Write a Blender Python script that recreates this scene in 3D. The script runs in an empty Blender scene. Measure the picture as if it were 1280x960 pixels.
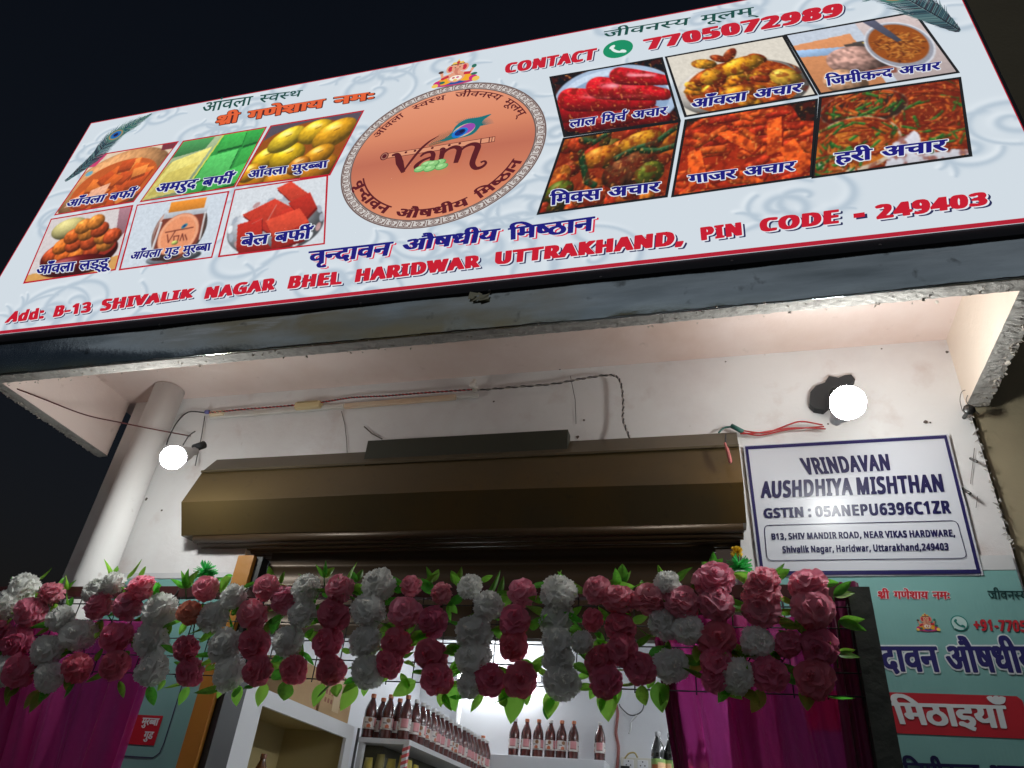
import bpy, bmesh, math, random
import numpy as np
from mathutils import Vector, Matrix
from mathutils.geometry import tessellate_polygon, delaunay_2d_cdt
from math import sin, cos, pi, radians

sc = bpy.context.scene
COL = sc.collection
# ------------------------------------------------------------------ camera
CZ = 1.4                                   # eye height of the photographer
RW = ((0.96526423, 0.24834358, 0.08118148), (-0.07147809, 0.54985896, -0.83219349), (-0.25130827, 0.79748392, 0.54851031))
# rows: camera x (right), y (down), z (forward) written in world axes
RW = (Vector((0.96526423, 0.24834358, 0.08118148)), Vector((-0.07147809, 0.54985896, -0.83219349)), Vector((-0.25130827, 0.79748392, 0.54851031)))
FPX = 918.843
cam = bpy.data.cameras.new('camera'); cam.sensor_width = 36; cam.lens = FPX / 1280 * 36
cam.clip_start = 0.05; cam.clip_end = 600
camo = bpy.data.objects.new('camera', cam); COL.objects.link(camo)
camo.matrix_world = Matrix(((RW[0].x, -RW[1].x, -RW[2].x, 0), (RW[0].y, -RW[1].y, -RW[2].y, 0), (RW[0].z, -RW[1].z, -RW[2].z, CZ), (0, 0, 0, 1)))
sc.camera = camo
# ------------------------------------------------------------------ world: night sky
world = bpy.data.worlds.new('World'); sc.world = world; world.use_nodes = True
wn = world.node_tree; bg = wn.nodes['Background']
sky = wn.nodes.new('ShaderNodeTexSky'); sky.sky_type = 'NISHITA'; sky.sun_disc = False
sky.sun_elevation = radians(-2.5); sky.sun_rotation = radians(180)
tint = wn.nodes.new('ShaderNodeMix'); tint.data_type = 'RGBA'; tint.blend_type = 'MULTIPLY'; tint.inputs[0].default_value = 1; tint.inputs[7].default_value = (.70, .84, 1.0, 1)
wn.links.new(sky.outputs[0], tint.inputs[6]); wn.links.new(tint.outputs[2], bg.inputs[0]); bg.inputs[1].default_value = 0.11
fill_sun = bpy.data.lights.new('fill_sun', 'SUN'); fill_sun.energy = 0.19; fill_sun.angle = radians(84); fill_sun.color = (0.86, 0.92, 1.0)  # very wide sun added as front fill and as a glow mirrored in the cladding
mo = bpy.data.objects.new('fill_sun', fill_sun); COL.objects.link(mo); mo.rotation_euler = (radians(40), 0, radians(-6))
sc.view_settings.view_transform = 'Standard'; sc.view_settings.look = 'None'
sc.view_settings.exposure = 0; sc.view_settings.gamma = 1; sc.view_settings.use_curve_mapping = False
sc.render.engine = 'CYCLES'
sc.cycles.use_denoising = True
sc.cycles.max_bounces = 10; sc.cycles.diffuse_bounces = 5; sc.cycles.transparent_max_bounces = 12
sc.cycles.sample_clamp_indirect = 6
BULB_L = 136.0
TUBE_L = 78.0

# ------------------------------------------------------------------ helpers
def at(x, y, Y):
    """the point on the real plane at depth Y seen at photo pixel (x, y) (1280 wide)"""
    d = RW[0] * (x - 640) + RW[1] * (y - 480) + RW[2] * FPX
    d = d * (Y / d.y)
    return Vector((d.x, d.y, d.z + CZ))
def pxm(x, y, Y):
    """metres per photo pixel there"""
    d = RW[0] * (x - 640) + RW[1] * (y - 480) + RW[2] * FPX
    return Y / d.y
def S2L(c):
    c = np.asarray(c, float) / 255.0
    return np.where(c <= 0.04045, c / 12.92, ((c + 0.055) / 1.055) ** 2.4)
def lin(*c):
    return tuple(float(v) for v in S2L(c))
MATS = {}
def mat(name, color=(.5, .5, .5), rough=.6, metal=0.0, bump=None, vary=None, spec=.5, emit=None, attr=False, trans=0.0, transp=0.0, coat=0.0, sheen=0.0, stain=None, glow=0.0, each=0.0):
    """node material; color is linear RGB"""
    if name in MATS: return MATS[name]
    m = bpy.data.materials.new(name); m.use_nodes = True; nt = m.node_tree; N = nt.nodes; L = nt.links
    b = N['Principled BSDF']; out = N['Material Output']
    b.inputs['Base Color'].default_value = (*color, 1); b.inputs['Roughness'].default_value = rough; b.inputs['Metallic'].default_value = metal
    b.inputs['Specular IOR Level'].default_value = spec; b.inputs['Coat Weight'].default_value = coat; b.inputs['Sheen Weight'].default_value = sheen
    tc = N.new('ShaderNodeTexCoord')
    csock = None
    if attr:
        a = N.new('ShaderNodeAttribute'); a.attribute_name = 'Col'; csock = a.outputs['Color']
    def noise(scale, detail=6, rough_=.55, stretch=None):
        n = N.new('ShaderNodeTexNoise'); n.inputs['Scale'].default_value = scale; n.inputs['Detail'].default_value = detail; n.inputs['Roughness'].default_value = rough_
        if stretch:
            mp = N.new('ShaderNodeMapping'); mp.inputs['Scale'].default_value = stretch
            L.new(tc.outputs['Object'], mp.inputs[0]); L.new(mp.outputs[0], n.inputs[0])
        else: L.new(tc.outputs['Object'], n.inputs[0])
        return n
    def layer(base, other, scale, lo, hi, amount, stretch=None):
        n = noise(scale, stretch=stretch); r = N.new('ShaderNodeMapRange'); r.inputs[1].default_value = lo; r.inputs[2].default_value = hi; r.inputs[4].default_value = amount
        L.new(n.outputs[0], r.inputs[0])
        mx = N.new('ShaderNodeMix'); mx.data_type = 'RGBA'; L.new(r.outputs[0], mx.inputs[0])
        if base is None: mx.inputs[6].default_value = (*color, 1)
        else: L.new(base, mx.inputs[6])
        mx.inputs[7].default_value = (*other, 1)
        return mx.outputs[2]
    for v in (vary or []): csock = layer(csock, *v)
    if each:                                     # every copy a little lighter, darker or shifted in hue
        oi = N.new('ShaderNodeObjectInfo'); hs = N.new('ShaderNodeHueSaturation'); r1 = N.new('ShaderNodeMapRange'); r1.inputs[3].default_value = 1 - each; r1.inputs[4].default_value = 1 + each * .45
        L.new(oi.outputs['Random'], r1.inputs[0]); L.new(r1.outputs[0], hs.inputs['Value'])
        r2 = N.new('ShaderNodeMapRange'); r2.inputs[3].default_value = .5 - each * .07; r2.inputs[4].default_value = .5 + each * .07; wv = N.new('ShaderNodeMath'); wv.operation = 'FRACT'; ml = N.new('ShaderNodeMath'); ml.operation = 'MULTIPLY'; ml.inputs[1].default_value = 7.31
        L.new(oi.outputs['Random'], ml.inputs[0]); L.new(ml.outputs[0], wv.inputs[0]); L.new(wv.outputs[0], r2.inputs[0]); L.new(r2.outputs[0], hs.inputs['Hue'])
        if csock is None: hs.inputs['Color'].default_value = (*color, 1)
        else: L.new(csock, hs.inputs['Color'])
        csock = hs.outputs[0]
    if csock is not None: L.new(csock, b.inputs['Base Color'])
    if bump:
        h = None
        for (scale, st) in bump:
            n = noise(scale); bp = N.new('ShaderNodeBump'); bp.inputs['Strength'].default_value = st; bp.inputs['Distance'].default_value = 0.01
            L.new(n.outputs[0], bp.inputs['Height'])
            if h is not None: L.new(h, bp.inputs['Normal'])
            h = bp.outputs[0]
        L.new(h, b.inputs['Normal'])
    if glow:                                     # printed film with lamps behind it: gives off its own colour
        b.inputs['Emission Strength'].default_value = glow
        if csock is not None: L.new(csock, b.inputs['Emission Color'])
        else: b.inputs['Emission Color'].default_value = (*color, 1)
        b.inputs['Base Color'].default_value = (.02, .02, .02, 1)
        for l in list(L):
            if l.to_socket == b.inputs['Base Color']: L.remove(l)
    if emit:
        b.inputs['Emission Strength'].default_value = emit; b.inputs['Emission Color'].default_value = (*color, 1)
    sh = b.outputs[0]
    if trans:
        t = N.new('ShaderNodeBsdfTranslucent'); t.inputs[0].default_value = (*color, 1)
        if csock is not None: L.new(csock, t.inputs[0])
        ms = N.new('ShaderNodeMixShader'); ms.inputs[0].default_value = trans; L.new(sh, ms.inputs[1]); L.new(t.outputs[0], ms.inputs[2]); sh = ms.outputs[0]
    if transp:
        t = N.new('ShaderNodeBsdfTransparent'); t.inputs[0].default_value = (min(1, color[0] * 1.6 + .25), color[1] + .1, color[2] * 1.6 + .2, 1)
        ms = N.new('ShaderNodeMixShader'); ms.inputs[0].default_value = transp; L.new(sh, ms.inputs[1]); L.new(t.outputs[0], ms.inputs[2]); sh = ms.outputs[0]
    L.new(sh, out.inputs[0])
    MATS[name] = m
    return m
def empty(name, label, cat, loc=(0, 0, 0), group=None):
    o = bpy.data.objects.new(name, None); COL.objects.link(o); o.location = loc; o.empty_display_size = .05
    tag(o, label, cat, group); return o
def tag(o, label=None, cat=None, group=None, kind=None):
    if label: o['label'] = label
    if cat: o['category'] = cat
    if group: o['group'] = group
    if kind: o['kind'] = kind
    return o
class MB:
    """collects geometry given in world metres; build() links ONE mesh object"""
    def __init__(s): s.v = []; s.f = []; s.c = []; s.smooth = []
    def add(s, vs, fs, col=None, smooth=False):
        o = len(s.v); s.v += [tuple(p) for p in vs]
        for f in fs: s.f.append(tuple(i + o for i in f)); s.c.append(col); s.smooth.append(smooth)
        return s
    def box(s, x0, x1, y0, y1, z0, z1, col=None):
        v = [(x, y, z) for z in (z0, z1) for y in (y0, y1) for x in (x0, x1)]
        return s.add(v, [(0, 2, 3, 1), (4, 5, 7, 6), (0, 1, 5, 4), (2, 6, 7, 3), (0, 4, 6, 2), (1, 3, 7, 5)], col)
    def bar(s, a, b, w, h, up=(0, 0, 1), col=None):
        a = Vector(a); b = Vector(b); d = (b - a).normalized(); u = Vector(up); r = d.cross(u).normalized() * w / 2; u = r.cross(d).normalized() * h / 2
        v = [p + i * r + j * u for p in (a, b) for (i, j) in ((-1, -1), (1, -1), (1, 1), (-1, 1))]
        return s.add(v, [(3, 2, 1, 0), (4, 5, 6, 7), (0, 1, 5, 4), (1, 2, 6, 5), (2, 3, 7, 6), (3, 0, 4, 7)], col)
    def tube(s, pts, r, n=8, col=None, caps=True):
        pts = [Vector(p) for p in pts]; rs = r if isinstance(r, (list, tuple)) else [r] * len(pts)
        vs = []; prev = None
        for i, p in enumerate(pts):
            d = (pts[min(i + 1, len(pts) - 1)] - pts[max(i - 1, 0)])
            d = d.normalized() if d.length > 1e-9 else Vector((0, 0, 1))
            if prev is None:
                a = d.orthogonal().normalized()
            else:
                a = prev - d * prev.dot(d); a = a.normalized() if a.length > 1e-6 else d.orthogonal().normalized()
            prev = a; b = d.cross(a)
            vs += [p + (a * cos(2 * pi * k / n) + b * sin(2 * pi * k / n)) * rs[i] for k in range(n)]
        fs = [(i * n + k, i * n + (k + 1) % n, (i + 1) * n + (k + 1) % n, (i + 1) * n + k) for i in range(len(pts) - 1) for k in range(n)]
        if caps: fs += [tuple(range(n))[::-1], tuple((len(pts) - 1) * n + k for k in range(n))]
        return s.add(vs, fs, col, True)
    def lathe(s, prof, c, n=20, axis=(0, 0, 1), col=None):
        ax = Vector(axis).normalized(); a = ax.orthogonal().normalized(); b = ax.cross(a); c = Vector(c)
        vs = [c + ax * h + (a * cos(2 * pi * k / n) + b * sin(2 * pi * k / n)) * r for (r, h) in prof for k in range(n)]
        fs = [(i * n + k, i * n + (k + 1) % n, (i + 1) * n + (k + 1) % n, (i + 1) * n + k) for i in range(len(prof) - 1) for k in range(n)]
        return s.add(vs, fs, col, True)
    def prism(s, poly, d, col=None):
        """extrude a polygon (list of 3D points, flat) by vector d"""
        p = [Vector(q) for q in poly]; d = Vector(d); n = len(p)
        v = p + [q + d for q in p]
        return s.add(v, [tuple(range(n)), tuple(range(2 * n - 1, n - 1, -1))] + [(i, i + n, (i + 1) % n + n, (i + 1) % n) for i in range(n)], col)
    def build(s, name, m, parent=None, bevel=0, origin=None):
        me = bpy.data.meshes.new(name)
        o0 = Vector(origin) if origin is not None else (Vector(parent.location) if parent is not None and parent.parent is None else Vector((0, 0, 0)))
        if parent is not None and parent.parent is not None: o0 = world_of(parent)
        elif parent is not None: o0 = Vector(parent.location)
        off = o0 if parent is not None else (Vector(origin) if origin is not None else Vector((0, 0, 0)))
        me.from_pydata([tuple(Vector(v) - off) for v in s.v], [], s.f)
        if any(s.smooth): me.polygons.foreach_set('use_smooth', s.smooth)
        if any(c is not None for c in s.c):
            at_ = me.color_attributes.new('Col', 'FLOAT_COLOR', 'CORNER'); dat = []
            for p, c in zip(me.polygons, s.c): dat += [*(c or (.5, .5, .5)), 1.0] * p.loop_total
            at_.data.foreach_set('color', dat)
        if m: me.materials.append(m)
        me.update()
        o = bpy.data.objects.new(name, me); COL.objects.link(o)
        if parent is not None: o.parent = parent
        elif origin is not None: o.location = off
        if bevel:
            md = o.modifiers.new('bevel', 'BEVEL'); md.width = bevel; md.segments = 2; md.limit_method = 'ANGLE'
        return o
def world_of(o):
    p = Vector((0, 0, 0))
    while o is not None: p += Vector(o.location); o = o.parent
    return p
def grid_mesh(name, P, rgb, m, parent):
    """P: (H,W,3) world points, rgb: (H,W,3) linear colours at the vertices -> one printed sheet"""
    H, W = P.shape[:2]; off = np.array(world_of(parent)) if parent is not None else np.zeros(3)
    me = bpy.data.meshes.new(name); V = (P - off).reshape(-1, 3)
    idx = np.arange(H * W).reshape(H, W)
    F = np.stack([idx[:-1, :-1], idx[1:, :-1], idx[1:, 1:], idx[:-1, 1:]], -1).reshape(-1, 4)
    me.vertices.add(len(V)); me.vertices.foreach_set('co', V.astype(np.float32).ravel())
    me.loops.add(F.size); me.loops.foreach_set('vertex_index', F.astype(np.int32).ravel())
    me.polygons.add(len(F)); me.polygons.foreach_set('loop_start', np.arange(0, F.size, 4, dtype=np.int32))
    me.update(calc_edges=True)
    a = me.color_attributes.new('Col', 'FLOAT_COLOR', 'POINT')
    a.data.foreach_set('color', np.concatenate([rgb.reshape(-1, 3), np.ones((H * W, 1))], 1).astype(np.float32).ravel())
    me.materials.append(m)
    o = bpy.data.objects.new(name, me); COL.objects.link(o)
    if parent is not None: o.parent = parent
    return o

# ------------------------------------------------------------------ lettering: outlines of the words (headline / cap height = 1)
GLY={
'anvla':(3.96,[[3,36,1,2,6,2,8,0,9,-16,6,-5,2,0,2,2,1,1,0,4,-2,4,-4,3,-6,1,-1,4,1,5,7,2,3,2,1,2,-1,3,-1,2,-2,0,-9,-3,-6,0,-1,1,-2,6,0,3,11,4,15,0,7,-3,2,-2,1,3,2,1,199,0,2,-1,1,-2,0,-5,-1,-2,-1,0,-7,0,-1,-1,0,-50,-1,-2,-1,-1,-13,0,-1,1,-1,1,0,50,0,2,-7,0,-1,-1,0,-50,-1,-2,-1,-1,-13,0,-2,1,-1,30,-2,-3,-3,-7,-2,-1,-6,0,-7,3,-1,2,2,7,-5,2,-3,-3,0,-5,2,-5,15,-14,-1,-3,-6,-5,-6,0,-8,7,-8,9,-3,4,-2,5,0,6,1,6,5,6,5,2,4,1,10,0,9,-3,6,2,4,1,1,1,0,7,-1,1,-48,-1,0,-50,-1,-2,-1,-1,-14,1,-1,2,0,9,-15,-1,-7,2,-7,5,-4,7,0,3,0,6,3,6,3,4,5,3,4,1,18,1,0,4,-1,1,-36,-1,0,-50,-1,-2,-1,-1,-13,0,-1,1,-1,1,0,50,-1,2,-6,0,-1,-1,0,-50,-1,-2,-1,-1,-13,0,-2,1,0,2,-1,24,-3,0,0,-7,-1,-5,-3,-3,-4,-3,-6,-1,-11,0,-8,3,-6,5,-7,10],[137,37,-8,1,-6,-2,-2,-4,0,-5,1,-2,5,-3,4,1,4,3,2,3],[57,54,-4,-1,0,-7,-1,-4,-3,-4,6,0,2,1,1,13],[65,86,1,1,8,3,5,0,3,-3,1,2,4,2,6,0,6,-3,2,2,6,0,7,-3,1,-2,-2,-6,-2,-5,-6,-5,-8,-3,-12,0,-4,1,-7,4,-5,5]]),
'anvla+':(3.96,[[258,65,0,-14,-9,-2,0,-46,-1,-5,-4,-2,-17,1,-3,5,-1,-4,-4,-2,-18,1,-2,2,-1,18,-9,-1,7,-6,0,-7,-6,-7,-3,-1,-12,1,-17,17,-2,-16,-18,-1,-4,2,-1,9,-19,2,-9,5,-2,-15,-2,-2,-18,-1,-3,2,-1,4,-3,-5,-18,-1,-4,3,-1,9,-12,-4,-13,0,-10,3,-10,10,-9,16,1,8,9,4,12,-1,1,3,-7,0,-2,2,-3,10,1,4,2,2,11,4,18,0,6,-2,22,1,-8,12,0,9,1,2,9,3,36,0,10,-3,1,-9,-6,-14,141,0,3,-1],[133,33,-5,0,-2,-2,0,-3,2,-1,5,3],[171,49,-13,0,0,-6],[109,49,-5,0,0,-4],[185,49,7,-2,6,2]]),
'anvlap':(3.97,[[256,62,0,-5,-1,-2,-9,0,-1,-1,0,-52,-1,-2,-8,0,-1,2,0,52,-1,1,-13,0,-1,-1,0,-52,-2,-2,-8,0,-1,1,-1,34,-2,0,-4,-3,-3,-3,-4,-8,-2,0,-6,2,-1,2,2,7,-2,2,-5,1,-2,0,-3,-1,-2,-2,-1,-6,2,-4,4,-5,12,-12,-1,-1,-5,-5,-1,0,-3,3,-12,10,-5,8,-2,7,1,8,3,3,3,4,6,2,8,0,6,-1,6,-3,5,3,8,2,1,9,-1,1,-56,0,0,-53,-1,-2,-8,0,-2,1,0,14,-11,-3,-6,0,-6,1,-7,5,-3,5,-1,4,0,5,1,5,2,3,4,4,6,3,5,1,9,0,5,0,2,-2,0,8,-1,1,-43,0,-1,-53,-1,-2,-9,0,-1,2,0,52,0,1,-13,0,-2,-1,0,-52,-1,-2,-9,0,-1,1,0,27,-10,0,1,-9,-2,-4,-3,-4,-7,-3,-9,0,-7,2,-7,6,-5,7,-7,13,1,1,3,2,3,1,2,0,6,-11,3,-5,4,-4,4,-2,4,-1,3,1,2,2,1,6,-2,4,-4,4,-6,1,-1,3,0,5,9,2,2,2,1,3,-1,3,-2,2,-5,1,-12,-4,-3,7,1,2,9,4,14,-1,4,-2,3,-3,2,-5,1,-5,-2,-6,-4,-5,1,-1,6,0,8,1,1,1,0,15,0,1,-6,0,-1,1,0,6,1,2,201,0],[141,45,-2,-7,-12,1,-4,-1,-3,-3,-2,-3,0,-5,2,-4,5,-2,5,0,5,2,5,4,1,2],[86,84,3,1,4,0,3,-3,2,-4,-3,-5,-3,-2,-2,0,-4,2,-2,4,0,2]]),
'svasth':(3.41,[[0,63,1,1,152,0,1,-2,0,-5,0,-2,-19,0,1,-11,-3,-9,3,-1,5,0,12,1,1,-1,0,-6,-1,-2,-4,-1,-11,0,-11,2,-3,-1,5,-6,14,-14,0,-2,-4,-5,-3,0,-14,14,-7,7,-5,8,-3,6,1,4,3,3,6,0,6,-3,1,1,1,5,0,7,-1,4,-26,0,-1,-1,0,-52,-1,-2,-8,0,-1,2,-1,13,-10,-3,-6,0,-7,1,-7,5,-2,4,-2,6,0,4,2,5,1,3,4,4,6,3,5,1,10,0,4,0,2,-2,0,9,-54,0,1,-12,-3,-8,9,-1,11,1,1,-2,0,-5,-2,-2,-14,-1,-12,2,-2,-1,6,-8,13,-12,0,-2,-4,-5,-2,0,-7,6,-12,12,-9,11,-2,6,0,2,1,3,3,2,5,0,4,-1,2,-1,1,0,1,4,0,9,0,2,-2,1,-18,0,-1,2],[209,0,-9,0,-1,1,-1,15,-8,-2,-9,-1,-9,3,-6,4,-5,8,-1,5,1,1,9,3,1,2,-8,2,-4,3,-2,3,-1,4,0,4,2,5,2,2,6,3,8,0,6,-2,4,-4,2,-4,2,-6,0,-3,-2,-6,-2,-4,-4,-4,-7,-4,2,-2,3,-3,3,-1,5,0,7,3,3,2,2,2,0,25,0,1,-7,0,-1,2,0,5,1,2,28,0,1,-2,0,-5,-1,-2,-9,0,-1,-1,0,-52],[86,45,-1,-7,-12,1,-5,-1,-3,-3,-1,-2,-1,-4,1,-3,1,-3,5,-2,6,0,5,2,5,4,1,2],[173,39,3,4,1,8,-3,4,-3,1,-3,0,-2,-1,0,-3,1,-2,6,-3]]),
'shri':(1.57,[[75,89,5,-3,4,-4,7,-18,9,0,2,-3,0,-5,-1,-2,-1,0,-8,0,0,-1,0,-50,-1,-2,-2,-1,-12,0,-2,1,0,1,0,50,-1,2,-7,0,-1,-1,0,-50,0,-2,-2,-1,-13,1,-1,2,0,9,-1,1,-2,-2,2,-5,0,-1,-7,-5,-16,0,-2,1,-2,3,0,2,1,2,3,3,-1,1,-6,6,-8,1,-3,1,-3,2,-1,4,0,1,1,4,4,3,9,0,5,-1,4,2,-1,1,-8,2,-8,4,-2,5,-1,3,0,4,1,5,4,3,6,3,13,0,10,-5,1,3,5,1,-2,8,0,4,2,7,3,4,5,3,6,1,8,0],[49,54,-4,-1,1,-8,-1,-7,-4,-9,-5,-6,1,-2,12,12,1,19],[29,47,0,3,-2,2,-2,2,-2,0,-1,-2,1,-2,3,-3],[74,64,-2,6,-2,5,-3,4,-2,0,-3,-3,0,-6,2,-5,1,-1]]),
'shri+':(1.57,[[94,-3,-19,-1,-3,2,-2,4,-1,-4,-3,-2,-19,1,-22,-1,-4,2,-2,3,0,11,-3,2,-11,2,-5,6,1,11,2,3,4,2,-4,6,-1,7,1,7,3,6,10,5,25,-1,1,16,4,6,6,3,18,2,13,-5,5,-6,6,-15,9,-2,2,-2,0,-14,-9,-2,0,-46]]),
'ganeshay':(4.40,[[283,61,0,-5,-1,-2,-1,0,-7,0,-1,-1,0,-50,-1,-2,-1,-1,-12,0,-2,1,-1,2,0,10,-1,1,-5,-1,-13,0,-7,3,-4,5,-3,5,-3,9,1,3,8,3,3,3,-1,6,-2,3,-1,1,-10,0,-1,-1,0,-50,-1,-2,-1,-1,-13,0,-2,1,0,1,0,50,-1,2,-6,0,-2,-1,0,-50,-1,-2,-14,-1,-1,2,-1,4,-7,-6,-7,0,-15,17,-2,2,-7,0,-5,2,-2,4,0,3,1,3,2,2,4,1,7,0,6,-1,3,2,-11,3,-4,2,-3,3,-2,4,-1,6,-4,1,-2,-2,0,-50,0,-1,-2,-1,-12,0,-2,1,-1,2,0,50,-3,1,-1,-1,0,-24,-1,-5,-2,-4,-4,-3,-5,-2,-12,-1,-6,1,-4,2,-3,2,-2,3,-2,8,0,23,-1,1,-6,0,-1,-2,0,-50,-1,-1,-1,-1,-13,0,-1,1,-1,2,0,50,-7,1,-2,-1,0,-28,-1,-5,-2,-2,-2,-1,-8,0,-4,2,-4,3,-3,4,-1,5,2,6,6,2,0,14,-1,1,-10,0,-1,0,0,2,0,6,0,1,2,1,105,0,1,1,-3,7,-4,6,-2,2,-3,-1,-6,0,-2,1,-3,7,1,2,8,2,11,-1,8,-3,2,-3,4,-5,5,-15,9,0,3,-2,6,3,13,0,4,-1,6,-4,2,3,1,1,113,0,1,-1],[174,54,-3,0,-1,-1,1,-5,0,-6,-2,-8,-3,-6,-6,-5,8,-8,6,-8,0,45],[255,54,-8,-1,1,-5,0,-5,-1,-5,-4,-5,-4,-3,2,-4,3,-2,2,0,4,1,6,4,0,23],[87,54,-7,0,-1,-1,0,-21,2,-5,2,-2,1,0,2,2,2,5,0,20],[154,47,-1,5,-3,2,-2,0,-1,-2,1,-3,3,-2]]),
'ganeshay+':(4.40,[[287,65,-1,-14,-9,-2,0,-46,-1,-5,-4,-2,-18,1,-2,2,0,9,-13,1,-8,2,-10,8,-1,-20,-4,-3,-18,1,-2,5,-2,-4,-3,-2,-20,1,-12,-1,-3,2,-14,16,-12,2,-2,-19,-19,-1,-4,3,-1,17,-11,-5,-18,0,-10,4,-6,8,-1,-25,-4,-2,-15,0,-4,2,-1,5,0,46,-1,-24,-1,-8,-7,-4,-10,0,-9,5,-6,10,1,10,2,2,5,3,0,6,-11,2,-1,5,0,9,4,3,101,0,-3,7,-13,1,-3,8,0,8,11,3,14,-1,9,-3,6,-8,6,-15,154,0,3,-1],[170,26,-2,-3,2,-3],[252,37,-6,-9,6,4],[130,41,0,-4,2,1],[221,43,6,2,-1,4,-5,0]]),
'namah':(2.30,[[122,63,0,-7,0,-2,-2,0,-7,0,-1,-1,0,-50,0,-2,-1,-1,-13,0,-2,1,-1,2,0,20,0,1,-11,0,-2,-7,-2,-1,-3,-1,-7,0,-4,1,-4,3,-3,5,-1,5,2,4,6,2,0,17,0,2,-11,0,-1,-1,0,-50,-1,-2,0,-1,-13,0,-2,1,-1,2,0,26,-8,0,-1,-6,-1,-3,-4,-2,-6,0,-3,1,-4,2,-3,4,-3,5,0,6,4,3,29,1,0,12,-1,2,-35,0,-1,0,0,2,0,5,1,3,119,0],[120,14,1,4,3,3,2,0,8,0,5,-3,1,-3,0,-3,-2,-5,-2,-1,-9,-1,-4,2,-2,1],[84,35,11,0,0,18,-12,0],[120,43,1,6,2,2,4,1,9,0,3,-3,1,-3,0,-3,-1,-4,-5,-3,-8,0,-2,1,-3,2]]),
'namah+':(2.30,[[-4,65,5,3,123,-1,2,-2,1,-9,12,-1,3,-3,2,-6,0,-7,-3,-5,-5,-2,-13,1,-6,4,0,-16,8,4,14,-1,5,-5,0,-11,-3,-4,-6,-3,-12,1,-6,4,-1,-7,-2,-2,-18,-1,-4,3,-1,21,-3,0,-3,-6,-6,-3,-12,0,-9,5,0,-17,-2,-2,-20,0,-2,2,-1,4,0,21,-3,-8,-6,-2,-9,0,-6,2,-6,5,-3,5,0,5,0,7,2,3,7,3,24,0,0,5,-35,1,-2,2,0,4],[61,49,-3,0,1,-11,3,1],[88,39,3,0,0,10,-4,0]]),
'jivanasy':(5.01,[[322,62,0,-5,-1,-2,-9,0,0,-1,-1,-52,0,-2,-10,0,-1,2,0,13,-1,1,-6,-2,-9,-1,-6,1,-4,2,-6,6,-5,9,0,-4,-2,-1,-15,-1,-11,2,-2,-1,2,-4,17,-16,0,-2,-4,-5,-2,0,-2,0,-2,2,-15,15,-8,10,-3,6,0,5,3,4,7,0,4,-2,1,0,2,6,0,4,-1,5,-1,1,-24,0,-1,-1,0,-52,-1,-2,-10,0,-1,1,0,28,-14,0,0,-5,-2,-3,-3,-2,-3,0,-4,1,-5,4,-3,7,0,4,1,2,2,1,3,1,28,0,0,15,-1,1,-42,0,-1,-53,0,-2,-1,0,-9,0,-1,1,0,13,-10,-2,-7,0,-5,1,-7,4,-3,3,-2,5,0,6,1,5,2,5,3,3,4,2,7,2,16,-1,0,8,-43,0,0,-53,-1,-2,-9,0,-1,0,-1,2,0,52,-1,1,-12,0,-1,-1,0,-52,-1,-2,-9,0,-1,0,-1,2,0,35,-13,0,5,-11,1,-4,-2,-6,-4,-5,-3,-2,-5,-1,-6,0,-5,1,-4,2,-6,6,-8,13,-4,11,1,1,6,2,3,0,5,-11,6,-10,4,-4,2,-1,3,-1,4,2,1,4,-2,7,-8,9,2,6,2,1,24,0,1,1,0,8,-56,0,-1,0,0,2,0,5,1,2,53,0,-2,8,0,7,2,4,3,4,3,3,8,2,10,-1,3,-2,4,-3,5,-10,4,-11,1,-1,225,0],[139,38,-13,1,-6,-2,-3,-5,0,-7,3,-3,4,-1,4,0,6,2,5,4],[300,55,-15,0,2,-8,-2,-7,-2,-5,-7,-5,4,-6,5,-2,4,0,7,3,4,4],[242,35,8,-1,12,1,2,2,7,3,2,2,2,5,-2,6,-2,2,-27,0,0,-13],[82,64,-2,8,-3,7,-3,2,-3,1,-5,-1,-2,-4,0,-5,2,-8,2,0]]),
'mulam':(2.99,[[192,63,0,-6,0,-2,-9,0,-1,-1,0,-52,-1,-2,-10,0,-1,1,0,23,-1,1,-16,0,-2,-8,-4,-2,-4,0,-5,2,-4,5,-3,7,2,4,7,2,0,19,-1,1,-15,0,-1,-1,-1,-53,-1,-1,-9,0,-1,1,-1,34,-2,0,-3,-2,-3,-4,-3,-7,-3,-1,-7,2,-1,2,2,7,-5,3,-2,0,-4,-1,-2,-3,-1,-4,1,-4,3,-5,14,-13,-5,-6,-3,0,-12,10,-7,9,-3,7,0,6,2,5,2,3,4,3,7,2,9,0,9,-4,5,3,8,2,1,1,-1,9,-55,0,0,-52,11,-7,8,-8,4,-6,-6,-4,-4,0,-5,6,-8,8,-7,2,-6,0,-2,-2,-2,-2,0,-3,1,-3,5,-2,10,2,2,-4,1,-3,-1,-2,-7,-2,-10,0,-6,3,-4,5,-2,5,0,7,3,4,5,4,8,3,-1,21,-17,0,-2,-8,-2,-1,-2,-1,-5,1,-4,2,-4,4,-2,5,0,2,2,4,7,2,0,19,-1,1,-11,0,-1,2,0,6,1,1,190,0],[170,-4,2,2,9,0,5,-1,5,-3,3,-2,7,-6,4,-6,1,-3,-6,-3,-3,0,-4,6,-7,6,-8,3,-7,-1,-1,4],[25,34,17,0,0,21,-18,0],[152,34,18,0,0,21,-18,0]]),
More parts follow.
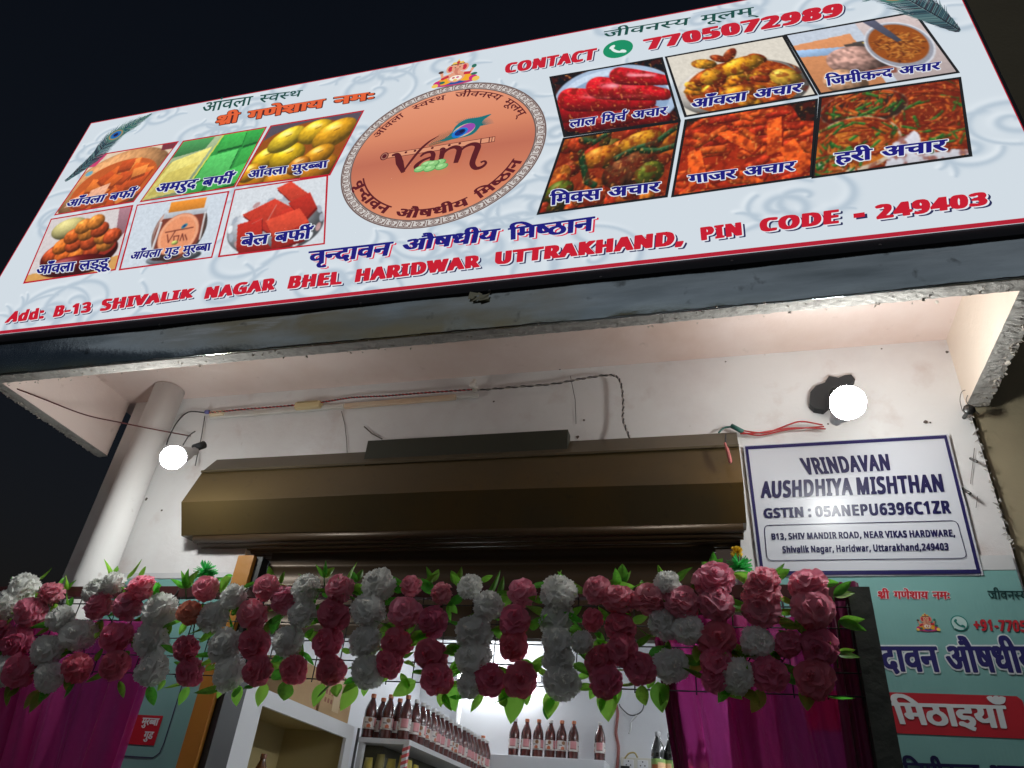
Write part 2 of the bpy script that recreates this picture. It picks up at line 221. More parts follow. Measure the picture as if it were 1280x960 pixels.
'barfi':(2.57,[[0,61,0,2,2,1,108,0,1,1,-2,5,0,4,0,4,3,6,5,4,8,3,8,0,7,-2,5,3,6,0,3,-1,1,-2,0,-3,0,-2,-4,-3,-1,-3,2,-6,2,-2,1,1,3,2,1,3,3,2,8,0,2,-2,1,-2,-2,-6,-5,-6,0,-6,-1,-2,-1,0,-7,0,-1,-1,0,-50,-1,-2,-1,-1,-13,0,-1,1,-1,1,0,50,-1,2,-28,-1,0,-11,12,0,3,-1,5,-2,2,-3,2,-6,1,-8,-3,-11,-3,-6,-2,-1,-6,0,-7,4,-1,1,4,9,1,8,-1,3,-1,2,-2,0,-1,-1,-4,-4,0,-23,0,-2,-2,-1,-12,0,-2,1,-1,2,0,11,-15,1,-6,2,-3,3,-3,5,-1,5,-1,23,-1,1,-6,-1,0,-51,-1,-1,-1,-1,-13,0,-1,1,-1,2,0,9,-16,-1,-9,3,-4,2,-3,4,-2,4,0,6,1,7,2,3,3,4,6,3,4,1,18,1,0,4,-37,1,-2,0,0,2],[28,22,-6,8,-1,-2,2,-3,2,-2],[92,54,-11,0,-1,-1,0,-22,2,-4,1,-2,5,1,4,4,0,22],[39,32,0,5,-5,1,1,-1],[138,64,-1,5,-4,7,-2,3,-2,0,-2,-1,-1,-4,0,-5,2,-4,1,-1]]),
'barfi+':(2.57,[[176,78,0,-9,-6,-9,-1,-9,-9,-2,0,-46,-1,-4,-1,-2,-21,0,-2,2,0,6,-3,-4,-4,-1,-8,0,-6,2,-2,-4,-3,-2,-18,1,-2,2,-1,11,-17,2,-7,5,-4,6,-1,-25,-4,-2,-16,0,-4,3,-1,8,-12,0,-11,3,-6,5,-3,6,-1,9,1,9,3,6,5,4,-10,1,-3,1,-1,10,0,4,2,2,107,1,1,14,2,5,6,6,9,2,16,-1,5,2,11,-1,4,-4,0,-9,12,0],[86,31,2,2,0,15,-1,2,-3,-2,0,-15],[113,49,1,-3,13,-1,8,-4,-1,8]]),
'murabba':(3.49,[[225,62,0,-6,-1,-2,-1,0,-8,0,0,-1,0,-50,-1,-2,-2,-1,-12,0,-1,1,-1,1,0,50,-1,2,-6,0,-1,-1,0,-50,-1,-2,-2,-1,-12,0,-1,1,-1,2,0,9,-1,0,-5,-1,-10,0,-7,2,-6,3,-2,-2,-7,-2,-14,-1,-5,1,-8,4,-3,4,-2,4,0,9,1,6,5,5,5,3,7,2,19,-1,2,-1,1,-5,6,4,6,2,18,0,0,5,-74,0,1,-8,-1,-5,-2,-4,-4,-5,-8,-5,6,-7,14,-12,-1,-3,-4,-4,-2,-1,-6,0,-7,6,-17,17,-3,5,-3,5,1,6,1,2,2,1,10,1,5,-1,2,3,-1,9,-1,1,-22,-1,0,-49,5,-3,3,-3,2,-5,0,-5,-2,-6,-3,-4,-5,-3,-5,-1,-15,0,-5,2,-5,2,-6,4,-7,7,-2,3,1,2,4,3,3,1,6,-1,10,-9,4,-2,3,-1,3,0,3,1,2,3,0,2,-2,2,-2,1,-5,-1,-6,0,-1,1,-2,3,-1,3,1,2,6,3,0,19,-12,0,-1,-7,-2,-1,-3,-1,-9,0,-6,5,-3,5,-1,5,1,2,1,2,6,1,0,18,-1,1,-10,0,-1,0,0,2,0,6,0,1,2,1,221,0,1,-1],[126,22,-7,8,0,-2,2,-3,2,-2],[156,30,0,-3,1,-2,1,-2,4,-1,-1,1],[132,38,0,-1,6,-7,2,7],[173,32,0,5,-5,1,3,-5],[29,35,12,0,0,18,-12,0]]),
'murabba+':(3.49,[[229,65,-1,-14,-9,-2,0,-46,-2,-6,-18,-1,-4,2,-1,4,-3,-5,-17,-1,-4,2,-2,9,-13,0,-10,3,-12,-3,-13,0,-11,3,0,-8,-6,-6,-11,-1,-10,7,-19,19,0,-13,6,-5,3,-5,1,-13,-2,-6,-4,-5,-11,-4,-18,0,-7,2,-11,6,-8,8,-2,6,1,5,7,4,12,1,2,4,5,2,0,12,-4,0,-2,-6,-6,-3,-10,0,-9,4,-5,7,-1,8,2,6,6,3,0,10,-11,2,-1,5,0,9,5,3,223,0],[101,17,-3,12,-5,-5],[34,39,3,0,0,10,-4,0],[79,49,-16,0,0,-3,15,0],[108,49,-4,0,0,-2]]),
'laddu':(2.92,[[200,-18,-6,-4,-6,0,-12,12,-4,3,-5,1,-3,-1,-2,-2,0,-2,0,-2,4,-2,4,1,8,0,3,-7,-1,-2,-8,-3,-13,0,-4,1,-4,2,-2,3,-2,3,-1,5,1,7,3,5,-6,2,-8,4,-9,7,-3,-5,-2,-3,-10,-5,9,0,6,-2,7,-4,6,-6,5,-6,0,-4,-6,-4,-6,0,-2,1,-4,6,-6,6,-5,1,-8,1,-2,0,-1,7,2,4,-12,0,-6,2,-11,6,-9,7,0,2,1,3,6,3,7,0,7,-7,8,-4,6,-1,4,1,1,2,1,4,-1,2,-3,1,-2,0,-6,-2,-6,0,-5,3,-5,5,-3,7,0,4,1,3,3,4,4,2,5,2,12,0,1,1,0,3,-1,1,-38,-1,0,-50,0,-2,-1,-1,-13,0,-2,1,-1,30,-3,-3,-3,-7,-1,-1,-7,0,-7,3,-1,2,2,6,-2,2,-3,1,-3,-4,0,-4,1,-3,5,-6,10,-9,2,-2,-1,-2,-5,-5,-7,0,-9,7,-6,6,-3,5,-4,10,2,8,1,3,4,4,4,2,4,1,11,0,9,-3,4,2,6,1,1,1,0,7,-2,1,-46,0,-2,0,0,2,0,7,2,1,185,0,1,-3,0,-5,0,-2,-2,0,-7,0,-1,-1,0,-12,-1,-2,-2,-1,-20,0,-2,-1,-1,-2,2,-3,14,0,5,-1,4,-3,3,-2,2,-5,1,-6,-2,-6,-4,-5,9,-4,4,-3,6,-6,4,-5,1,-2],[96,36,0,-2,2,-2,14,0,7,-2,5,-4,3,-6,5,3,6,0,8,-7,8,-4,6,-1,4,1,2,3,-1,4,-3,2,-8,-2,-8,1,-8,7,-3,7,0,4,1,3,3,4,4,2,5,2,12,0,1,1,0,3,-1,1,-37,0,-1,-2,0,-11,-1,-2,-22,-1,-2,-1]]),
'laddu+':(2.92,[[204,-20,-7,-6,-13,0,-10,-4,-16,0,-10,4,-8,-4,-8,0,-4,1,-10,12,-15,3,-3,10,-16,2,-13,9,-1,-8,-2,-2,-21,0,-2,20,-9,-1,6,-7,-1,-9,-6,-5,-12,0,-17,16,-4,7,-2,9,1,9,3,5,4,4,9,4,-20,2,-1,5,0,9,5,3,189,-1,2,-2,0,-4,0,-9,-2,-2,-8,-1,-1,-12,-4,-3,7,-5,2,-5,1,-8,-2,-10,8,-5,9,-10,2,-4],[142,-6,1,4,-14,7,-2,-1],[71,26,5,2,0,13,4,8,-10,0],[136,49,-10,0,-1,-12,-4,-3,8,-7,3,1,0,14],[32,49,7,-2,6,2]]),
'gud':(1.87,[[121,63,0,-7,0,-2,-2,0,-8,0,0,-1,0,-12,-1,-2,-2,-1,-20,0,-2,-1,-1,-1,0,-2,2,-2,17,-1,5,-2,4,-4,3,-6,0,-4,-3,-7,-4,-5,-9,-3,-16,0,-9,3,-7,4,-4,3,-6,5,0,2,1,3,6,3,7,0,7,-7,8,-4,5,-1,5,1,1,2,0,4,-1,2,-2,1,-2,0,-7,-2,-5,0,-4,2,-6,5,-3,8,1,7,3,4,3,2,6,2,12,0,1,0,0,4,-2,1,-36,0,-1,-2,0,-48,5,-2,3,-3,2,-5,1,-7,-2,-5,-2,-2,-5,-4,-6,-2,-17,1,-7,2,-5,3,-4,3,-7,7,0,2,1,2,6,4,7,-1,9,-8,3,-3,5,-1,3,0,3,1,1,2,1,3,-2,2,-2,1,-5,-1,-7,0,-1,1,-2,6,1,2,6,3,0,48,-7,1,-2,-1,0,-28,-1,-5,-2,-2,-2,-1,-8,0,-4,2,-4,3,-3,4,-1,5,2,6,6,2,0,14,0,1,-10,0,-2,0,0,7,1,3,118,0]]),
'gud+':(1.87,[[124,66,1,-14,-2,-2,-8,-1,-1,-12,-4,-3,7,-6,3,-9,-2,-11,-5,-7,-12,-5,-18,0,-15,5,2,-10,-2,-11,-6,-7,-9,-3,-18,0,-9,2,-11,8,-7,7,-1,8,2,3,8,4,9,0,2,4,6,2,0,41,-1,-24,-1,-8,-7,-4,-10,0,-5,2,-5,4,-5,8,1,11,2,2,5,3,0,5,-11,3,-1,10,1,6,4,1,119,0],[59,26,6,2,-1,13,5,8,-10,0]]),
'amrud':(3.62,[[3,36,1,2,6,2,8,0,9,-16,6,-5,2,0,2,2,1,1,0,4,-2,4,-4,3,-6,1,-1,4,1,5,7,2,3,2,1,2,-1,3,-1,2,-2,0,-9,-3,-6,0,-1,1,-2,6,0,3,11,4,15,0,7,-3,2,-2,1,3,2,1,178,0,1,-1,1,-2,0,-5,-1,-2,-14,-1,-1,-13,0,-2,-2,-1,-9,0,-7,-1,-4,-3,-2,-5,2,-6,3,-3,3,-1,2,6,4,3,9,0,4,-1,4,-2,1,-3,1,-4,-1,-5,-3,-3,5,-8,0,-2,0,-1,-8,-4,-5,0,-1,1,-7,11,-10,1,-10,4,-4,3,-4,7,-1,5,0,5,1,5,2,4,6,4,4,2,11,2,0,5,-27,0,0,-10,-2,-7,-5,-5,-8,-5,10,-10,10,-9,0,-2,-2,-3,3,-3,2,-3,1,-8,-2,-6,-3,-4,-5,-3,-4,-1,-15,0,-9,2,-9,6,-6,7,-2,3,1,2,5,3,7,1,2,-1,6,-7,7,-4,3,-1,4,0,3,1,1,3,0,2,-3,3,-6,-1,-5,0,-2,1,-3,6,1,2,10,3,-11,11,-6,7,-4,6,-2,5,2,5,3,2,9,1,4,-1,2,0,1,5,0,6,-1,2,-22,0,-1,-1,0,-50,-1,-2,-1,-1,-13,0,-1,1,-1,2,0,20,-1,1,-11,0,-1,-5,-1,-2,-5,-2,-8,0,-4,2,-4,4,-2,4,-1,4,2,4,6,2,0,17,0,2,-10,0,-1,-1,0,-50,-1,-2,-1,-1,-13,0,-2,1,0,2,-1,24,-3,0,0,-7,-1,-5,-3,-3,-4,-3,-6,-1,-11,0,-8,3,-6,5,-7,10],[104,35,12,0,0,18,-12,0],[57,54,-4,-1,0,-7,-1,-4,-3,-4,6,0,2,1,1,13]]),
'amrud+':(3.62,[[-1,36,1,5,4,2,5,2,12,-1,1,3,-9,1,-2,8,0,6,5,4,8,3,18,0,6,-2,184,1,4,-2,1,-5,-1,-10,-14,-2,-2,-15,-18,-2,-4,-5,1,-1,3,3,7,2,9,0,8,-3,4,-6,0,-5,-2,-9,3,-5,0,-8,-10,-5,-9,0,-3,2,-6,10,-8,1,-11,3,-1,-3,4,-12,-1,-10,-6,-7,-10,-4,-20,1,-9,2,-8,6,-8,8,-1,9,-11,2,-2,22,-4,0,-2,-7,-6,-2,-13,1,-7,4,-2,-19,-19,-1,-4,3,-1,9,-11,-4,-14,0,-13,5,-9,11,-7,12],[137,21,0,-18,7,-1,1,3,4,3],[173,19,-1,10,-5,-4],[79,38,3,1,0,10,-3,0],[108,39,4,0,-1,10,-3,0],[153,48,-1,1,-15,0,0,-4,15,1],[184,49,-6,0,0,-4]]),
'bel':(2.04,[[132,62,0,-6,-1,-2,-1,0,-7,0,-1,-1,0,-50,-1,-2,-2,-1,-12,0,-2,1,0,2,0,28,-4,-3,-3,-7,-1,-1,-6,0,-8,3,0,3,2,5,-2,2,-3,1,-2,-3,-1,-2,1,-6,3,-4,12,-11,1,-2,-1,-2,-4,-4,-2,-1,-6,0,-15,14,-3,5,-3,6,0,2,0,7,2,5,2,2,4,3,4,1,13,1,9,-3,6,2,4,1,1,1,0,7,-49,0,0,-51,-1,-1,-1,-1,-13,0,-1,1,-1,2,0,9,-16,-1,-9,3,-4,2,-3,4,-2,4,0,6,1,7,2,3,3,4,6,3,4,1,18,1,0,4,-37,1,-2,0,0,2,0,6,0,1,2,1,36,0,-2,8,-5,7,-2,1,-3,-1,-6,0,-2,1,-2,7,1,2,1,1,7,1,11,-1,8,-3,5,-7,6,-16,74,0,2,-1],[28,22,-6,8,-1,-2,2,-3,2,-2],[39,32,0,5,-5,1,1,-1]]),
'bel+':(2.04,[[135,65,0,-14,-9,-2,0,-46,-1,-4,-2,-2,-17,-1,-4,1,-1,6,0,13,-1,1,-9,-1,6,-6,1,-4,-1,-5,-6,-6,-13,1,-18,17,-2,-16,-19,-1,-4,3,-1,8,-12,0,-11,3,-6,5,-3,6,-1,9,1,9,3,6,5,4,-13,2,-1,5,1,10,3,2,32,1,-4,6,-9,0,-4,2,-3,10,1,4,2,2,20,2,10,-3,7,-8,7,-16,72,0],[73,49,-12,0,-1,-6],[87,49,7,-2,6,2]]),
'vrindavan':(4.40,[[283,61,0,-5,-1,-2,-1,0,-8,0,0,-1,0,-50,-1,-2,-1,-1,-13,0,-2,1,0,2,-1,26,-8,0,0,-6,-2,-4,-4,-1,-6,0,-7,3,-4,5,-1,4,-1,4,1,3,3,2,29,1,1,12,-2,2,-35,-1,0,-50,-1,-2,-2,-1,-12,0,-2,1,0,2,0,9,-1,0,-4,-1,-10,0,-4,1,-6,3,-5,4,-3,7,1,9,2,5,2,3,6,4,4,1,17,1,1,0,0,4,-37,0,-1,-51,0,-1,-2,-1,-13,0,0,1,-1,2,0,50,-1,1,-12,0,-1,-2,0,-12,-1,-2,-1,-1,-9,0,-8,-1,-4,-4,-1,-5,2,-5,2,-3,4,-1,2,6,4,3,9,0,4,-1,3,-2,1,-3,1,-4,-1,-5,-3,-3,6,-8,0,-2,-1,-1,-7,-4,-5,0,-2,1,-6,11,-13,1,-7,3,-4,3,-4,7,-3,9,-9,0,0,-1,0,-4,-2,-4,-4,-2,-7,0,-4,2,-5,4,-3,7,0,5,4,3,4,1,30,0,6,4,4,2,11,2,0,5,-62,1,0,-2,0,-54,-1,-2,-6,-2,-2,-1,-2,-4,1,-3,3,-1,8,3,6,-1,1,-1,2,-7,0,-1,-3,-2,-7,-2,-16,1,-6,3,-3,5,-2,6,1,4,3,6,5,5,0,8,-15,-1,-6,2,-5,3,-3,3,-3,7,0,9,2,5,3,4,7,3,3,1,17,1,0,4,-35,1,-2,0,0,2,0,6,0,1,2,1,278,0,2,-1],[37,37,-7,1,-5,-2,-2,-2,-2,-3,0,-3,1,-3,3,-2,3,-1,4,2,4,2,1,2],[202,37,-8,1,-5,-2,-2,-2,-1,-3,0,-3,1,-3,3,-2,2,-1,4,1,4,3,2,2]]),
'vrindavan+':(4.40,[[286,65,0,-14,-9,-2,0,-46,-1,-4,-2,-2,-17,-1,-4,2,-2,25,-3,-7,-6,-2,-9,0,-10,5,0,-16,-1,-4,-2,-2,-20,0,-2,2,-1,8,-17,1,-11,7,-2,-18,-18,-1,-9,-5,-11,-1,-3,2,-7,10,-12,2,-11,6,-5,7,-2,7,-1,1,-3,-8,-7,-3,-10,0,-9,5,0,-21,-1,-6,8,-2,4,-11,-2,-5,-12,-4,-16,0,-7,2,-5,5,-3,5,-1,12,3,6,6,7,-17,1,-7,3,-5,5,-3,7,0,14,3,7,6,5,-12,1,-2,6,0,9,5,3,280,0],[114,26,1,0,3,3,7,2,9,0,10,-3,0,21,-6,0,-1,-15,-18,-2,-4,-3],[33,33,-5,0,-2,-4,2,-2,2,1,3,2],[198,33,-5,0,-3,-4,3,-2,4,3],[101,49,-42,0,0,-6,34,1],[252,49,-28,0,-1,-6,28,1],[174,49,-5,0,0,-4]]),
'aushadhiy':(4.78,[[307,61,0,-5,0,-2,-2,0,-7,0,-1,-1,0,-50,0,-2,-2,-1,-12,0,-2,1,-1,2,0,10,0,1,-6,-1,-12,0,-7,3,-5,5,-4,7,-2,7,2,3,6,2,4,4,-1,6,-2,4,-11,0,-1,-1,0,-50,-1,-2,-1,-1,-13,0,-1,1,-1,1,0,50,0,2,-7,0,-1,-1,0,-50,-1,-2,-1,-1,-14,1,-1,2,0,7,-1,1,-4,-1,-12,0,-5,1,-5,3,-3,3,-3,8,1,5,2,5,-6,4,-2,3,-1,6,0,4,-1,2,-2,0,-1,-1,0,-50,-1,-2,-1,-1,-13,0,-1,1,-1,2,0,12,-6,-1,-12,1,-5,1,-4,4,-3,5,-1,5,-1,22,-1,2,-5,0,-1,-1,0,-50,-1,-2,-1,-1,-13,0,-1,1,-1,1,0,50,-1,2,-6,0,-1,-1,0,-50,-1,-2,-1,-1,-13,0,-2,1,0,2,-1,24,-3,0,0,-7,-1,-5,-3,-3,-4,-3,-6,-1,-11,0,-8,3,-6,5,-7,10,-5,10,1,2,6,2,8,0,9,-15,6,-6,2,0,1,1,2,2,0,4,-1,2,-5,5,-6,1,-1,4,0,3,1,2,6,1,3,2,2,3,-1,3,-1,2,-2,0,-9,-3,-6,0,-1,1,-2,4,0,5,4,2,7,2,15,0,7,-3,2,-2,1,3,2,1,26,0,-1,2,-3,2,-6,-1,-7,0,-2,2,-2,5,1,2,7,3,-4,1,-2,7,1,2,1,1,6,1,12,-1,8,-3,5,-8,6,-15,64,0,3,-2,6,3,12,0,4,-1,5,-3,0,2,3,2,-2,6,0,6,3,8,3,3,5,2,5,1,8,0,8,-2,5,-5,4,-6,5,-14,65,0,2,-1],[198,54,-3,-1,-2,-5,-3,-5,6,-1,1,-3,-1,-6,-9,-2,-3,-2,0,-5,2,-3,3,0,3,0,4,3,3,3,0,25],[280,54,-8,0,-1,-1,2,-5,0,-5,-2,-5,-3,-5,-5,-3,5,-6,3,0,3,1,6,4,0,23],[124,38,0,-7,2,-4,3,-2,4,1,0,1],[57,54,-4,-1,0,-7,-1,-4,-3,-4,6,0,2,1,1,13],[182,43,-4,3,-1,1,2,-3],[139,43,0,10,-8,0,5,-7],[176,49,2,3,0,1,-2,-1],[223,64,-1,5,-3,7,-4,3,-2,0,-2,-3,0,-2,0,-5,2,-4,1,-1],[70,79,5,0,-2,1]]),
'aushadhiy+':(4.78,[[311,65,-1,-14,-9,-2,0,-46,-1,-5,-3,-2,-18,1,-2,2,-1,9,-12,1,-8,2,-11,8,0,-16,-2,-6,-19,-1,-3,2,-1,4,-1,-4,-4,-2,-18,1,-1,2,-1,7,-21,1,-8,6,-3,8,0,12,-2,2,-1,-32,-1,-4,-1,-2,-21,0,-2,2,0,11,-12,0,-9,2,-6,5,-4,6,0,-20,-2,-6,-19,-1,-3,2,-1,4,-3,-5,-18,-1,-4,3,-1,9,-11,-4,-14,0,-13,5,-9,11,-7,12,0,4,1,5,4,2,5,2,12,-1,1,3,-9,2,-2,7,1,8,12,5,18,0,6,-2,7,1,-1,6,1,4,2,3,-1,10,3,2,8,2,14,-1,9,-3,6,-8,7,-15,64,0,18,1,5,-1,1,15,6,8,9,3,13,1,10,-3,6,-5,9,-19,62,0,4,-1],[193,28,-3,0,-2,-2,2,0],[276,37,-5,-9,5,4],[245,43,7,3,-2,3,-5,0]]),
'mishthan':(4.15,[[267,61,0,-5,-1,-2,-1,0,-7,0,-1,-1,0,-50,-1,-2,-2,-1,-12,0,-1,1,-1,2,0,26,-8,0,-1,-5,-2,-4,-4,-2,-6,0,-4,2,-5,3,-2,4,-2,3,0,4,1,2,4,3,29,1,0,12,-1,2,-36,-1,0,-50,-1,-2,-2,-1,-12,0,-1,1,-1,1,0,50,-1,2,-18,0,-2,-1,1,-9,8,-6,4,-4,3,-7,1,-7,-2,-8,-4,-6,-6,-3,-9,-3,-15,0,-7,2,-7,4,-2,2,-4,8,-8,-2,-10,0,-5,1,-6,3,-4,5,-2,7,0,22,-1,2,-6,0,0,-1,-1,-52,-1,-1,-14,0,-1,3,-1,21,-12,0,-1,-7,-2,-1,-3,-1,-6,0,-3,1,-5,3,-2,2,-2,4,-1,4,2,4,6,2,0,18,-1,1,-10,0,-1,-2,0,-50,0,-1,-2,-1,-12,0,-2,1,0,2,0,50,-1,1,-7,0,-1,0,0,2,0,7,6,1,-1,6,0,4,2,5,2,5,4,3,4,2,9,2,16,-1,6,-2,8,-4,10,-8,11,-12,187,0,2,-1],[164,17,1,6,-1,3,-5,6,-3,2,-5,-1,-4,-2,-5,-5,0,-3,0,-5,3,-3,4,-3,3,-1,4,0,5,2],[108,37,0,-6,2,-4,3,-2,3,1,0,1,-7,10],[54,35,12,0,0,18,-12,0],[149,53,-1,1,-32,0,-1,-1,14,-18,4,4,5,3,10,2],[57,64,-4,5,-7,6,-5,3,-6,1,-7,0,-2,-1,-4,-4,0,-6,3,-4]]),
'mishthan+':(4.15,[[270,65,0,-14,-9,-2,0,-46,-1,-5,-4,-2,-15,0,-4,2,-1,26,-3,-7,-6,-3,-14,1,-6,4,0,-16,-1,-4,-2,-2,-20,0,-1,2,-2,6,-5,-5,-10,-3,-21,-1,-13,4,-9,10,-16,0,-8,2,-7,5,-4,7,0,-21,-1,-4,-2,-2,-17,-1,-4,1,-1,6,0,17,-4,0,-3,-6,-6,-3,-12,0,-8,5,-2,-19,-19,-1,-3,2,-1,5,0,46,-8,2,-1,5,0,9,5,3,1,10,4,9,8,5,11,3,16,-1,13,-3,12,-7,14,-16,186,0,3,-1],[161,21,-2,4,-5,4,-5,-1,-3,-6,2,-4,6,-3,4,2],[182,37,0,12,-12,0,0,-2],[33,49,-4,0,1,-11,3,1],[59,39,4,0,-1,10,-4,0],[145,49,-21,0,5,-6],[236,49,-29,0,0,-6,28,1],[46,68,-5,4,-8,4,-4,-1,-3,-4,2,-3]]),
'lal':(2.59,[[167,62,0,-6,-1,-2,-1,0,-7,0,-1,-1,0,-50,0,-2,-2,-1,-12,0,-2,1,-1,2,0,28,-3,-3,-3,-7,-1,-1,-6,0,-8,3,-1,2,2,6,-1,2,-3,1,-3,-2,-1,-2,0,-4,1,-3,5,-5,11,-10,1,-2,-1,-2,-4,-4,-2,-1,-7,0,-14,14,-3,4,-3,7,-1,3,1,6,1,4,3,3,8,4,13,1,9,-3,6,2,4,1,0,1,0,7,0,1,-48,-1,-1,-50,0,-2,-2,-1,-12,0,-2,1,0,1,-1,51,-7,1,-1,-1,0,-50,0,-2,-1,-1,-13,0,-2,1,-1,30,-3,-3,-3,-7,-1,-1,-7,0,-7,3,-1,2,2,6,-2,2,-3,1,-3,-4,0,-4,1,-3,5,-6,10,-9,2,-2,-1,-2,-5,-5,-6,0,-2,0,-8,7,-6,6,-3,5,-4,10,2,8,1,3,4,4,4,2,4,1,11,0,9,-3,4,2,6,1,1,1,0,7,-2,1,-46,0,-2,0,0,2,0,6,0,1,2,1,163,0,1,-1]]),
'lal+':(2.59,[[171,65,-1,-14,-9,-2,0,-46,0,-4,-2,-2,-18,-1,-3,1,-2,20,-9,-1,6,-6,1,-7,-6,-7,-3,-1,-12,1,-17,17,-1,-14,-2,-2,-18,-1,-3,2,-2,4,-2,-5,-18,-1,-4,3,0,17,-2,1,-8,-1,6,-7,-1,-9,-6,-5,-10,0,-3,1,-14,13,-7,12,-1,9,3,11,5,4,9,4,-20,2,-1,10,0,4,2,2,168,1],[108,49,-12,0,-1,-6],[32,49,7,-2,6,2],[123,49,7,-2,6,2]]),
'mirch':(2.41,[[162,76,0,-3,-1,-4,-2,-4,-4,-2,1,-7,-1,-2,-1,0,-8,0,-1,-1,0,-50,-1,-3,-14,1,-1,2,0,8,-1,1,-4,-1,-10,0,-6,2,-4,2,-4,4,-2,5,-1,7,2,5,-10,0,-1,1,-1,1,0,6,1,2,40,0,1,1,0,5,-2,2,-43,-1,0,-50,-1,-2,-2,-1,-12,0,-2,1,0,2,0,20,-1,1,-12,0,-1,-7,-2,-1,-3,-1,-7,0,-3,1,-4,3,-4,5,-1,5,2,4,6,2,0,18,-1,1,-10,0,-1,-2,0,-50,0,-1,-2,-1,-12,0,-2,1,0,52,-1,1,-6,0,-2,0,0,2,0,5,1,3,5,0,-1,6,0,4,2,5,3,6,6,3,6,2,12,1,8,-1,8,-2,8,-5,8,-6,11,-13,52,0,-4,8,0,7,1,4,3,5,6,4,5,0,4,-2,1,-3,-1,-3,-3,-3,-2,-4,1,-4,2,-2,2,-1,2,2,3,5,2,1,7,0,3,-1],[128,36,-7,0,-5,-3,-2,-3,0,-5,5,-3,6,3,4,4],[54,35,12,0,0,18,-12,0],[57,64,-4,5,-7,6,-5,3,-6,1,-7,0,-2,-1,-4,-4,0,-6,3,-4]]),
'mirch+':(2.41,[[166,78,0,-9,-6,-9,-1,-9,-10,-2,0,-46,-2,-6,-20,0,-2,2,-1,8,-14,1,-9,3,-6,8,-2,12,-1,1,-4,-1,0,-28,-1,-4,-2,-2,-17,-1,-4,1,-1,6,0,17,-2,0,-3,0,-2,-6,-6,-3,-12,0,-8,5,-1,-17,-2,-2,-18,-1,-3,2,-1,51,-8,2,-1,10,1,5,4,2,1,10,2,7,9,7,8,2,14,1,16,-3,15,-8,14,-16,41,0,1,17,5,8,6,3,13,-2,2,-3,1,-9,11,0,4,-1],[124,31,-3,0,-3,-3,3,0],[33,49,-4,0,1,-11,3,1],[59,39,4,0,-1,10,-4,0],[46,68,-5,4,-8,4,-4,-1,-3,-4,2,-3]]),
'achar':(3.28,[[3,36,1,2,6,2,8,0,9,-16,6,-5,2,0,2,2,1,1,0,4,-2,4,-4,3,-6,1,-1,4,1,5,7,2,3,2,1,2,-1,3,-1,2,-2,0,-9,-3,-6,0,-1,1,-2,6,0,3,11,4,15,0,7,-3,2,-2,1,3,2,1,156,0,1,-1,1,-2,0,-5,-1,-2,-1,0,-7,-1,1,-10,-3,-8,-4,-4,-8,-5,10,-11,10,-8,0,-3,-6,-5,-7,0,-9,7,-14,15,-5,7,-1,3,-1,5,1,3,2,1,4,2,12,-1,1,2,1,4,0,5,-2,2,-22,0,-1,-1,0,-50,0,-2,-2,-1,-13,0,-1,1,-1,1,0,50,0,2,-7,0,-1,-1,0,-50,0,-2,-2,-1,-12,0,-2,1,0,2,0,9,-1,0,-4,-1,-10,0,-6,2,-4,2,-4,3,-3,7,0,6,1,5,-9,0,-1,1,-1,1,0,6,1,2,40,0,1,2,0,5,-1,1,-44,-1,0,-50,-1,-2,-1,-1,-13,0,-2,1,0,2,-1,24,-3,0,0,-7,-1,-5,-3,-3,-4,-3,-6,-1,-11,0,-8,3,-6,5,-7,10],[119,36,-7,0,-5,-3,-2,-3,0,-4,1,-2,4,-2,7,4,3,3],[57,54,-4,-1,0,-7,-1,-4,-3,-4,6,0,2,1,1,13]]),
'achar+':(3.28,[[-1,36,1,5,4,2,5,2,12,-1,1,3,-9,1,-2,8,0,6,5,4,8,3,18,0,6,-2,162,1,4,-2,1,-5,-1,-10,-7,-2,-2,-13,-3,-6,-6,-5,16,-16,0,-8,-6,-5,-3,-1,-8,0,-4,1,-25,25,-1,-18,-2,-6,-18,-1,-4,2,-1,4,-1,-4,-3,-2,-18,1,-2,2,-1,8,-17,1,-9,6,-4,7,-2,11,-4,-1,-1,-33,-4,-2,-16,0,-4,3,-1,9,-11,-4,-14,0,-13,5,-9,11,-7,12],[115,31,-3,0,-3,-3,2,-1],[182,48,-1,1,-15,0,-1,-4,16,1]]),
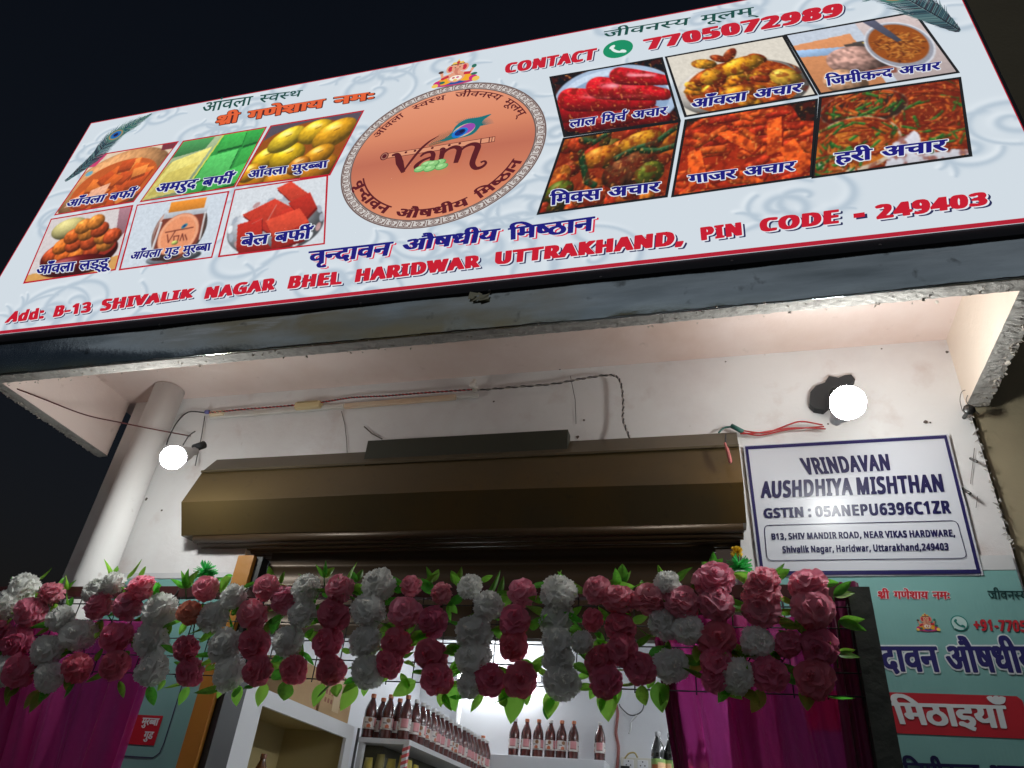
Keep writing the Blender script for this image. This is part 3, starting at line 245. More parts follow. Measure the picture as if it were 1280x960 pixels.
'jimikand':(5.45,[[350,61,0,-5,-1,-2,-14,-1,0,-13,-1,-2,-1,-1,-9,0,-8,-1,-4,-3,-2,-5,2,-6,3,-3,3,-1,2,6,5,3,8,0,5,-1,3,-2,1,-3,1,-4,-1,-5,-3,-3,5,-8,1,-2,-1,-1,-8,-4,-5,0,-1,1,-7,11,-12,1,-7,3,-5,3,-4,7,-1,8,-1,1,-9,0,-2,-8,-1,-1,-4,-2,-6,0,-3,1,-4,2,-5,6,0,-8,-4,-11,-4,-4,-5,0,-8,4,-1,1,1,3,3,5,2,7,-1,5,-2,2,-1,0,-5,-5,0,-23,-1,-2,-2,-1,-13,0,-1,3,-1,9,-14,-1,-8,3,-6,5,-3,9,0,5,2,5,3,5,5,3,5,2,16,1,1,0,0,4,-2,1,-34,-1,0,-50,-1,-2,-1,-1,-13,0,-1,1,-1,1,0,50,-1,2,-6,0,-1,-1,0,-50,-1,-2,-1,-1,-13,0,-1,1,-1,2,0,20,-1,1,-11,0,-1,-4,-1,-3,-5,-2,-8,0,-7,5,-3,6,-1,4,1,2,2,2,6,1,0,17,-1,2,-10,0,-1,-1,0,-50,-1,-2,-2,-1,-12,0,-2,1,0,35,-7,0,3,-6,2,-6,-2,-8,-2,-4,-8,-4,-12,0,-4,1,-5,2,-6,6,-5,8,-6,15,0,2,7,3,7,0,9,-18,5,-6,3,-2,1,2,1,2,-1,5,-2,4,-6,5,-1,2,3,6,2,1,23,0,1,2,0,5,-55,1,-1,-2,0,-50,0,-1,-2,-1,-12,0,-2,1,0,2,0,50,-1,1,-7,0,-1,0,0,2,0,7,6,1,-1,6,0,4,2,5,2,5,4,3,4,2,9,2,16,-1,6,-2,8,-4,10,-8,11,-12,59,0,0,1,-2,5,0,6,2,7,2,2,7,5,5,1,8,0,6,-2,7,-4,4,-7,4,-13,1,-1,168,0,2,-1],[216,37,-7,1,-5,-3,-2,-2,0,-3,0,-3,2,-3,4,-2,3,1,5,4,1,2],[318,53,-1,1,-83,0,0,-2,0,-9,12,-1,4,-1,5,-3,3,-5,2,5,6,2,31,0,6,4,4,2,11,2],[127,35,12,0,0,18,-12,0],[57,64,-4,5,-7,6,-5,3,-6,1,-7,0,-2,-1,-4,-4,0,-6,3,-4],[163,64,-1,6,-3,5,-3,4,-2,0,-3,-4,0,-5,2,-5,1,-1]]),
'jimikand+':(5.45,[[-4,65,1,2,4,1,1,12,4,8,8,4,11,3,16,-1,13,-3,12,-7,14,-16,50,0,1,14,5,8,9,4,14,1,8,-2,7,-5,10,-20,166,0,4,-3,-1,-14,-3,-1,-11,-1,-2,-15,-17,-2,-5,-5,1,-1,3,3,7,2,9,0,8,-3,4,-6,0,-5,-2,-9,3,-5,1,-7,-9,-5,-13,0,-7,11,-13,2,-11,6,-3,5,-3,9,-1,1,-3,-7,-5,-3,-12,-1,-6,2,-3,-9,-5,-7,-11,0,-6,2,-1,-4,-4,-2,-18,1,-2,2,-1,8,-18,2,-9,5,0,-15,-2,-2,-18,-1,-4,2,-1,4,-2,-5,-19,-1,-4,3,0,20,-1,1,-4,0,-3,-7,-5,-2,-13,1,-7,4,-2,-19,-18,-1,-4,3,-1,8,-11,-3,-12,0,-11,3,-6,6,-7,11,-2,-26,-3,-2,-16,0,-3,2,-1,5,0,46,-8,3],[212,33,-5,-1,-1,-2,1,-2,5,2],[105,49,-3,0,0,-11,4,1],[131,39,4,0,-1,10,-4,0],[301,49,-62,1,-1,-2,13,-3,7,-3,7,2,29,0],[44,49,5,-5,2,5],[190,49,-5,0,0,-4],[35,49,-5,0,-1,-1],[46,68,-5,4,-8,4,-4,-1,-3,-4,2,-3]]),
'miks':(3.34,[[216,61,0,-5,-1,-2,-1,0,-8,0,-1,-1,0,-50,-1,-2,-13,-1,-2,1,0,2,-1,21,-21,1,11,-12,7,-6,-1,-3,-4,-4,-2,-1,-6,0,-4,3,-16,17,-5,7,-4,6,-4,-3,-3,-3,0,-23,-1,-3,-13,0,-2,1,0,2,0,9,-1,0,-4,-1,-10,0,-6,2,-5,2,-3,4,-3,7,0,6,2,7,5,6,7,3,17,1,1,4,-2,1,-34,-1,0,-50,-1,-2,-2,-1,-12,0,-2,1,0,2,0,20,-1,1,-12,0,-1,-7,-2,-1,-3,-1,-7,0,-3,1,-4,3,-4,5,-1,5,2,4,6,2,0,18,-1,1,-10,-1,-1,-51,0,-1,-2,-1,-13,0,-1,1,0,2,0,50,-1,1,-7,0,-1,0,0,2,0,7,6,1,-1,6,0,4,2,5,2,5,4,3,4,2,9,2,16,-1,6,-2,8,-4,10,-8,11,-12,136,0,2,-1],[119,37,-7,1,-5,-2,-2,-4,0,-4,1,-2,2,-3,2,-1,3,1,5,4,2,2],[54,35,12,0,0,18,-12,0],[188,53,-11,0,0,-11,-2,-6,1,-1,8,0,5,1],[136,53,0,-11,23,0,1,0,0,7,-1,4,-22,1],[57,64,-4,5,-7,6,-5,3,-6,1,-7,0,-2,-1,-4,-4,0,-6,3,-4]]),
'miks+':(3.34,[[219,65,0,-14,-10,-2,0,-46,0,-4,-2,-2,-18,-1,-4,2,-5,-3,-11,0,-17,17,-11,12,-1,-1,0,-24,-4,-3,-18,1,-2,2,-1,8,-16,1,-11,6,-2,-17,-3,-1,-18,1,-2,2,0,20,-2,1,-3,0,-2,-6,-6,-3,-12,0,-8,5,-1,-17,-2,-2,-18,-1,-4,3,0,50,-8,2,-1,10,1,5,4,2,1,10,2,7,5,5,8,3,19,2,17,-4,13,-7,14,-16,135,0],[178,20,6,-6,0,6],[115,33,-5,-1,-1,-3,2,-1,2,1,2,2],[33,49,-4,0,1,-11,3,1],[59,39,4,0,-1,10,-4,0],[184,49,-3,0,0,-10,4,1],[93,49,-5,0,0,-4],[140,49,1,-3,15,1,-1,3],[46,68,-5,4,-8,4,-4,-1,-3,-4,2,-3]]),
'gajar':(3.14,[[0,62,0,1,2,1,199,0,1,-3,0,-7,-2,0,-7,-1,1,-9,-2,-7,-5,-6,-8,-5,10,-11,9,-7,1,-2,-1,-2,-5,-5,-8,0,-19,19,-9,11,-1,4,0,3,1,3,2,1,4,2,8,0,3,-1,1,0,2,6,-1,5,-1,2,-22,-1,-1,-51,0,-1,-2,-1,-12,0,-2,1,-1,2,0,33,-6,0,3,-6,2,-6,-1,-5,-3,-6,-3,-2,-4,-3,-13,0,-8,2,-6,5,-6,9,-3,6,-4,11,1,1,7,3,7,0,7,-17,6,-7,3,-2,2,2,0,6,-3,5,-5,5,-1,2,2,6,3,1,23,0,0,2,0,5,-54,1,-1,-2,0,-50,-1,-1,-1,-1,-13,0,-1,1,0,2,-1,50,0,1,-7,0,-1,-2,0,-50,-1,-1,-1,-1,-13,0,-1,1,-1,2,0,50,-7,1,-2,-1,0,-28,-1,-5,-2,-2,-2,-1,-8,0,-4,2,-4,3,-3,4,-1,5,2,6,6,2,0,14,0,1,-11,0,-1,2]]),
'gajar+':(3.14,[[206,65,0,-13,-2,-2,-6,-1,-2,-14,-9,-10,16,-16,-1,-8,-5,-5,-4,-1,-11,1,-25,25,-2,-23,-3,-2,-16,0,-4,2,-1,9,-10,-3,-13,0,-9,3,-6,5,-9,12,0,-21,-1,-6,-19,-1,-3,2,-2,4,-1,-4,-3,-2,-18,1,-2,2,-1,4,0,46,-1,-24,-1,-8,-7,-4,-10,0,-9,5,-6,10,1,10,2,2,5,3,0,6,-11,2,-1,5,0,9,5,3,200,0],[99,49,5,-4,2,4],[173,48,-1,1,-15,0,-1,-4,16,1],[89,49,-4,0,-1,-1]]),
'hari':(1.96,[[126,63,1,-7,-1,-2,-1,0,-7,0,-1,-1,0,-50,-1,-3,-14,0,-1,1,-1,1,0,50,-1,2,-6,-1,0,-10,-2,-7,-5,-6,-7,-4,9,-10,10,-9,0,-3,-5,-5,-6,0,-4,2,-16,15,-8,9,-3,5,-1,5,2,4,1,1,4,2,8,0,4,-1,1,1,2,4,0,3,-1,4,-1,1,-22,0,-1,-2,0,-11,-1,-2,-24,-1,-3,-1,0,-3,1,-1,15,-1,4,-1,5,-2,5,-4,2,-8,-2,-8,-3,-4,-7,-4,-8,-1,-2,1,-3,7,1,2,4,2,2,2,1,3,-1,2,-2,2,-5,1,-5,-1,-3,-3,-1,-5,2,-5,5,-7,9,-7,0,-2,-5,-5,-2,-1,-7,1,-11,10,-4,6,-3,10,0,6,4,7,-2,4,-1,6,1,7,4,3,5,2,18,1,0,4,-1,1,-33,0,-1,0,0,2,0,5,1,3,70,0,1,1,-2,9,0,4,2,4,2,4,3,2,5,2,12,1,6,-2,4,-2,3,-3,4,-7,5,-13,9,0],[99,64,-1,5,-4,7,-2,3,-2,0,-2,-1,-1,-4,0,-4,2,-5,1,-1]]),
'hari+':(1.96,[[130,65,0,-14,-9,-2,0,-46,-2,-6,-21,0,-5,-2,-10,0,-22,21,-5,-13,-4,-3,-10,-4,-1,-7,-6,-6,-14,0,-15,16,-3,7,-1,10,2,10,-1,14,5,9,-11,2,-1,10,1,6,69,1,1,14,4,8,10,4,14,1,8,-2,8,-6,8,-19,8,0],[34,17,-4,0,-3,-3,0,-2],[96,35,-10,-10,9,-9],[72,48,-1,1,-14,0,-1,-4,15,1]]),
'mithaiyan':(4.74,[[305,61,0,-5,-1,-2,-1,0,-7,0,-1,-1,0,-50,-1,-2,-1,-1,-13,0,-1,1,-1,1,0,50,-1,2,-6,0,-1,-1,0,-50,-1,-2,-1,-1,-13,0,-1,1,-1,2,0,10,-1,1,-5,-1,-13,0,-6,3,-6,5,-3,5,-2,9,1,3,8,3,2,2,1,5,-1,3,-2,2,-13,0,0,-12,-2,-3,-20,0,-3,-1,-1,-1,0,-2,2,-2,17,-1,6,-3,4,-4,2,-7,-2,-7,-3,-5,-5,-3,6,-3,0,-2,-3,-6,-2,-2,-6,1,-19,10,-9,2,-4,2,-1,4,2,5,4,2,8,0,9,-5,5,2,3,3,0,3,-4,3,-2,0,-7,-2,-7,1,-8,6,-3,8,0,4,1,3,4,4,4,3,4,1,12,0,1,1,0,3,-1,1,-29,-1,0,-50,-1,-2,-2,-1,-12,0,-2,1,0,1,0,50,-1,2,-18,0,-1,-1,0,-10,8,-5,4,-5,3,-7,1,-7,-2,-8,-4,-5,-7,-4,-8,-2,-15,0,-9,3,-7,5,-3,4,-2,5,0,8,3,9,4,5,3,2,6,2,7,1,1,2,-1,7,-27,0,0,-51,-1,-1,-1,-1,-13,0,-2,1,0,2,-1,21,-12,0,-1,-7,-2,-1,-3,-1,-7,0,-3,1,-4,3,-4,5,-1,5,2,4,6,2,0,18,-1,1,-10,0,-1,-2,0,-50,0,-1,-2,-1,-12,0,-2,1,0,2,0,50,-1,1,-7,0,-1,0,0,2,0,7,6,1,-1,6,0,4,2,5,2,5,4,3,4,2,9,2,16,-1,6,-2,8,-4,10,-8,11,-12,226,0,1,-1],[127,16,1,3,-1,7,-3,4,-5,3,-2,1,-6,-2,-2,-1,-4,-4,-1,-5,1,-4,2,-3,3,-3,5,-1,3,0,5,2],[252,54,-8,-1,1,-5,0,-5,-1,-5,-4,-5,-4,-3,2,-4,3,-2,2,0,3,1,7,4,0,23],[54,35,12,0,0,18,-12,0],[57,64,-4,5,-7,6,-5,3,-6,1,-7,0,-2,-1,-4,-4,0,-6,3,-4],[310,86,-2,-7,-3,-6,-5,-4,-9,-3,-11,0,-7,3,-7,6,-3,4,-2,6,1,2,6,3,7,0,2,-3,2,2,4,2,6,0,5,-3,2,2,6,0,7,-3]]),
'CONTACT':(7.13,[[64,61,1,-3,0,-3,-3,-5,-1,-1,-12,0,-8,2,-6,-3,-4,-6,-1,-9,0,-6,1,-5,3,-4,2,-3,5,-2,8,2,12,-1,1,-1,1,-2,-1,-8,-3,-2,-8,-1,-18,-1,-10,2,-8,4,-5,5,-2,5,-3,14,0,9,1,6,3,7,3,4,5,5,5,2,12,3,17,-1,8,-1],[73,55,4,4,5,3,11,3,16,0,5,-1,7,-2,4,-3,5,-4,3,-5,3,-13,0,-10,-1,-6,-3,-7,-3,-5,-5,-5,-4,-2,-12,-3,-14,0,-7,1,-6,2,-5,4,-4,4,-3,5,-3,14,0,9,2,9],[444,63,1,-8,-1,-3,-4,-1,-12,0,-1,-1,0,-46,-1,-3,-1,-1,-18,0,-3,0,-1,1,-1,49,0,1,-12,0,-4,0,-3,-2,-11,-1,-9,3,-3,-2,-3,-3,-4,-6,0,-4,0,-8,1,-6,3,-4,3,-4,4,-1,9,2,9,0,3,-1,1,-3,0,-5,0,-3,-2,-1,-6,-2,-8,-1,-14,0,-7,1,-7,2,-5,4,-3,4,-3,4,-2,8,-1,10,2,14,2,5,3,4,4,4,5,3,6,2,7,1,14,0,14,-3,2,2,3,0,50,0,3,0],[204,63,1,-3,0,-56,-1,-3,-4,-1,-16,0,-4,1,-14,20,0,-17,-1,-3,-4,-1,-15,0,-3,1,-1,3,0,56,1,3,4,1,16,0,3,-1,14,-20,1,17,0,3,4,1,15,0],[227,0,-2,1,0,3,0,46,-1,1,-13,0,-3,1,-1,3,0,8,2,1,2,0,51,0,3,-1,2,-3,0,-5,-1,-3,-4,-1,-12,0,-1,-1,-1,-49,-1,-1,-3,0],[329,1,-2,-1,-2,0,-16,0,-3,1,-7,15,-1,2,-6,0,-7,-16,-1,-2,-18,0,-3,0,-1,1,0,5,22,57,4,1,15,0,2,0,2,-1,22,-57],[101,13,5,3,3,5,2,7,0,8,-1,6,-3,5,-3,3,-3,1,-4,-2,-4,-6,-2,-6,0,-7,1,-7,2,-4,3,-4]]),
'7705072989':(9.16,[[128,62,5,2,5,1,15,0,9,-3,4,-3,2,-3,4,-8,1,-7,0,-18,-3,-12,-2,-4,-5,-5,-5,-2,-6,-1,-16,1,-6,2,-6,4,-2,3,-2,6,-2,9,0,17,3,12,4,6],[225,63,1,-3,0,-5,-1,-3,-4,-1,-18,0,-1,-8,0,-1,8,0,9,-2,4,-3,4,-4,2,-4,1,-7,-1,-6,-1,-5,-3,-4,-7,-5,-11,-3,-19,1,-5,1,-7,2,-1,3,0,6,2,3,3,1,9,0,10,-3,3,2,3,5,-2,5,-4,4,-15,-1,-3,1,-4,3,2,27,1,4,4,1,37,0],[242,62,4,2,6,1,15,0,5,-1,4,-2,6,-7,3,-6,2,-7,0,-8,0,-10,-2,-8,-2,-6,-3,-4,-4,-4,-10,-3,-16,1,-8,2,-4,4,-2,3,-2,5,-2,11,-1,7,1,10,2,9,1,4,2,3],[447,61,4,-4,4,-5,1,-6,2,-7,-1,-10,-1,-8,-4,-10,-7,-7,-9,-4,-7,-1,-14,0,-8,2,-1,3,0,5,1,3,4,1,12,0,5,4,2,4,-15,1,-4,2,-5,4,-3,6,-1,8,0,6,3,7,5,6,3,2,7,1,16,1,6,-1],[465,4,-5,5,-1,6,0,6,1,4,2,4,5,5,-4,5,-2,5,0,6,2,7,6,5,10,3,15,0,6,-1,6,-3,4,-4,3,-7,0,-4,-2,-5,-2,-4,-3,-3,6,-6,2,-5,0,-5,0,-5,-1,-3,-2,-3,-4,-4,-4,-2,-9,-2,-17,1,-8,1],[560,62,4,-3,3,-4,3,-6,1,-8,0,-10,-1,-8,-2,-8,-3,-4,-6,-7,-4,-2,-5,-2,-7,-1,-14,0,-8,2,-1,3,0,5,1,3,3,1,12,0,5,3,3,5,-15,1,-6,3,-4,4,-3,6,0,9,1,7,2,5,6,6,5,2,6,1,14,0],[116,63,0,-10,-22,-49,-2,-3,-3,-1,-17,0,-3,1,-1,2,0,3,21,45,-25,0,-3,1,-1,3,-24,-54,-4,-1,-17,0,-4,1,1,6,20,43,-1,1,-23,0,-3,1,-2,3,0,5,2,3,3,1,47,0,4,-1,1,-3,1,3,4,1,47,0],[296,1,0,1,0,4,20,44,-1,1,-22,0,-4,1,-1,3,1,8,4,1,46,0,4,-1,1,-3,0,-7,-24,-52,-4,-1,-16,0],[346,1,-1,3,0,7,23,24,3,5,2,5,0,3,-2,2,-4,-3,-4,0,-10,0,-3,0,-4,5,0,5,8,5,11,3,17,-1,6,-1,5,-3,3,-4,2,-4,0,-7,-1,-8,-5,-8,-15,-16,19,0,4,-1,1,-3,-1,-8,-4,-1,-46,0],[487,13,2,2,1,4,-2,2,-2,2,-2,-3,0,-3,1,-3],[145,48,-2,-6,-1,-8,1,-12,2,-6,2,3,1,6,0,17,-1,4],[259,48,-2,-4,-1,-7,1,-14,1,-5,1,-2,2,4,1,8,0,13],[429,49,-2,-5,0,-4,2,-4,3,3,0,2,0,4],[543,49,-2,-3,-1,-5,2,-4,1,-1,2,2,1,3,-1,5],[487,50,-2,-2,2,-3,1,2]]),
'Add:':(3.53,[[186,13,2,2,5,2,9,0,4,-1,2,-1,2,-3,1,-4,-1,-5,-3,-3,-5,-1,-10,0,-3,1,-3,2,-1,2,0,5],[118,67,1,-4,0,-59,0,-3,-4,-1,-30,-1,-6,1,-5,3,-4,4,-2,3,-3,11,0,7,1,7,4,7,4,5,6,3,3,0,13,1,0,13,1,2,1,1,3,1,14,0],[177,67,1,-4,0,-59,0,-3,-4,-1,-30,-1,-6,1,-5,3,-3,3,-3,3,-1,5,-1,6,0,10,1,6,2,6,5,4,6,4,4,0,12,1,0,13,1,2,1,1,2,1,15,0],[1,1,-1,5,22,56,2,2,3,0,13,0,4,-1,1,-2,21,-55,0,-5,-4,-1,-16,0,-2,2,-6,15,-8,1,-1,-1,-6,-15,-1,-1,-3,-1,-15,0],[93,36,-2,-1,-1,-2,-2,-6,1,-7,2,-5,2,-2,2,4,1,4,0,9,-2,5],[152,36,-3,-3,-1,-5,0,-8,2,-5,2,-2,1,1,1,3,1,5,0,9,-2,4],[210,47,1,-4,-1,-6,-4,-3,-3,-1,-11,0,-4,2,-2,2,-1,4,0,5,1,2,3,2,3,1,11,0,5,-2]]),
'B-13':(3.58,[[160,3,-1,4,0,5,1,3,4,1,9,0,11,-3,4,2,1,3,0,3,-1,2,-3,3,-3,0,-12,1,-2,1,0,2,1,8,3,1,8,0,5,2,3,5,-1,4,-2,1,-6,-3,-3,-1,-11,1,-5,5,0,5,8,4,11,3,14,0,5,-1,4,-1,5,-3,4,-5,1,-8,-1,-7,-4,-6,5,-5,2,-8,-1,-9,-3,-5,-3,-3,-5,-3,-11,-2,-19,1,-7,1],[9,63,4,1,31,0,10,-3,3,-1,3,-3,2,-5,1,-8,-2,-6,-3,-4,4,-4,2,-2,1,-8,-2,-9,-5,-6,-5,-3,-7,-2,-33,0,-4,1,-1,3,0,56],[143,0,-18,0,-4,1,0,3,0,36,-10,1,-4,5,0,5,17,13,17,0,2,0,1,-1,1,-59,-1,-3],[32,13,5,1,3,5,0,2,-1,3,-2,1,-3,2,-2,-1],[66,20,0,8,0,2,2,1,30,0,3,0,1,-1,0,-8,0,-2,-1,-1,-31,-1,-2,1],[33,40,3,1,2,3,0,3,-1,2,-4,2,-1,-1]]),
'SHIVALIK':(7.04,[[5,3,-1,3,0,6,1,3,3,1,9,0,11,-3,3,2,2,3,0,2,-3,3,-16,7,-4,3,-3,3,-1,5,-1,8,1,6,3,3,3,3,4,2,9,2,17,-1,7,-1,6,-2,1,-5,-3,-7,-3,0,-10,0,-8,2,-2,-2,-1,-2,1,-2,2,-3,17,-8,6,-6,2,-4,0,-6,-1,-6,-2,-5,-3,-3,-4,-2,-12,-3,-18,1,-7,1],[63,63,4,1,15,0,4,-1,1,-3,0,-19,1,-1,11,0,0,20,1,3,3,1,16,0,3,-1,1,-3,0,-56,-1,-3,-3,-1,-16,0,-4,1,0,3,0,22,-1,1,-11,-1,0,-22,-1,-3,-4,-1,-15,0,-4,1,-1,3,0,56],[227,63,0,-3,0,-3,-19,-53,-2,-3,-4,-1,-15,0,-4,1,-18,52,-1,0,-5,-1,0,-39,0,-1,5,-1,1,-1,0,-6,0,-3,-1,-1,-3,0,-29,0,-2,0,-2,1,0,9,2,1,4,1,1,1,-1,39,-6,2,0,6,1,3,3,1,53,0,2,-1,8,-23,9,23,3,1,16,0,2,0],[221,1,0,5,23,57,1,1,3,0,14,0,4,-1,1,-1,22,-55,0,-6,-2,-1,-2,0,-16,0,-3,1,-7,16,-1,1,-7,-1,-6,-16,-1,-1,-19,0,-2,0],[376,63,0,-3,0,-6,-2,-1,-3,-1,-1,-1,0,-39,6,-2,0,-6,-1,-3,-3,-1,-29,0,-4,1,-4,-1,-40,0,-2,0,-2,1,0,3,0,56,1,3,3,1,15,0,3,0,1,-1,1,-50,21,0,3,-1,1,-1,5,1,0,39,0,1,-5,1,-1,1,-1,6,1,3,1,1,3,0,29,0],[382,63,3,1,18,0,2,-2,1,-8,9,10,19,0,4,-1,0,-5,-20,-23,22,-29,-1,-5,-4,-1,-19,0,-2,2,-9,11,0,-9,0,-3,-1,-1,-3,0,-16,0,-3,1,-1,3,0,56]]),
'NAGAR':(5.34,[[270,1,-2,-1,-2,0,-18,0,-2,1,-6,17,-7,0,-1,-2,-6,-14,-2,-2,-17,0,-4,1,-1,2,-7,-2,-13,-2,-15,0,-11,2,-7,4,-5,5,-4,9,-2,8,0,9,3,11,3,6,5,5,8,4,5,2,7,1,15,0,9,-2,7,-2,2,-1,-1,-4,-2,-6,-2,-1,-11,-1,-10,3,-7,-3,-2,-2,-3,-6,-1,-8,0,-7,4,-7,4,-4,6,-1,2,0,0,10,-9,1,-3,1,-1,8,1,3,3,1,28,0,3,-1,2,-3,0,-26,22,56,1,1,3,0,17,0,2,-1,1,-2,20,-52,1,-3],[9,1,-1,3,0,56,1,3,4,1,16,0,3,-1,14,-20,0,17,1,3,4,1,15,0,3,-1,1,-3,0,-56,-1,-3,-3,-1,-17,0,-3,1,-14,20,0,-17,-1,-3,-4,-1,-15,0],[139,1,-1,-1,-3,0,-15,0,-4,1,-7,16,-1,1,-6,0,-6,-16,-2,-2,-18,0,-3,0,-1,1,0,3,1,4,22,55,3,1,15,0,3,0,1,-1,22,-56,1,-3],[273,63,3,1,30,0,9,-2,5,-3,2,-2,3,-6,0,-5,0,-6,-2,-6,-7,-7,13,-21,0,-3,0,-2,-4,-1,-19,0,-2,2,-8,13,0,-11,-1,-3,-3,-1,-16,0,-4,1,0,3,0,56],[297,50,-1,-1,0,-11,1,-1,2,2,2,4,-1,4,-1,2]]),
'BHEL':(4.02,[[9,63,4,1,31,0,10,-3,3,-1,3,-3,2,-5,1,-8,-2,-6,-3,-4,4,-4,2,-2,1,-8,-2,-9,-5,-6,-5,-3,-7,-2,-33,0,-4,1,-1,3,0,56],[71,63,4,1,16,0,3,-1,1,-3,0,-19,1,-1,11,0,0,20,1,3,4,1,15,0,4,-1,0,-3,0,-56,0,-3,-4,-1,-15,0,-4,1,-1,3,0,22,-1,1,-11,-1,0,-22,-1,-3,-4,-1,-15,0,-4,1,0,3,0,56],[141,1,-1,3,0,56,1,3,4,1,40,0,3,-1,2,-3,0,-5,-2,-3,-3,-1,-19,0,-1,-1,0,-10,21,-1,2,-1,0,-7,0,-3,-2,-1,-21,-1,0,-12,1,-1,19,0,3,-1,2,-3,-1,-8,-4,-1,-40,0],[197,64,18,0,4,-1,1,-3,0,-46,1,-1,20,0,3,-1,1,-3,0,-5,-1,-3,-4,-1,-40,0,-4,1,-1,3,0,56,1,3],[32,13,5,1,3,5,0,2,-1,3,-2,1,-3,2,-2,-1],[33,40,3,1,2,3,0,3,-1,2,-4,2,-1,-1]]),
'HARIDWAR':(8.18,[[68,63,1,-3,0,-56,-1,-3,-4,-1,-15,0,-4,1,-1,3,0,22,-11,1,-1,-1,0,-22,-1,-3,-4,-1,-15,0,-3,1,-1,3,0,56,1,3,4,1,14,0,4,-1,1,-3,0,-20,12,0,0,1,0,19,1,3,4,1,15,0],[138,1,-2,-1,-2,0,-16,0,-3,1,-7,16,-1,1,-7,-1,-6,-15,-2,-2,-18,0,-2,0,-2,1,1,6,22,56,4,1,14,0,3,0,2,-2,21,-55],[140,63,1,1,3,0,30,0,8,-2,7,-4,3,-6,1,-6,0,-5,-1,-4,-2,-4,-6,-6,12,-18,1,1,4,2,1,1,0,39,-6,2,-1,6,1,3,1,1,3,0,29,0,3,-1,1,-3,0,-6,-7,-2,0,-39,1,-1,4,-1,2,-1,0,-6,0,-3,-2,-1,-2,0,-55,0,-2,2,-8,13,0,-11,-1,-3,-4,-1,-15,0,-3,1,-2,3,0,56],[239,1,-1,3,0,56,0,3,4,1,32,0,10,-3,7,-4,4,-4,3,-5,2,-5,1,-8,0,-6,-2,-10,-2,-5,-4,-5,-4,-3,-4,-3,-13,-3,-30,0],[300,63,2,1,3,0,15,0,3,0,2,-2,3,-13,4,13,2,1,3,1,18,0,2,-2,4,-14,4,14,1,1,4,1,15,0,4,-1,0,-3,0,-2,-15,-57,-2,-1,-2,0,-16,0,-3,1,-1,1,-5,17,-5,-16,-2,-2,-3,-1,-15,0,-4,1,-14,52,-2,7],[384,1,0,5,23,57,1,1,3,0,14,0,4,-1,1,-1,21,-54,1,-3,0,-4,-2,-1,-2,0,-16,0,-3,1,-7,16,-1,1,-7,-1,-6,-16,-1,-1,-18,0,-3,0],[455,63,3,1,30,0,10,-3,6,-4,2,-3,1,-5,0,-6,0,-5,-4,-6,-5,-5,13,-21,0,-3,0,-2,-4,-1,-19,0,-2,2,-8,12,0,-10,-1,-3,-3,-1,-16,0,-4,1,0,3,0,56],[263,14,5,2,4,3,3,5,1,6,0,7,-3,6,-3,5,-3,1,-4,2,-1,-1,0,-36],[164,37,3,3,2,3,-1,4,-1,2,-3,1,0,-1],[479,37,2,2,2,4,-1,4,-1,2,-2,1,-1,-1,0,-11]]),
'UTTRAKHAND,':(10.68,[[638,-9,0,5,4,19,4,1,16,0,2,0,2,-2,1,-2,-1,-5,-4,-10,-3,-6,-4,-1,-13,0],[68,63,0,-3,0,-38,-1,-9,-4,-6,-4,-3,-4,-3,-10,-2,-17,1,-8,1,-4,3,-4,4,-3,4,-2,9,0,39,1,3,4,1,15,0,3,0,1,-1,1,-42,2,-5,4,-3,4,3,2,5,0,42,2,1,3,0,15,0],[70,63,2,1,2,0,107,0,2,0,2,-1,0,-8,0,-3,-2,-1,-16,-1,0,-46,-1,-3,-3,-1,-16,0,-4,1,0,3,0,46,-16,1,-15,-1,0,-46,0,-3,-4,-1,-16,0,-3,1,-1,3,0,46,-1,1,-13,0,-3,1,-1,3],[308,1,-2,-1,-2,0,-19,0,-2,3,-6,14,-6,1,-1,-1,-6,-15,-2,-2,-41,0,-1,1,-8,14,0,-11,-2,-3,-3,-1,-15,0,-3,0,-1,1,-1,3,1,59,1,1,3,0,30,0,8,-2,5,-3,3,-3,2,-4,1,-11,-2,-7,-7,-7,10,-16,20,52,2,1,3,0,14,0,3,0,2,-3,21,-53,1,-3],[310,63,4,1,18,0,1,-2,1,-8,10,10,19,0,4,-1,0,-5,-21,-23,22,-29,0,-5,-4,-1,-19,0,-2,1,-9,12,0,-9,-1,-3,-1,-1,-3,0,-15,0,-4,1,-1,3,0,56],[370,63,4,1,16,0,3,-1,1,-3,0,-19,1,-1,11,0,0,20,1,3,4,1,15,0,4,-1,0,-3,0,-56,-1,-3,-3,-1,-15,0,-4,1,-1,3,0,22,-1,1,-11,-1,0,-22,-1,-3,-4,-1,-15,0,-4,1,-1,3,0,56],[500,1,-2,-1,-2,0,-16,0,-3,1,-1,1,-6,15,-1,1,-7,-1,-6,-15,-2,-2,-18,0,-2,0,-2,1,0,4,1,3,20,53,2,2,4,1,14,0,3,0,2,-2,22,-56],[502,1,-1,3,0,56,1,3,4,1,16,0,4,-1,14,-20,0,17,1,3,3,1,16,0,3,-1,1,-3,0,-56,-1,-3,-4,-1,-16,0,-3,1,-15,20,0,-17,-1,-3,-3,-1,-15,0],[574,1,-1,3,0,56,0,3,4,1,32,0,10,-3,7,-4,5,-5,2,-5,3,-11,0,-7,-2,-10,-3,-5,-3,-4,-3,-4,-6,-3,-12,-3,-30,0],[598,14,5,2,4,3,3,5,1,6,0,7,-3,6,-3,5,-3,1,-4,2,-1,-1,0,-36],[212,50,0,-1,0,-11,0,-1,3,2,1,4,-1,5]]),
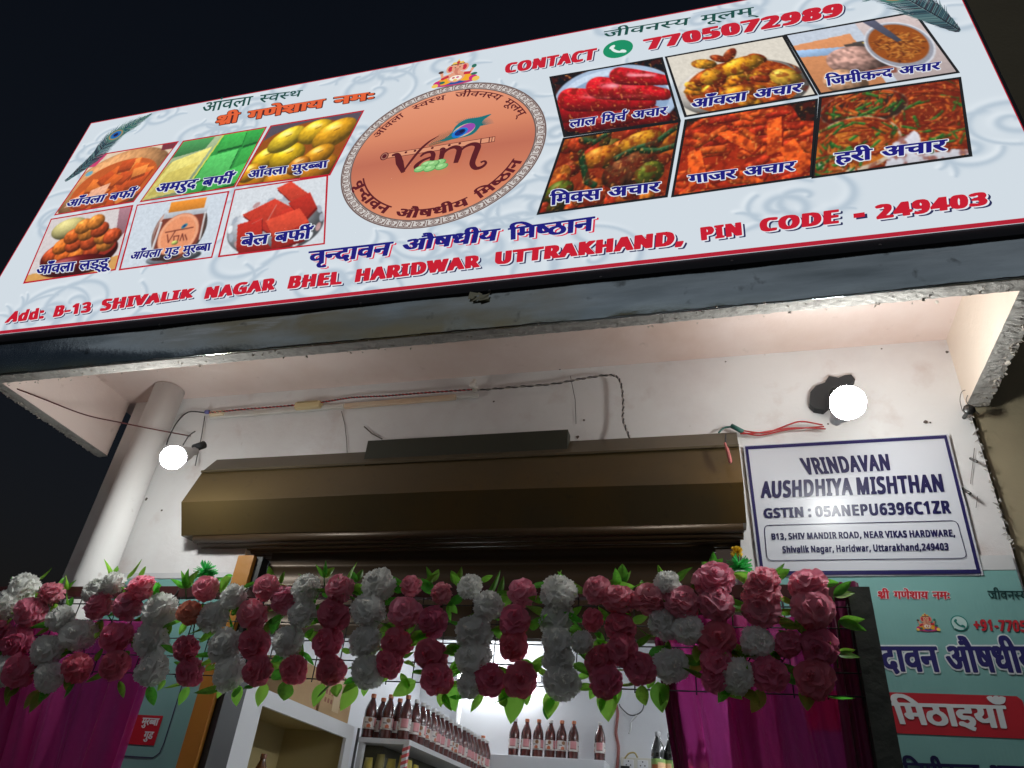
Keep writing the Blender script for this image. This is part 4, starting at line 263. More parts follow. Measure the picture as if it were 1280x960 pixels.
'PIN':(2.90,[[9,1,-1,3,0,56,1,3,4,1,28,0,7,-1,7,-3,4,-6,3,-9,-1,-7,-3,-6,-4,-5,-5,-3,-8,-1,-9,-1,0,-18,-1,-3,-4,-1,-14,0],[63,63,4,1,28,0,3,0,2,-1,0,-9,-2,-1,-4,-1,-1,-1,0,-39,7,-2,0,-6,-1,-3,-4,-1,-28,0,-3,0,-1,1,0,9,1,1,4,1,1,1,0,39,-6,2,-1,6],[166,63,1,-3,0,-56,-1,-3,-3,-1,-17,0,-3,1,-15,20,0,-17,-1,-3,-3,-1,-15,0,-4,1,0,3,0,56,0,3,4,1,16,0,4,-1,14,-20,0,17,1,3,4,1,15,0],[33,37,2,1,2,4,0,3,-1,2,-3,3,-1,-1]]),
'CODE':(4.31,[[64,61,1,-3,0,-3,-3,-5,-1,-1,-12,0,-8,2,-6,-3,-4,-6,-1,-9,0,-6,1,-5,3,-4,2,-3,5,-2,8,2,12,-1,1,-1,1,-2,-1,-8,-3,-2,-8,-1,-18,-1,-10,2,-8,4,-5,5,-2,5,-3,14,0,9,1,6,3,7,3,4,5,5,5,2,12,3,17,-1,8,-1],[73,55,4,4,5,3,11,3,16,0,5,-1,7,-2,4,-3,5,-4,3,-5,3,-13,0,-10,-1,-6,-3,-7,-3,-5,-5,-5,-4,-2,-12,-3,-14,0,-7,1,-6,2,-5,4,-4,4,-3,5,-3,14,0,9,2,9],[143,1,-1,3,0,56,1,3,4,1,31,0,10,-3,7,-3,4,-5,3,-5,3,-12,0,-7,-1,-9,-3,-6,-3,-4,-4,-4,-5,-3,-10,-2,-9,-1,-23,0],[212,1,-1,3,0,56,1,3,4,1,40,0,3,-1,1,-3,0,-5,-1,-3,-3,-1,-20,0,0,-1,0,-10,21,-1,2,-1,0,-7,0,-3,-2,-1,-21,-1,0,-12,0,-1,20,0,3,-1,1,-3,0,-8,-4,-1,-40,0],[101,13,5,3,3,5,2,7,0,8,-1,6,-3,5,-3,3,-3,1,-4,-2,-4,-6,-2,-6,0,-7,1,-7,2,-4,3,-4],[167,14,6,2,3,3,3,4,1,6,0,9,-3,6,-5,5,-5,2,-1,-1,0,-36]]),
'249403':(5.56,[[161,61,5,-4,2,-3,2,-6,2,-8,-1,-16,-3,-9,-2,-4,-6,-7,-5,-2,-4,-2,-7,-1,-14,0,-8,2,-1,3,0,5,1,3,4,1,11,0,5,2,3,6,-11,1,-5,1,-5,2,-4,4,-3,8,0,8,1,5,2,6,6,5,5,3,6,1,13,0,6,-1],[171,14,0,8,1,3,26,38,1,1,19,0,2,0,2,-1,0,-36,1,-1,7,0,0,13,2,13,4,6,3,3,5,3,6,1,14,0,6,-1,5,-3,3,-3,5,-9,2,-15,-1,-10,-1,-8,-2,-6,-3,-4,-4,-4,-4,-2,-6,-1,-13,0,-7,2,-5,3,-4,3,-2,4,-2,7,-1,-4,-1,0,-7,-1,0,-12,-2,-1,-2,0,-15,0,-4,1,-1,3,0,9,-23,0,-2,0],[287,3,-1,4,0,5,1,3,3,1,9,0,11,-3,4,2,2,3,0,3,-2,3,-3,2,-3,0,-12,1,-1,1,-1,2,1,8,4,1,8,0,4,2,3,5,-1,4,-2,1,-6,-3,-2,-1,-12,1,-4,5,0,5,7,4,12,3,13,0,6,-1,4,-1,5,-3,3,-5,2,-7,-2,-9,-3,-5,4,-5,3,-8,-1,-8,-3,-6,-3,-3,-6,-3,-11,-2,-18,1,-7,1],[5,1,-1,3,0,7,22,23,4,5,2,5,0,3,-2,4,-6,-4,-3,0,-12,0,-4,6,0,4,8,5,11,3,16,-1,5,-1,5,-2,3,-3,3,-5,0,-9,-1,-6,-4,-8,-15,-17,18,0,4,-1,1,-3,-1,-8,-4,-1,-46,0],[108,63,1,-3,0,-33,7,-1,2,-4,-1,-8,-8,-2,0,-8,0,-3,-4,-1,-18,0,-1,2,-1,11,-22,0,-4,1,-1,3,1,8,26,38,4,1,16,0],[257,15,2,5,1,8,0,13,-1,4,-2,4,-2,-5,-1,-7,0,-14,1,-4],[144,49,-2,-1,-1,-4,0,-4,3,-4,2,2,1,3,-1,4]]),
'VRINDAVAN':(8.40,[[23,0,-2,1,-1,3,-20,54,0,5,3,1,14,0,2,-1,11,-31,11,31,3,1,13,0,3,-1,0,-4,-20,-58,-3,-1],[64,63,3,1,27,0,8,-2,4,-3,3,-2,2,-3,1,-6,0,-10,-3,-5,-6,-6,14,-22,1,5,5,1,0,1,0,40,-6,3,0,8,3,1,26,0,3,-1,1,-3,-1,-5,-6,-3,0,-40,0,-1,6,-2,1,-5,-1,-3,-3,-1,-26,0,-2,1,-1,2,-1,-2,-2,-1,-16,0,-1,1,-14,23,0,-1,-1,-22,-3,-1,-12,0,-2,1,-1,3,0,56],[213,63,1,-3,0,-56,-1,-3,-3,-1,-14,0,-2,1,-19,29,-1,-29,-3,-1,-12,0,-2,1,-1,3,0,56,1,3,2,1,14,0,3,-1,19,-29,1,29,2,1,13,0],[226,1,-1,3,0,56,1,3,2,1,29,0,10,-3,7,-5,3,-3,4,-6,1,-5,1,-9,0,-6,-2,-9,-5,-8,-3,-3,-4,-3,-11,-3,-8,-1,-22,0],[284,1,0,2,0,4,22,56,3,1,12,0,3,-1,22,-57,0,-5,-3,-1,-14,0,-1,1,-7,17,-11,0,-2,-1,-6,-16,-2,-1,-13,0],[379,0,-13,0,-3,1,-20,57,0,3,0,2,2,1,13,0,3,-1,12,-31,11,31,2,1,13,0,3,-1,0,-5,-20,-56,-1,-1],[461,1,-3,-1,-12,0,-3,1,-7,16,-1,1,-11,0,-6,-16,-2,-2,-15,0,-2,1,0,5,23,57,2,1,12,0,3,-1,22,-58],[466,63,2,1,14,0,3,-1,19,-29,1,29,3,1,12,0,2,-1,1,-3,0,-56,-1,-3,-3,-1,-14,0,-2,1,-19,29,-1,-29,-3,-1,-12,0,-3,1,0,3,0,56],[245,13,7,1,4,2,3,2,3,7,2,7,-1,7,-4,7,-6,4,-8,2,-1,-1,0,-37],[315,34,-1,-3,2,0],[430,34,-1,-3,0,-1,2,1],[83,37,2,-1,5,2,3,4,0,5,-4,3,-4,1,-2,0]]),
'AUSHDHIYA MISHTHAN':(16.23,[[122,63,1,-3,0,-36,-2,-10,-3,-6,-4,-4,-4,-2,-10,-3,-14,0,-6,2,-5,3,-3,2,-3,5,-3,9,0,40,1,3,2,1,13,0,3,-1,1,-42,1,-5,2,-1,3,-3,3,0,3,1,3,2,3,7,0,41,3,1,13,0],[131,2,-1,4,0,5,1,3,2,1,6,0,9,-3,4,0,4,1,3,5,-1,3,-2,2,-17,8,-6,5,-2,6,-1,7,2,5,1,3,3,3,5,3,8,2,15,-1,12,-3,0,-4,-3,-7,-2,-1,-6,0,-10,3,-4,-2,-1,-3,0,-3,3,-2,17,-8,6,-5,1,-5,1,-8,-2,-6,-2,-3,-2,-3,-6,-3,-9,-2,-16,0],[665,3,0,3,0,5,0,3,1,1,8,0,7,-2,6,-1,4,2,3,3,0,2,-2,3,-18,9,-6,6,-2,4,-1,6,1,6,2,4,4,4,3,2,9,2,15,-1,5,-1,7,-2,0,-5,-3,-6,-8,-1,-10,3,-3,-1,-2,-4,0,-2,2,-3,17,-8,5,-3,2,-4,2,-6,0,-5,-2,-6,-2,-4,-7,-5,-10,-2,-16,0,-5,2],[1,1,-1,5,23,57,3,1,12,0,2,-1,23,-57,0,-5,-3,-1,-14,0,-2,1,-6,17,-12,0,-1,-1,-7,-16,-2,-1,-13,0],[240,1,-2,-1,-13,0,-3,1,0,25,-1,1,-17,0,0,-23,-1,-3,-2,-1,-13,0,-2,1,-1,3,0,56,1,3,2,1,13,0,3,-1,0,-23,1,-1,17,1,0,20,1,3,2,1,13,0,2,-1,1,-3,0,-56],[253,1,-1,3,0,56,1,3,2,1,30,0,10,-3,7,-5,6,-8,2,-11,0,-10,-1,-6,-2,-5,-3,-6,-6,-5,-5,-2,-8,-2,-8,-1,-22,0],[319,1,0,3,0,56,0,3,3,1,13,0,2,-1,1,-3,0,-20,17,-1,0,1,1,23,3,1,13,0,2,-1,1,-3,0,-56,-1,-3,-3,-1,-13,0,-2,1,-1,3,0,23,-16,0,-1,-1,-1,-25,-3,-1,-13,0],[470,63,0,-5,-19,-34,0,-20,-1,-3,-2,-1,-13,0,-3,1,0,23,-18,33,-1,-3,-5,-1,-1,-1,0,-40,6,-3,0,-8,-2,-1,-27,0,-2,1,-1,3,1,5,6,2,0,1,0,40,-6,3,-1,5,1,3,2,1,27,0,2,-1,3,1,14,0,2,-1,9,-17,11,17,2,1,13,0],[529,1,-3,-1,-13,0,-2,1,-7,16,-1,1,-12,0,-6,-16,-1,-2,-15,0,-3,1,1,6,22,56,2,1,13,0,3,-1,21,-56,1,-4],[622,63,0,-3,0,-56,0,-3,-3,-1,-13,0,-2,1,-1,3,0,15,-7,-18,-1,-1,-13,0,-3,1,-7,18,-1,-15,0,-3,-3,-1,-12,0,-3,1,0,3,0,56,1,3,2,1,16,0,3,-1,13,-32,13,32,2,1,16,0],[661,64,1,-3,-1,-6,-6,-3,0,-40,0,-1,6,-2,0,-8,-3,-1,-26,0,-2,0,-1,3,1,6,6,3,0,40,-1,1,-5,2,0,8,2,1,26,0],[721,1,-1,3,0,56,1,3,2,1,13,0,2,-1,1,-3,0,-20,17,-1,1,1,1,23,2,1,13,0,2,-1,1,-3,0,-56,0,-3,-3,-1,-13,0,-2,1,-1,3,0,23,-17,0,-1,-1,0,-25,-3,-1,-13,0],[815,0,-14,0,-2,1,-1,50,-15,0,-2,1,-1,8,1,3,1,1,2,0,48,0,3,-1,0,-8,-1,-3,-2,-1,-14,0,0,-48,-1,-2],[841,1,-1,3,0,56,0,3,3,1,13,0,2,-1,1,-3,0,-20,17,-1,1,1,0,23,3,1,12,0,3,-1,0,-3,0,-56,0,-3,-3,-1,-12,0,-2,1,-1,3,-1,23,-17,0,0,-1,-1,-25,-3,-1,-12,0],[899,1,0,4,23,58,3,1,12,0,2,-1,1,-1,22,-56,0,-5,-3,-1,-14,0,-2,2,-6,16,-12,0,-1,-2,-6,-15,-3,-1,-13,0],[967,63,2,1,14,0,2,-1,20,-29,0,29,3,1,12,0,3,-1,0,-3,0,-56,0,-3,-3,-1,-14,0,-2,1,-19,29,-1,-29,-3,-1,-12,0,-2,1,-1,3,0,56],[272,13,8,1,5,3,4,5,2,7,0,8,-2,5,-2,3,-3,3,-3,2,-9,2,-1,-1,0,-37],[32,34,-2,-3,1,-1,2,1],[498,34,-2,-3,3,0],[931,34,-2,-3,3,-1,0,1]]),
'GSTIN : 05ANEPU6396C1ZR':(18.79,[[321,13,0,-8,-1,-3,-2,-2,-3,-1,-8,0,-6,3,-1,7,1,4,2,2,4,1,7,0,5,-1],[64,3,-14,-4,-17,0,-12,3,-8,6,-6,11,-2,15,3,14,7,10,7,4,13,3,16,-1,12,-3,1,-5,-4,-7,-8,0,-12,3,-9,-4,-5,-7,-2,-11,2,-8,5,-6,6,-4,6,0,3,1,0,11,-12,1,0,11,2,1,28,-1,1,-3,0,-27],[71,3,-1,8,1,4,9,0,13,-3,4,2,2,3,-2,5,-18,9,-6,6,-2,10,1,6,2,4,7,6,9,2,15,-1,11,-3,1,-5,-3,-6,-8,-1,-11,3,-3,-1,-2,-4,3,-5,17,-8,7,-7,2,-11,-2,-6,-3,-4,-7,-5,-9,-2,-16,0],[360,63,6,2,12,0,5,-2,7,-4,4,-7,3,-14,0,-12,-1,-9,-5,-11,-8,-5,-6,-2,-10,0,-6,2,-8,5,-3,8,-3,14,2,20,4,9],[445,63,1,-3,-1,-8,-2,-1,-20,0,-1,-9,17,-2,8,-7,2,-4,1,-7,-1,-8,-2,-6,-3,-3,-6,-3,-10,-3,-15,0,-10,4,-1,3,1,9,8,0,12,-3,5,2,3,6,-1,5,-4,4,-17,-1,-6,4,3,31,3,1],[695,63,15,1,2,-1,1,-42,4,-7,5,-2,6,3,3,7,1,41,3,1,12,0,3,-1,0,-43,-2,-9,-6,-7,-10,-4,-15,-1,-9,2,-8,5,-4,6,-2,8],[791,-1,-13,0,-11,4,-6,8,-3,11,1,19,4,12,7,7,11,4,18,0,3,-1,1,-2,-1,-9,-15,0,-6,-4,-3,-5,13,-1,5,-1,7,-5,3,-5,1,-10,-2,-11,-6,-7],[811,3,-1,8,1,4,9,0,13,-3,5,2,3,5,-1,3,-2,3,-6,2,-10,0,-2,1,-1,2,1,8,2,1,10,0,4,2,3,5,-1,4,-4,2,-10,-4,-7,0,-3,1,-3,5,0,4,8,5,10,2,14,-1,9,-3,4,-4,2,-7,-1,-10,-4,-6,5,-5,2,-7,0,-8,-4,-7,-7,-5,-11,-3,-16,0],[896,64,10,-4,4,-5,2,-6,2,-15,-3,-18,-4,-8,-5,-4,-5,-3,-10,-2,-17,1,-1,3,0,8,3,1,13,0,6,5,2,4,-15,1,-5,2,-5,4,-2,5,-2,9,3,12,5,7,4,2,7,2],[952,-1,-13,0,-11,4,-6,6,-3,12,0,16,4,15,7,8,12,4,18,0,3,-1,1,-2,-1,-8,-16,-1,-5,-4,-3,-5,1,-1,12,0,5,-1,7,-6,3,-5,1,-11,-2,-10,-5,-6],[1027,61,0,-5,-3,-6,-9,-1,-9,3,-8,-4,-4,-6,-2,-9,1,-8,4,-9,8,-4,11,2,8,-1,1,-3,0,-8,-10,-3,-16,0,-11,3,-6,3,-7,10,-3,15,2,15,6,10,9,7,11,3,15,-1],[119,63,3,1,49,0,3,-1,3,1,28,-1,1,-8,-7,-3,0,-40,7,-3,0,-8,-3,-1,-26,0,-3,1,0,8,6,3,0,40,-6,2,-1,-2,-2,-1,-15,0,-1,-50,-3,-1,-14,1,-1,3,0,47,-18,1],[270,1,-3,-1,-16,1,-20,29,0,-29,-3,-1,-12,0,-3,1,1,62,2,1,16,-1,20,-29,0,29,3,1,13,0,2,-1],[451,1,0,6,22,56,3,1,14,-1,22,-55,1,-7,-3,-1,-14,0,-2,2,-6,16,-12,0,-7,-17,-15,-1],[574,1,-2,-1,-17,1,-19,29,-1,-29,-3,-1,-12,0,-2,1,0,62,2,1,16,-1,20,-29,0,29,3,1,13,0,2,-1],[587,1,-1,3,0,59,3,1,40,-1,1,-8,-1,-3,-24,-1,0,-11,22,-1,1,-1,1,-7,-1,-3,-2,-1,-21,0,0,-13,1,-1,23,-1,1,-3,0,-8,-3,-1],[639,1,-1,3,1,59,2,1,27,0,9,-2,4,-3,4,-6,2,-9,-1,-7,-3,-6,-3,-4,-6,-2,-7,-2,-10,-1,-1,-21,-2,-1],[1064,0,-13,0,-3,1,0,40,-10,0,-5,6,0,3,2,2,17,12,12,0,2,-1,1,-59,-1,-3],[1134,1,-3,-1,-45,0,-3,1,0,10,26,40,-24,1,-1,3,0,8,3,1,43,0,3,-1,0,-10,-26,-40,26,-1,1,-3],[1142,63,2,1,30,-1,8,-2,4,-4,3,-6,0,-11,-2,-6,-7,-7,13,-21,0,-5,-3,-1,-16,1,-13,23,-1,-23,-3,-1,-13,0,-3,1,0,59],[783,12,3,2,2,5,0,6,-2,3,-3,2,-5,-3,-2,-4,3,-7],[944,12,3,3,2,5,-2,7,-3,3,-5,-3,-2,-4,3,-7],[372,12,3,2,1,4,2,12,-1,14,-2,4,-3,4,-4,-5,-2,-8,1,-17,2,-6],[482,34,-1,-3,2,0],[321,48,0,-9,-3,-4,-3,-1,-9,0,-5,3,-1,6,2,6,4,2,10,0],[889,52,-4,-3,-2,-4,1,-7,4,-4,5,3,2,4,-2,8],[657,35,7,2,4,5,-1,5,-5,4,-5,0],[1160,37,6,0,4,4,0,6,-4,3,-6,1]]),
'B13, SHIV MANDIR ROAD, NEAR VIKAS HARDWARE,':(34.09,[[169,-10,-1,3,4,22,3,0,14,0,1,-6,-7,-18,-3,-1],[1076,-10,-1,4,4,21,3,0,14,0,1,-7,-7,-17,-3,-1],[2148,-10,-1,3,4,22,3,0,14,0,1,-4,0,-3,-7,-17,-3,-1],[117,3,-2,3,2,9,7,0,9,-3,5,0,6,3,2,5,-2,3,-2,2,-5,2,-12,0,-1,3,1,9,13,1,5,3,1,4,-1,3,-5,2,-11,-4,-7,0,-4,6,0,4,7,4,11,3,10,0,10,-3,6,-5,2,-8,-1,-9,-4,-6,4,-4,2,-6,1,-7,-3,-8,-6,-7,-10,-3,-18,0],[218,2,-1,4,1,9,7,0,9,-3,6,0,4,2,2,4,-2,4,-17,8,-7,6,-2,5,0,8,0,4,3,5,7,5,8,2,14,-1,11,-3,1,-4,-3,-7,-7,-1,-11,3,-3,-1,-3,-4,3,-5,17,-8,7,-6,2,-10,-1,-7,-2,-4,-7,-5,-8,-3,-18,0],[893,59,6,4,6,1,16,1,11,-3,8,-7,5,-12,2,-16,-3,-12,-8,-10,-5,-3,-7,-2,-14,-1,-13,3,-7,6,-5,10,-2,16,3,15,3,5],[1583,2,-1,4,1,9,7,0,9,-3,6,0,3,2,3,4,-3,4,-16,8,-6,5,-3,10,0,6,2,5,5,6,11,3,14,-1,11,-3,1,-4,-3,-7,-7,-1,-11,3,-4,-2,-2,-3,3,-5,17,-8,6,-4,2,-4,1,-7,-3,-11,-7,-6,-8,-3,-18,0],[9,63,32,0,8,-2,5,-4,2,-4,1,-8,-2,-7,-3,-4,5,-7,2,-8,-2,-9,-5,-6,-11,-4,-30,0,-2,1,-1,59],[97,0,-13,0,-3,1,0,41,-10,-1,-4,6,0,4,2,2,16,11,10,0,3,-1,0,-59],[272,1,0,3,0,59,14,1,3,-1,1,-23,18,-1,0,1,1,23,3,1,13,-1,1,-3,-1,-59,-13,-1,-3,1,-1,26,-18,0,-1,-1,0,-25,-3,-1],[422,63,-1,-8,-20,-55,-13,0,-3,1,-20,56,-1,-3,-6,-2,0,-40,6,-3,0,-8,-3,-1,-25,0,-2,1,0,8,6,3,0,40,-6,3,-1,6,1,3,27,0,3,-1,3,1,14,0,12,-34,12,33,15,1],[514,63,1,-3,0,-56,-1,-3,-13,-1,-3,1,-1,22,-9,-23,-12,0,-3,1,-9,21,0,-21,-3,-1,-13,1,-1,59,1,3,17,1,3,-1,13,-34,13,34,3,1],[580,1,-2,-1,-14,0,-7,17,-1,1,-13,0,-8,-18,-13,0,-3,1,1,5,23,58,13,0,2,-1,23,-58],[640,1,-17,0,-21,31,-1,-31,-2,-1,-13,1,-1,59,1,3,17,0,21,-31,0,31,3,1,14,-1,0,-59],[654,1,-1,3,0,59,3,1,28,0,7,-2,8,-4,7,-9,3,-12,-1,-16,-5,-11,-6,-5,-12,-4],[715,64,27,0,2,-1,0,-8,-6,-3,0,-40,6,-3,1,-6,-1,-3,-27,0,-3,1,0,8,7,3,-1,40,-6,3,0,6],[753,64,29,0,9,-3,5,-4,3,-9,0,-9,-3,-6,-6,-6,13,-21,0,-5,-17,-1,-15,24,-1,-1,-1,-22,-2,-1,-14,1,-1,59],[830,64,30,-1,9,-2,5,-5,2,-8,0,-9,-3,-6,-6,-6,13,-21,0,-5,-17,0,-14,22,-1,1,-1,-1,-1,-22,-3,-1,-13,1,-1,59],[1009,1,-2,-1,-14,0,-7,17,-1,1,-13,0,-8,-18,-13,0,-3,1,0,5,23,58,13,0,3,-1,22,-57],[1015,1,-1,3,0,59,3,1,27,0,10,-3,6,-3,8,-10,2,-12,-1,-14,-6,-12,-7,-6,-11,-3],[1128,1,-1,3,1,59,3,1,15,-1,20,-31,1,31,3,1,13,-1,1,-3,-1,-59,-3,-1,-14,1,-21,31,-1,-31,-3,-1],[1197,0,-1,4,0,59,3,1,38,0,1,-9,-1,-3,-24,-1,0,-11,22,-1,2,-8,-1,-3,-2,-1,-21,0,0,-13,1,-1,23,-1,1,-3,0,-8,-3,-1],[1240,1,-1,5,23,57,3,1,12,0,23,-58,0,-5,-2,-1,-14,0,-7,18,-13,0,-1,-1,-7,-17,-14,0],[1306,64,28,0,9,-2,6,-5,3,-6,0,-11,-2,-6,-7,-7,13,-21,0,-5,-17,0,-15,23,-1,-1,-1,-22,-3,-1,-13,1,-1,59],[1375,63,3,1,11,0,3,-1,12,-33,12,34,47,0,1,-3,-1,-6,-6,-3,0,-40,6,-3,0,-8,-3,-1,-24,0,-3,1,0,8,6,3,0,40,-6,2,-1,3,-20,-56,-3,-1,-13,0,-20,55],[1581,1,-3,-1,-13,0,-8,18,-13,0,-8,-18,-29,0,-2,1,-16,21,-1,-21,-3,-1,-13,0,-1,4,0,59,3,1,14,-1,1,-16,16,17,14,0,3,-1,0,-5,-21,-23,20,-26,21,54,3,1,13,0,23,-58],[1657,1,0,3,0,59,14,1,3,-1,1,-23,18,-1,0,1,1,23,3,1,13,-1,1,-3,0,-59,-14,-1,-3,1,-1,26,-18,0,-1,-1,0,-25,-3,-1],[1716,1,-1,5,23,57,3,1,12,0,23,-58,0,-5,-2,-1,-14,0,-7,18,-13,0,-1,-1,-7,-17,-14,0],[1782,64,28,0,9,-2,6,-5,3,-6,0,-11,-2,-6,-7,-7,13,-21,0,-5,-17,0,-15,23,-1,-1,-1,-22,-2,-1,-14,1,-1,59],[1839,1,-1,3,1,59,2,1,28,0,9,-3,7,-3,7,-10,2,-12,0,-7,-1,-10,-6,-10,-8,-6,-10,-2],[1979,63,0,-6,-15,-56,-14,-1,-3,1,-9,30,-9,-30,-14,-1,-3,1,-15,57,0,5,14,1,3,-1,7,-27,9,27,2,1,14,0,9,-28,8,27,14,1],[2038,1,-2,-1,-14,0,-8,18,-13,0,-7,-18,-13,0,-3,1,0,7,23,56,13,0,2,-1,22,-56],[2044,64,28,0,8,-2,6,-4,4,-8,0,-11,-3,-7,-6,-5,13,-21,0,-5,-17,0,-15,23,-1,-1,-1,-22,-3,-1,-13,1,-1,59],[2101,0,-1,4,1,59,2,1,39,0,1,-9,-1,-3,-24,-1,0,-11,22,-1,1,-8,-1,-3,-2,-1,-20,0,0,-13,1,-1,23,-1,1,-3,-1,-8,-3,-1],[916,12,7,3,4,6,1,6,0,10,-4,10,-5,4,-5,1,-7,-3,-3,-4,-3,-7,0,-7,1,-6,4,-8,6,-5],[26,13,8,0,4,1,2,5,-1,5,-4,3,-9,0],[671,13,7,0,6,3,5,6,2,5,0,10,-2,6,-4,5,-6,3,-9,0],[1032,13,8,0,6,4,4,5,2,7,0,9,-4,8,-4,3,-7,2,-6,0],[1856,13,8,0,6,4,4,5,2,7,0,9,-4,8,-4,3,-6,2,-6,0],[550,36,-2,-6,4,1],[979,36,-2,-6,4,1],[1270,36,-2,-6,4,1],[1550,36,-1,-5,3,0],[1746,36,-2,-6,4,1],[2008,36,-2,-5,4,0],[770,37,6,0,4,3,2,5,-4,5,-8,1],[847,37,6,0,4,3,2,5,-2,4,-4,2,-6,0],[1323,37,6,0,4,2,1,7,-2,3,-5,2,-4,0],[1799,37,6,0,4,2,1,7,-2,3,-5,2,-4,0],[2061,37,6,0,4,2,2,4,-2,6,-6,2,-4,0],[26,51,0,-11,8,0,4,2,1,4,-2,3,-5,2]]),
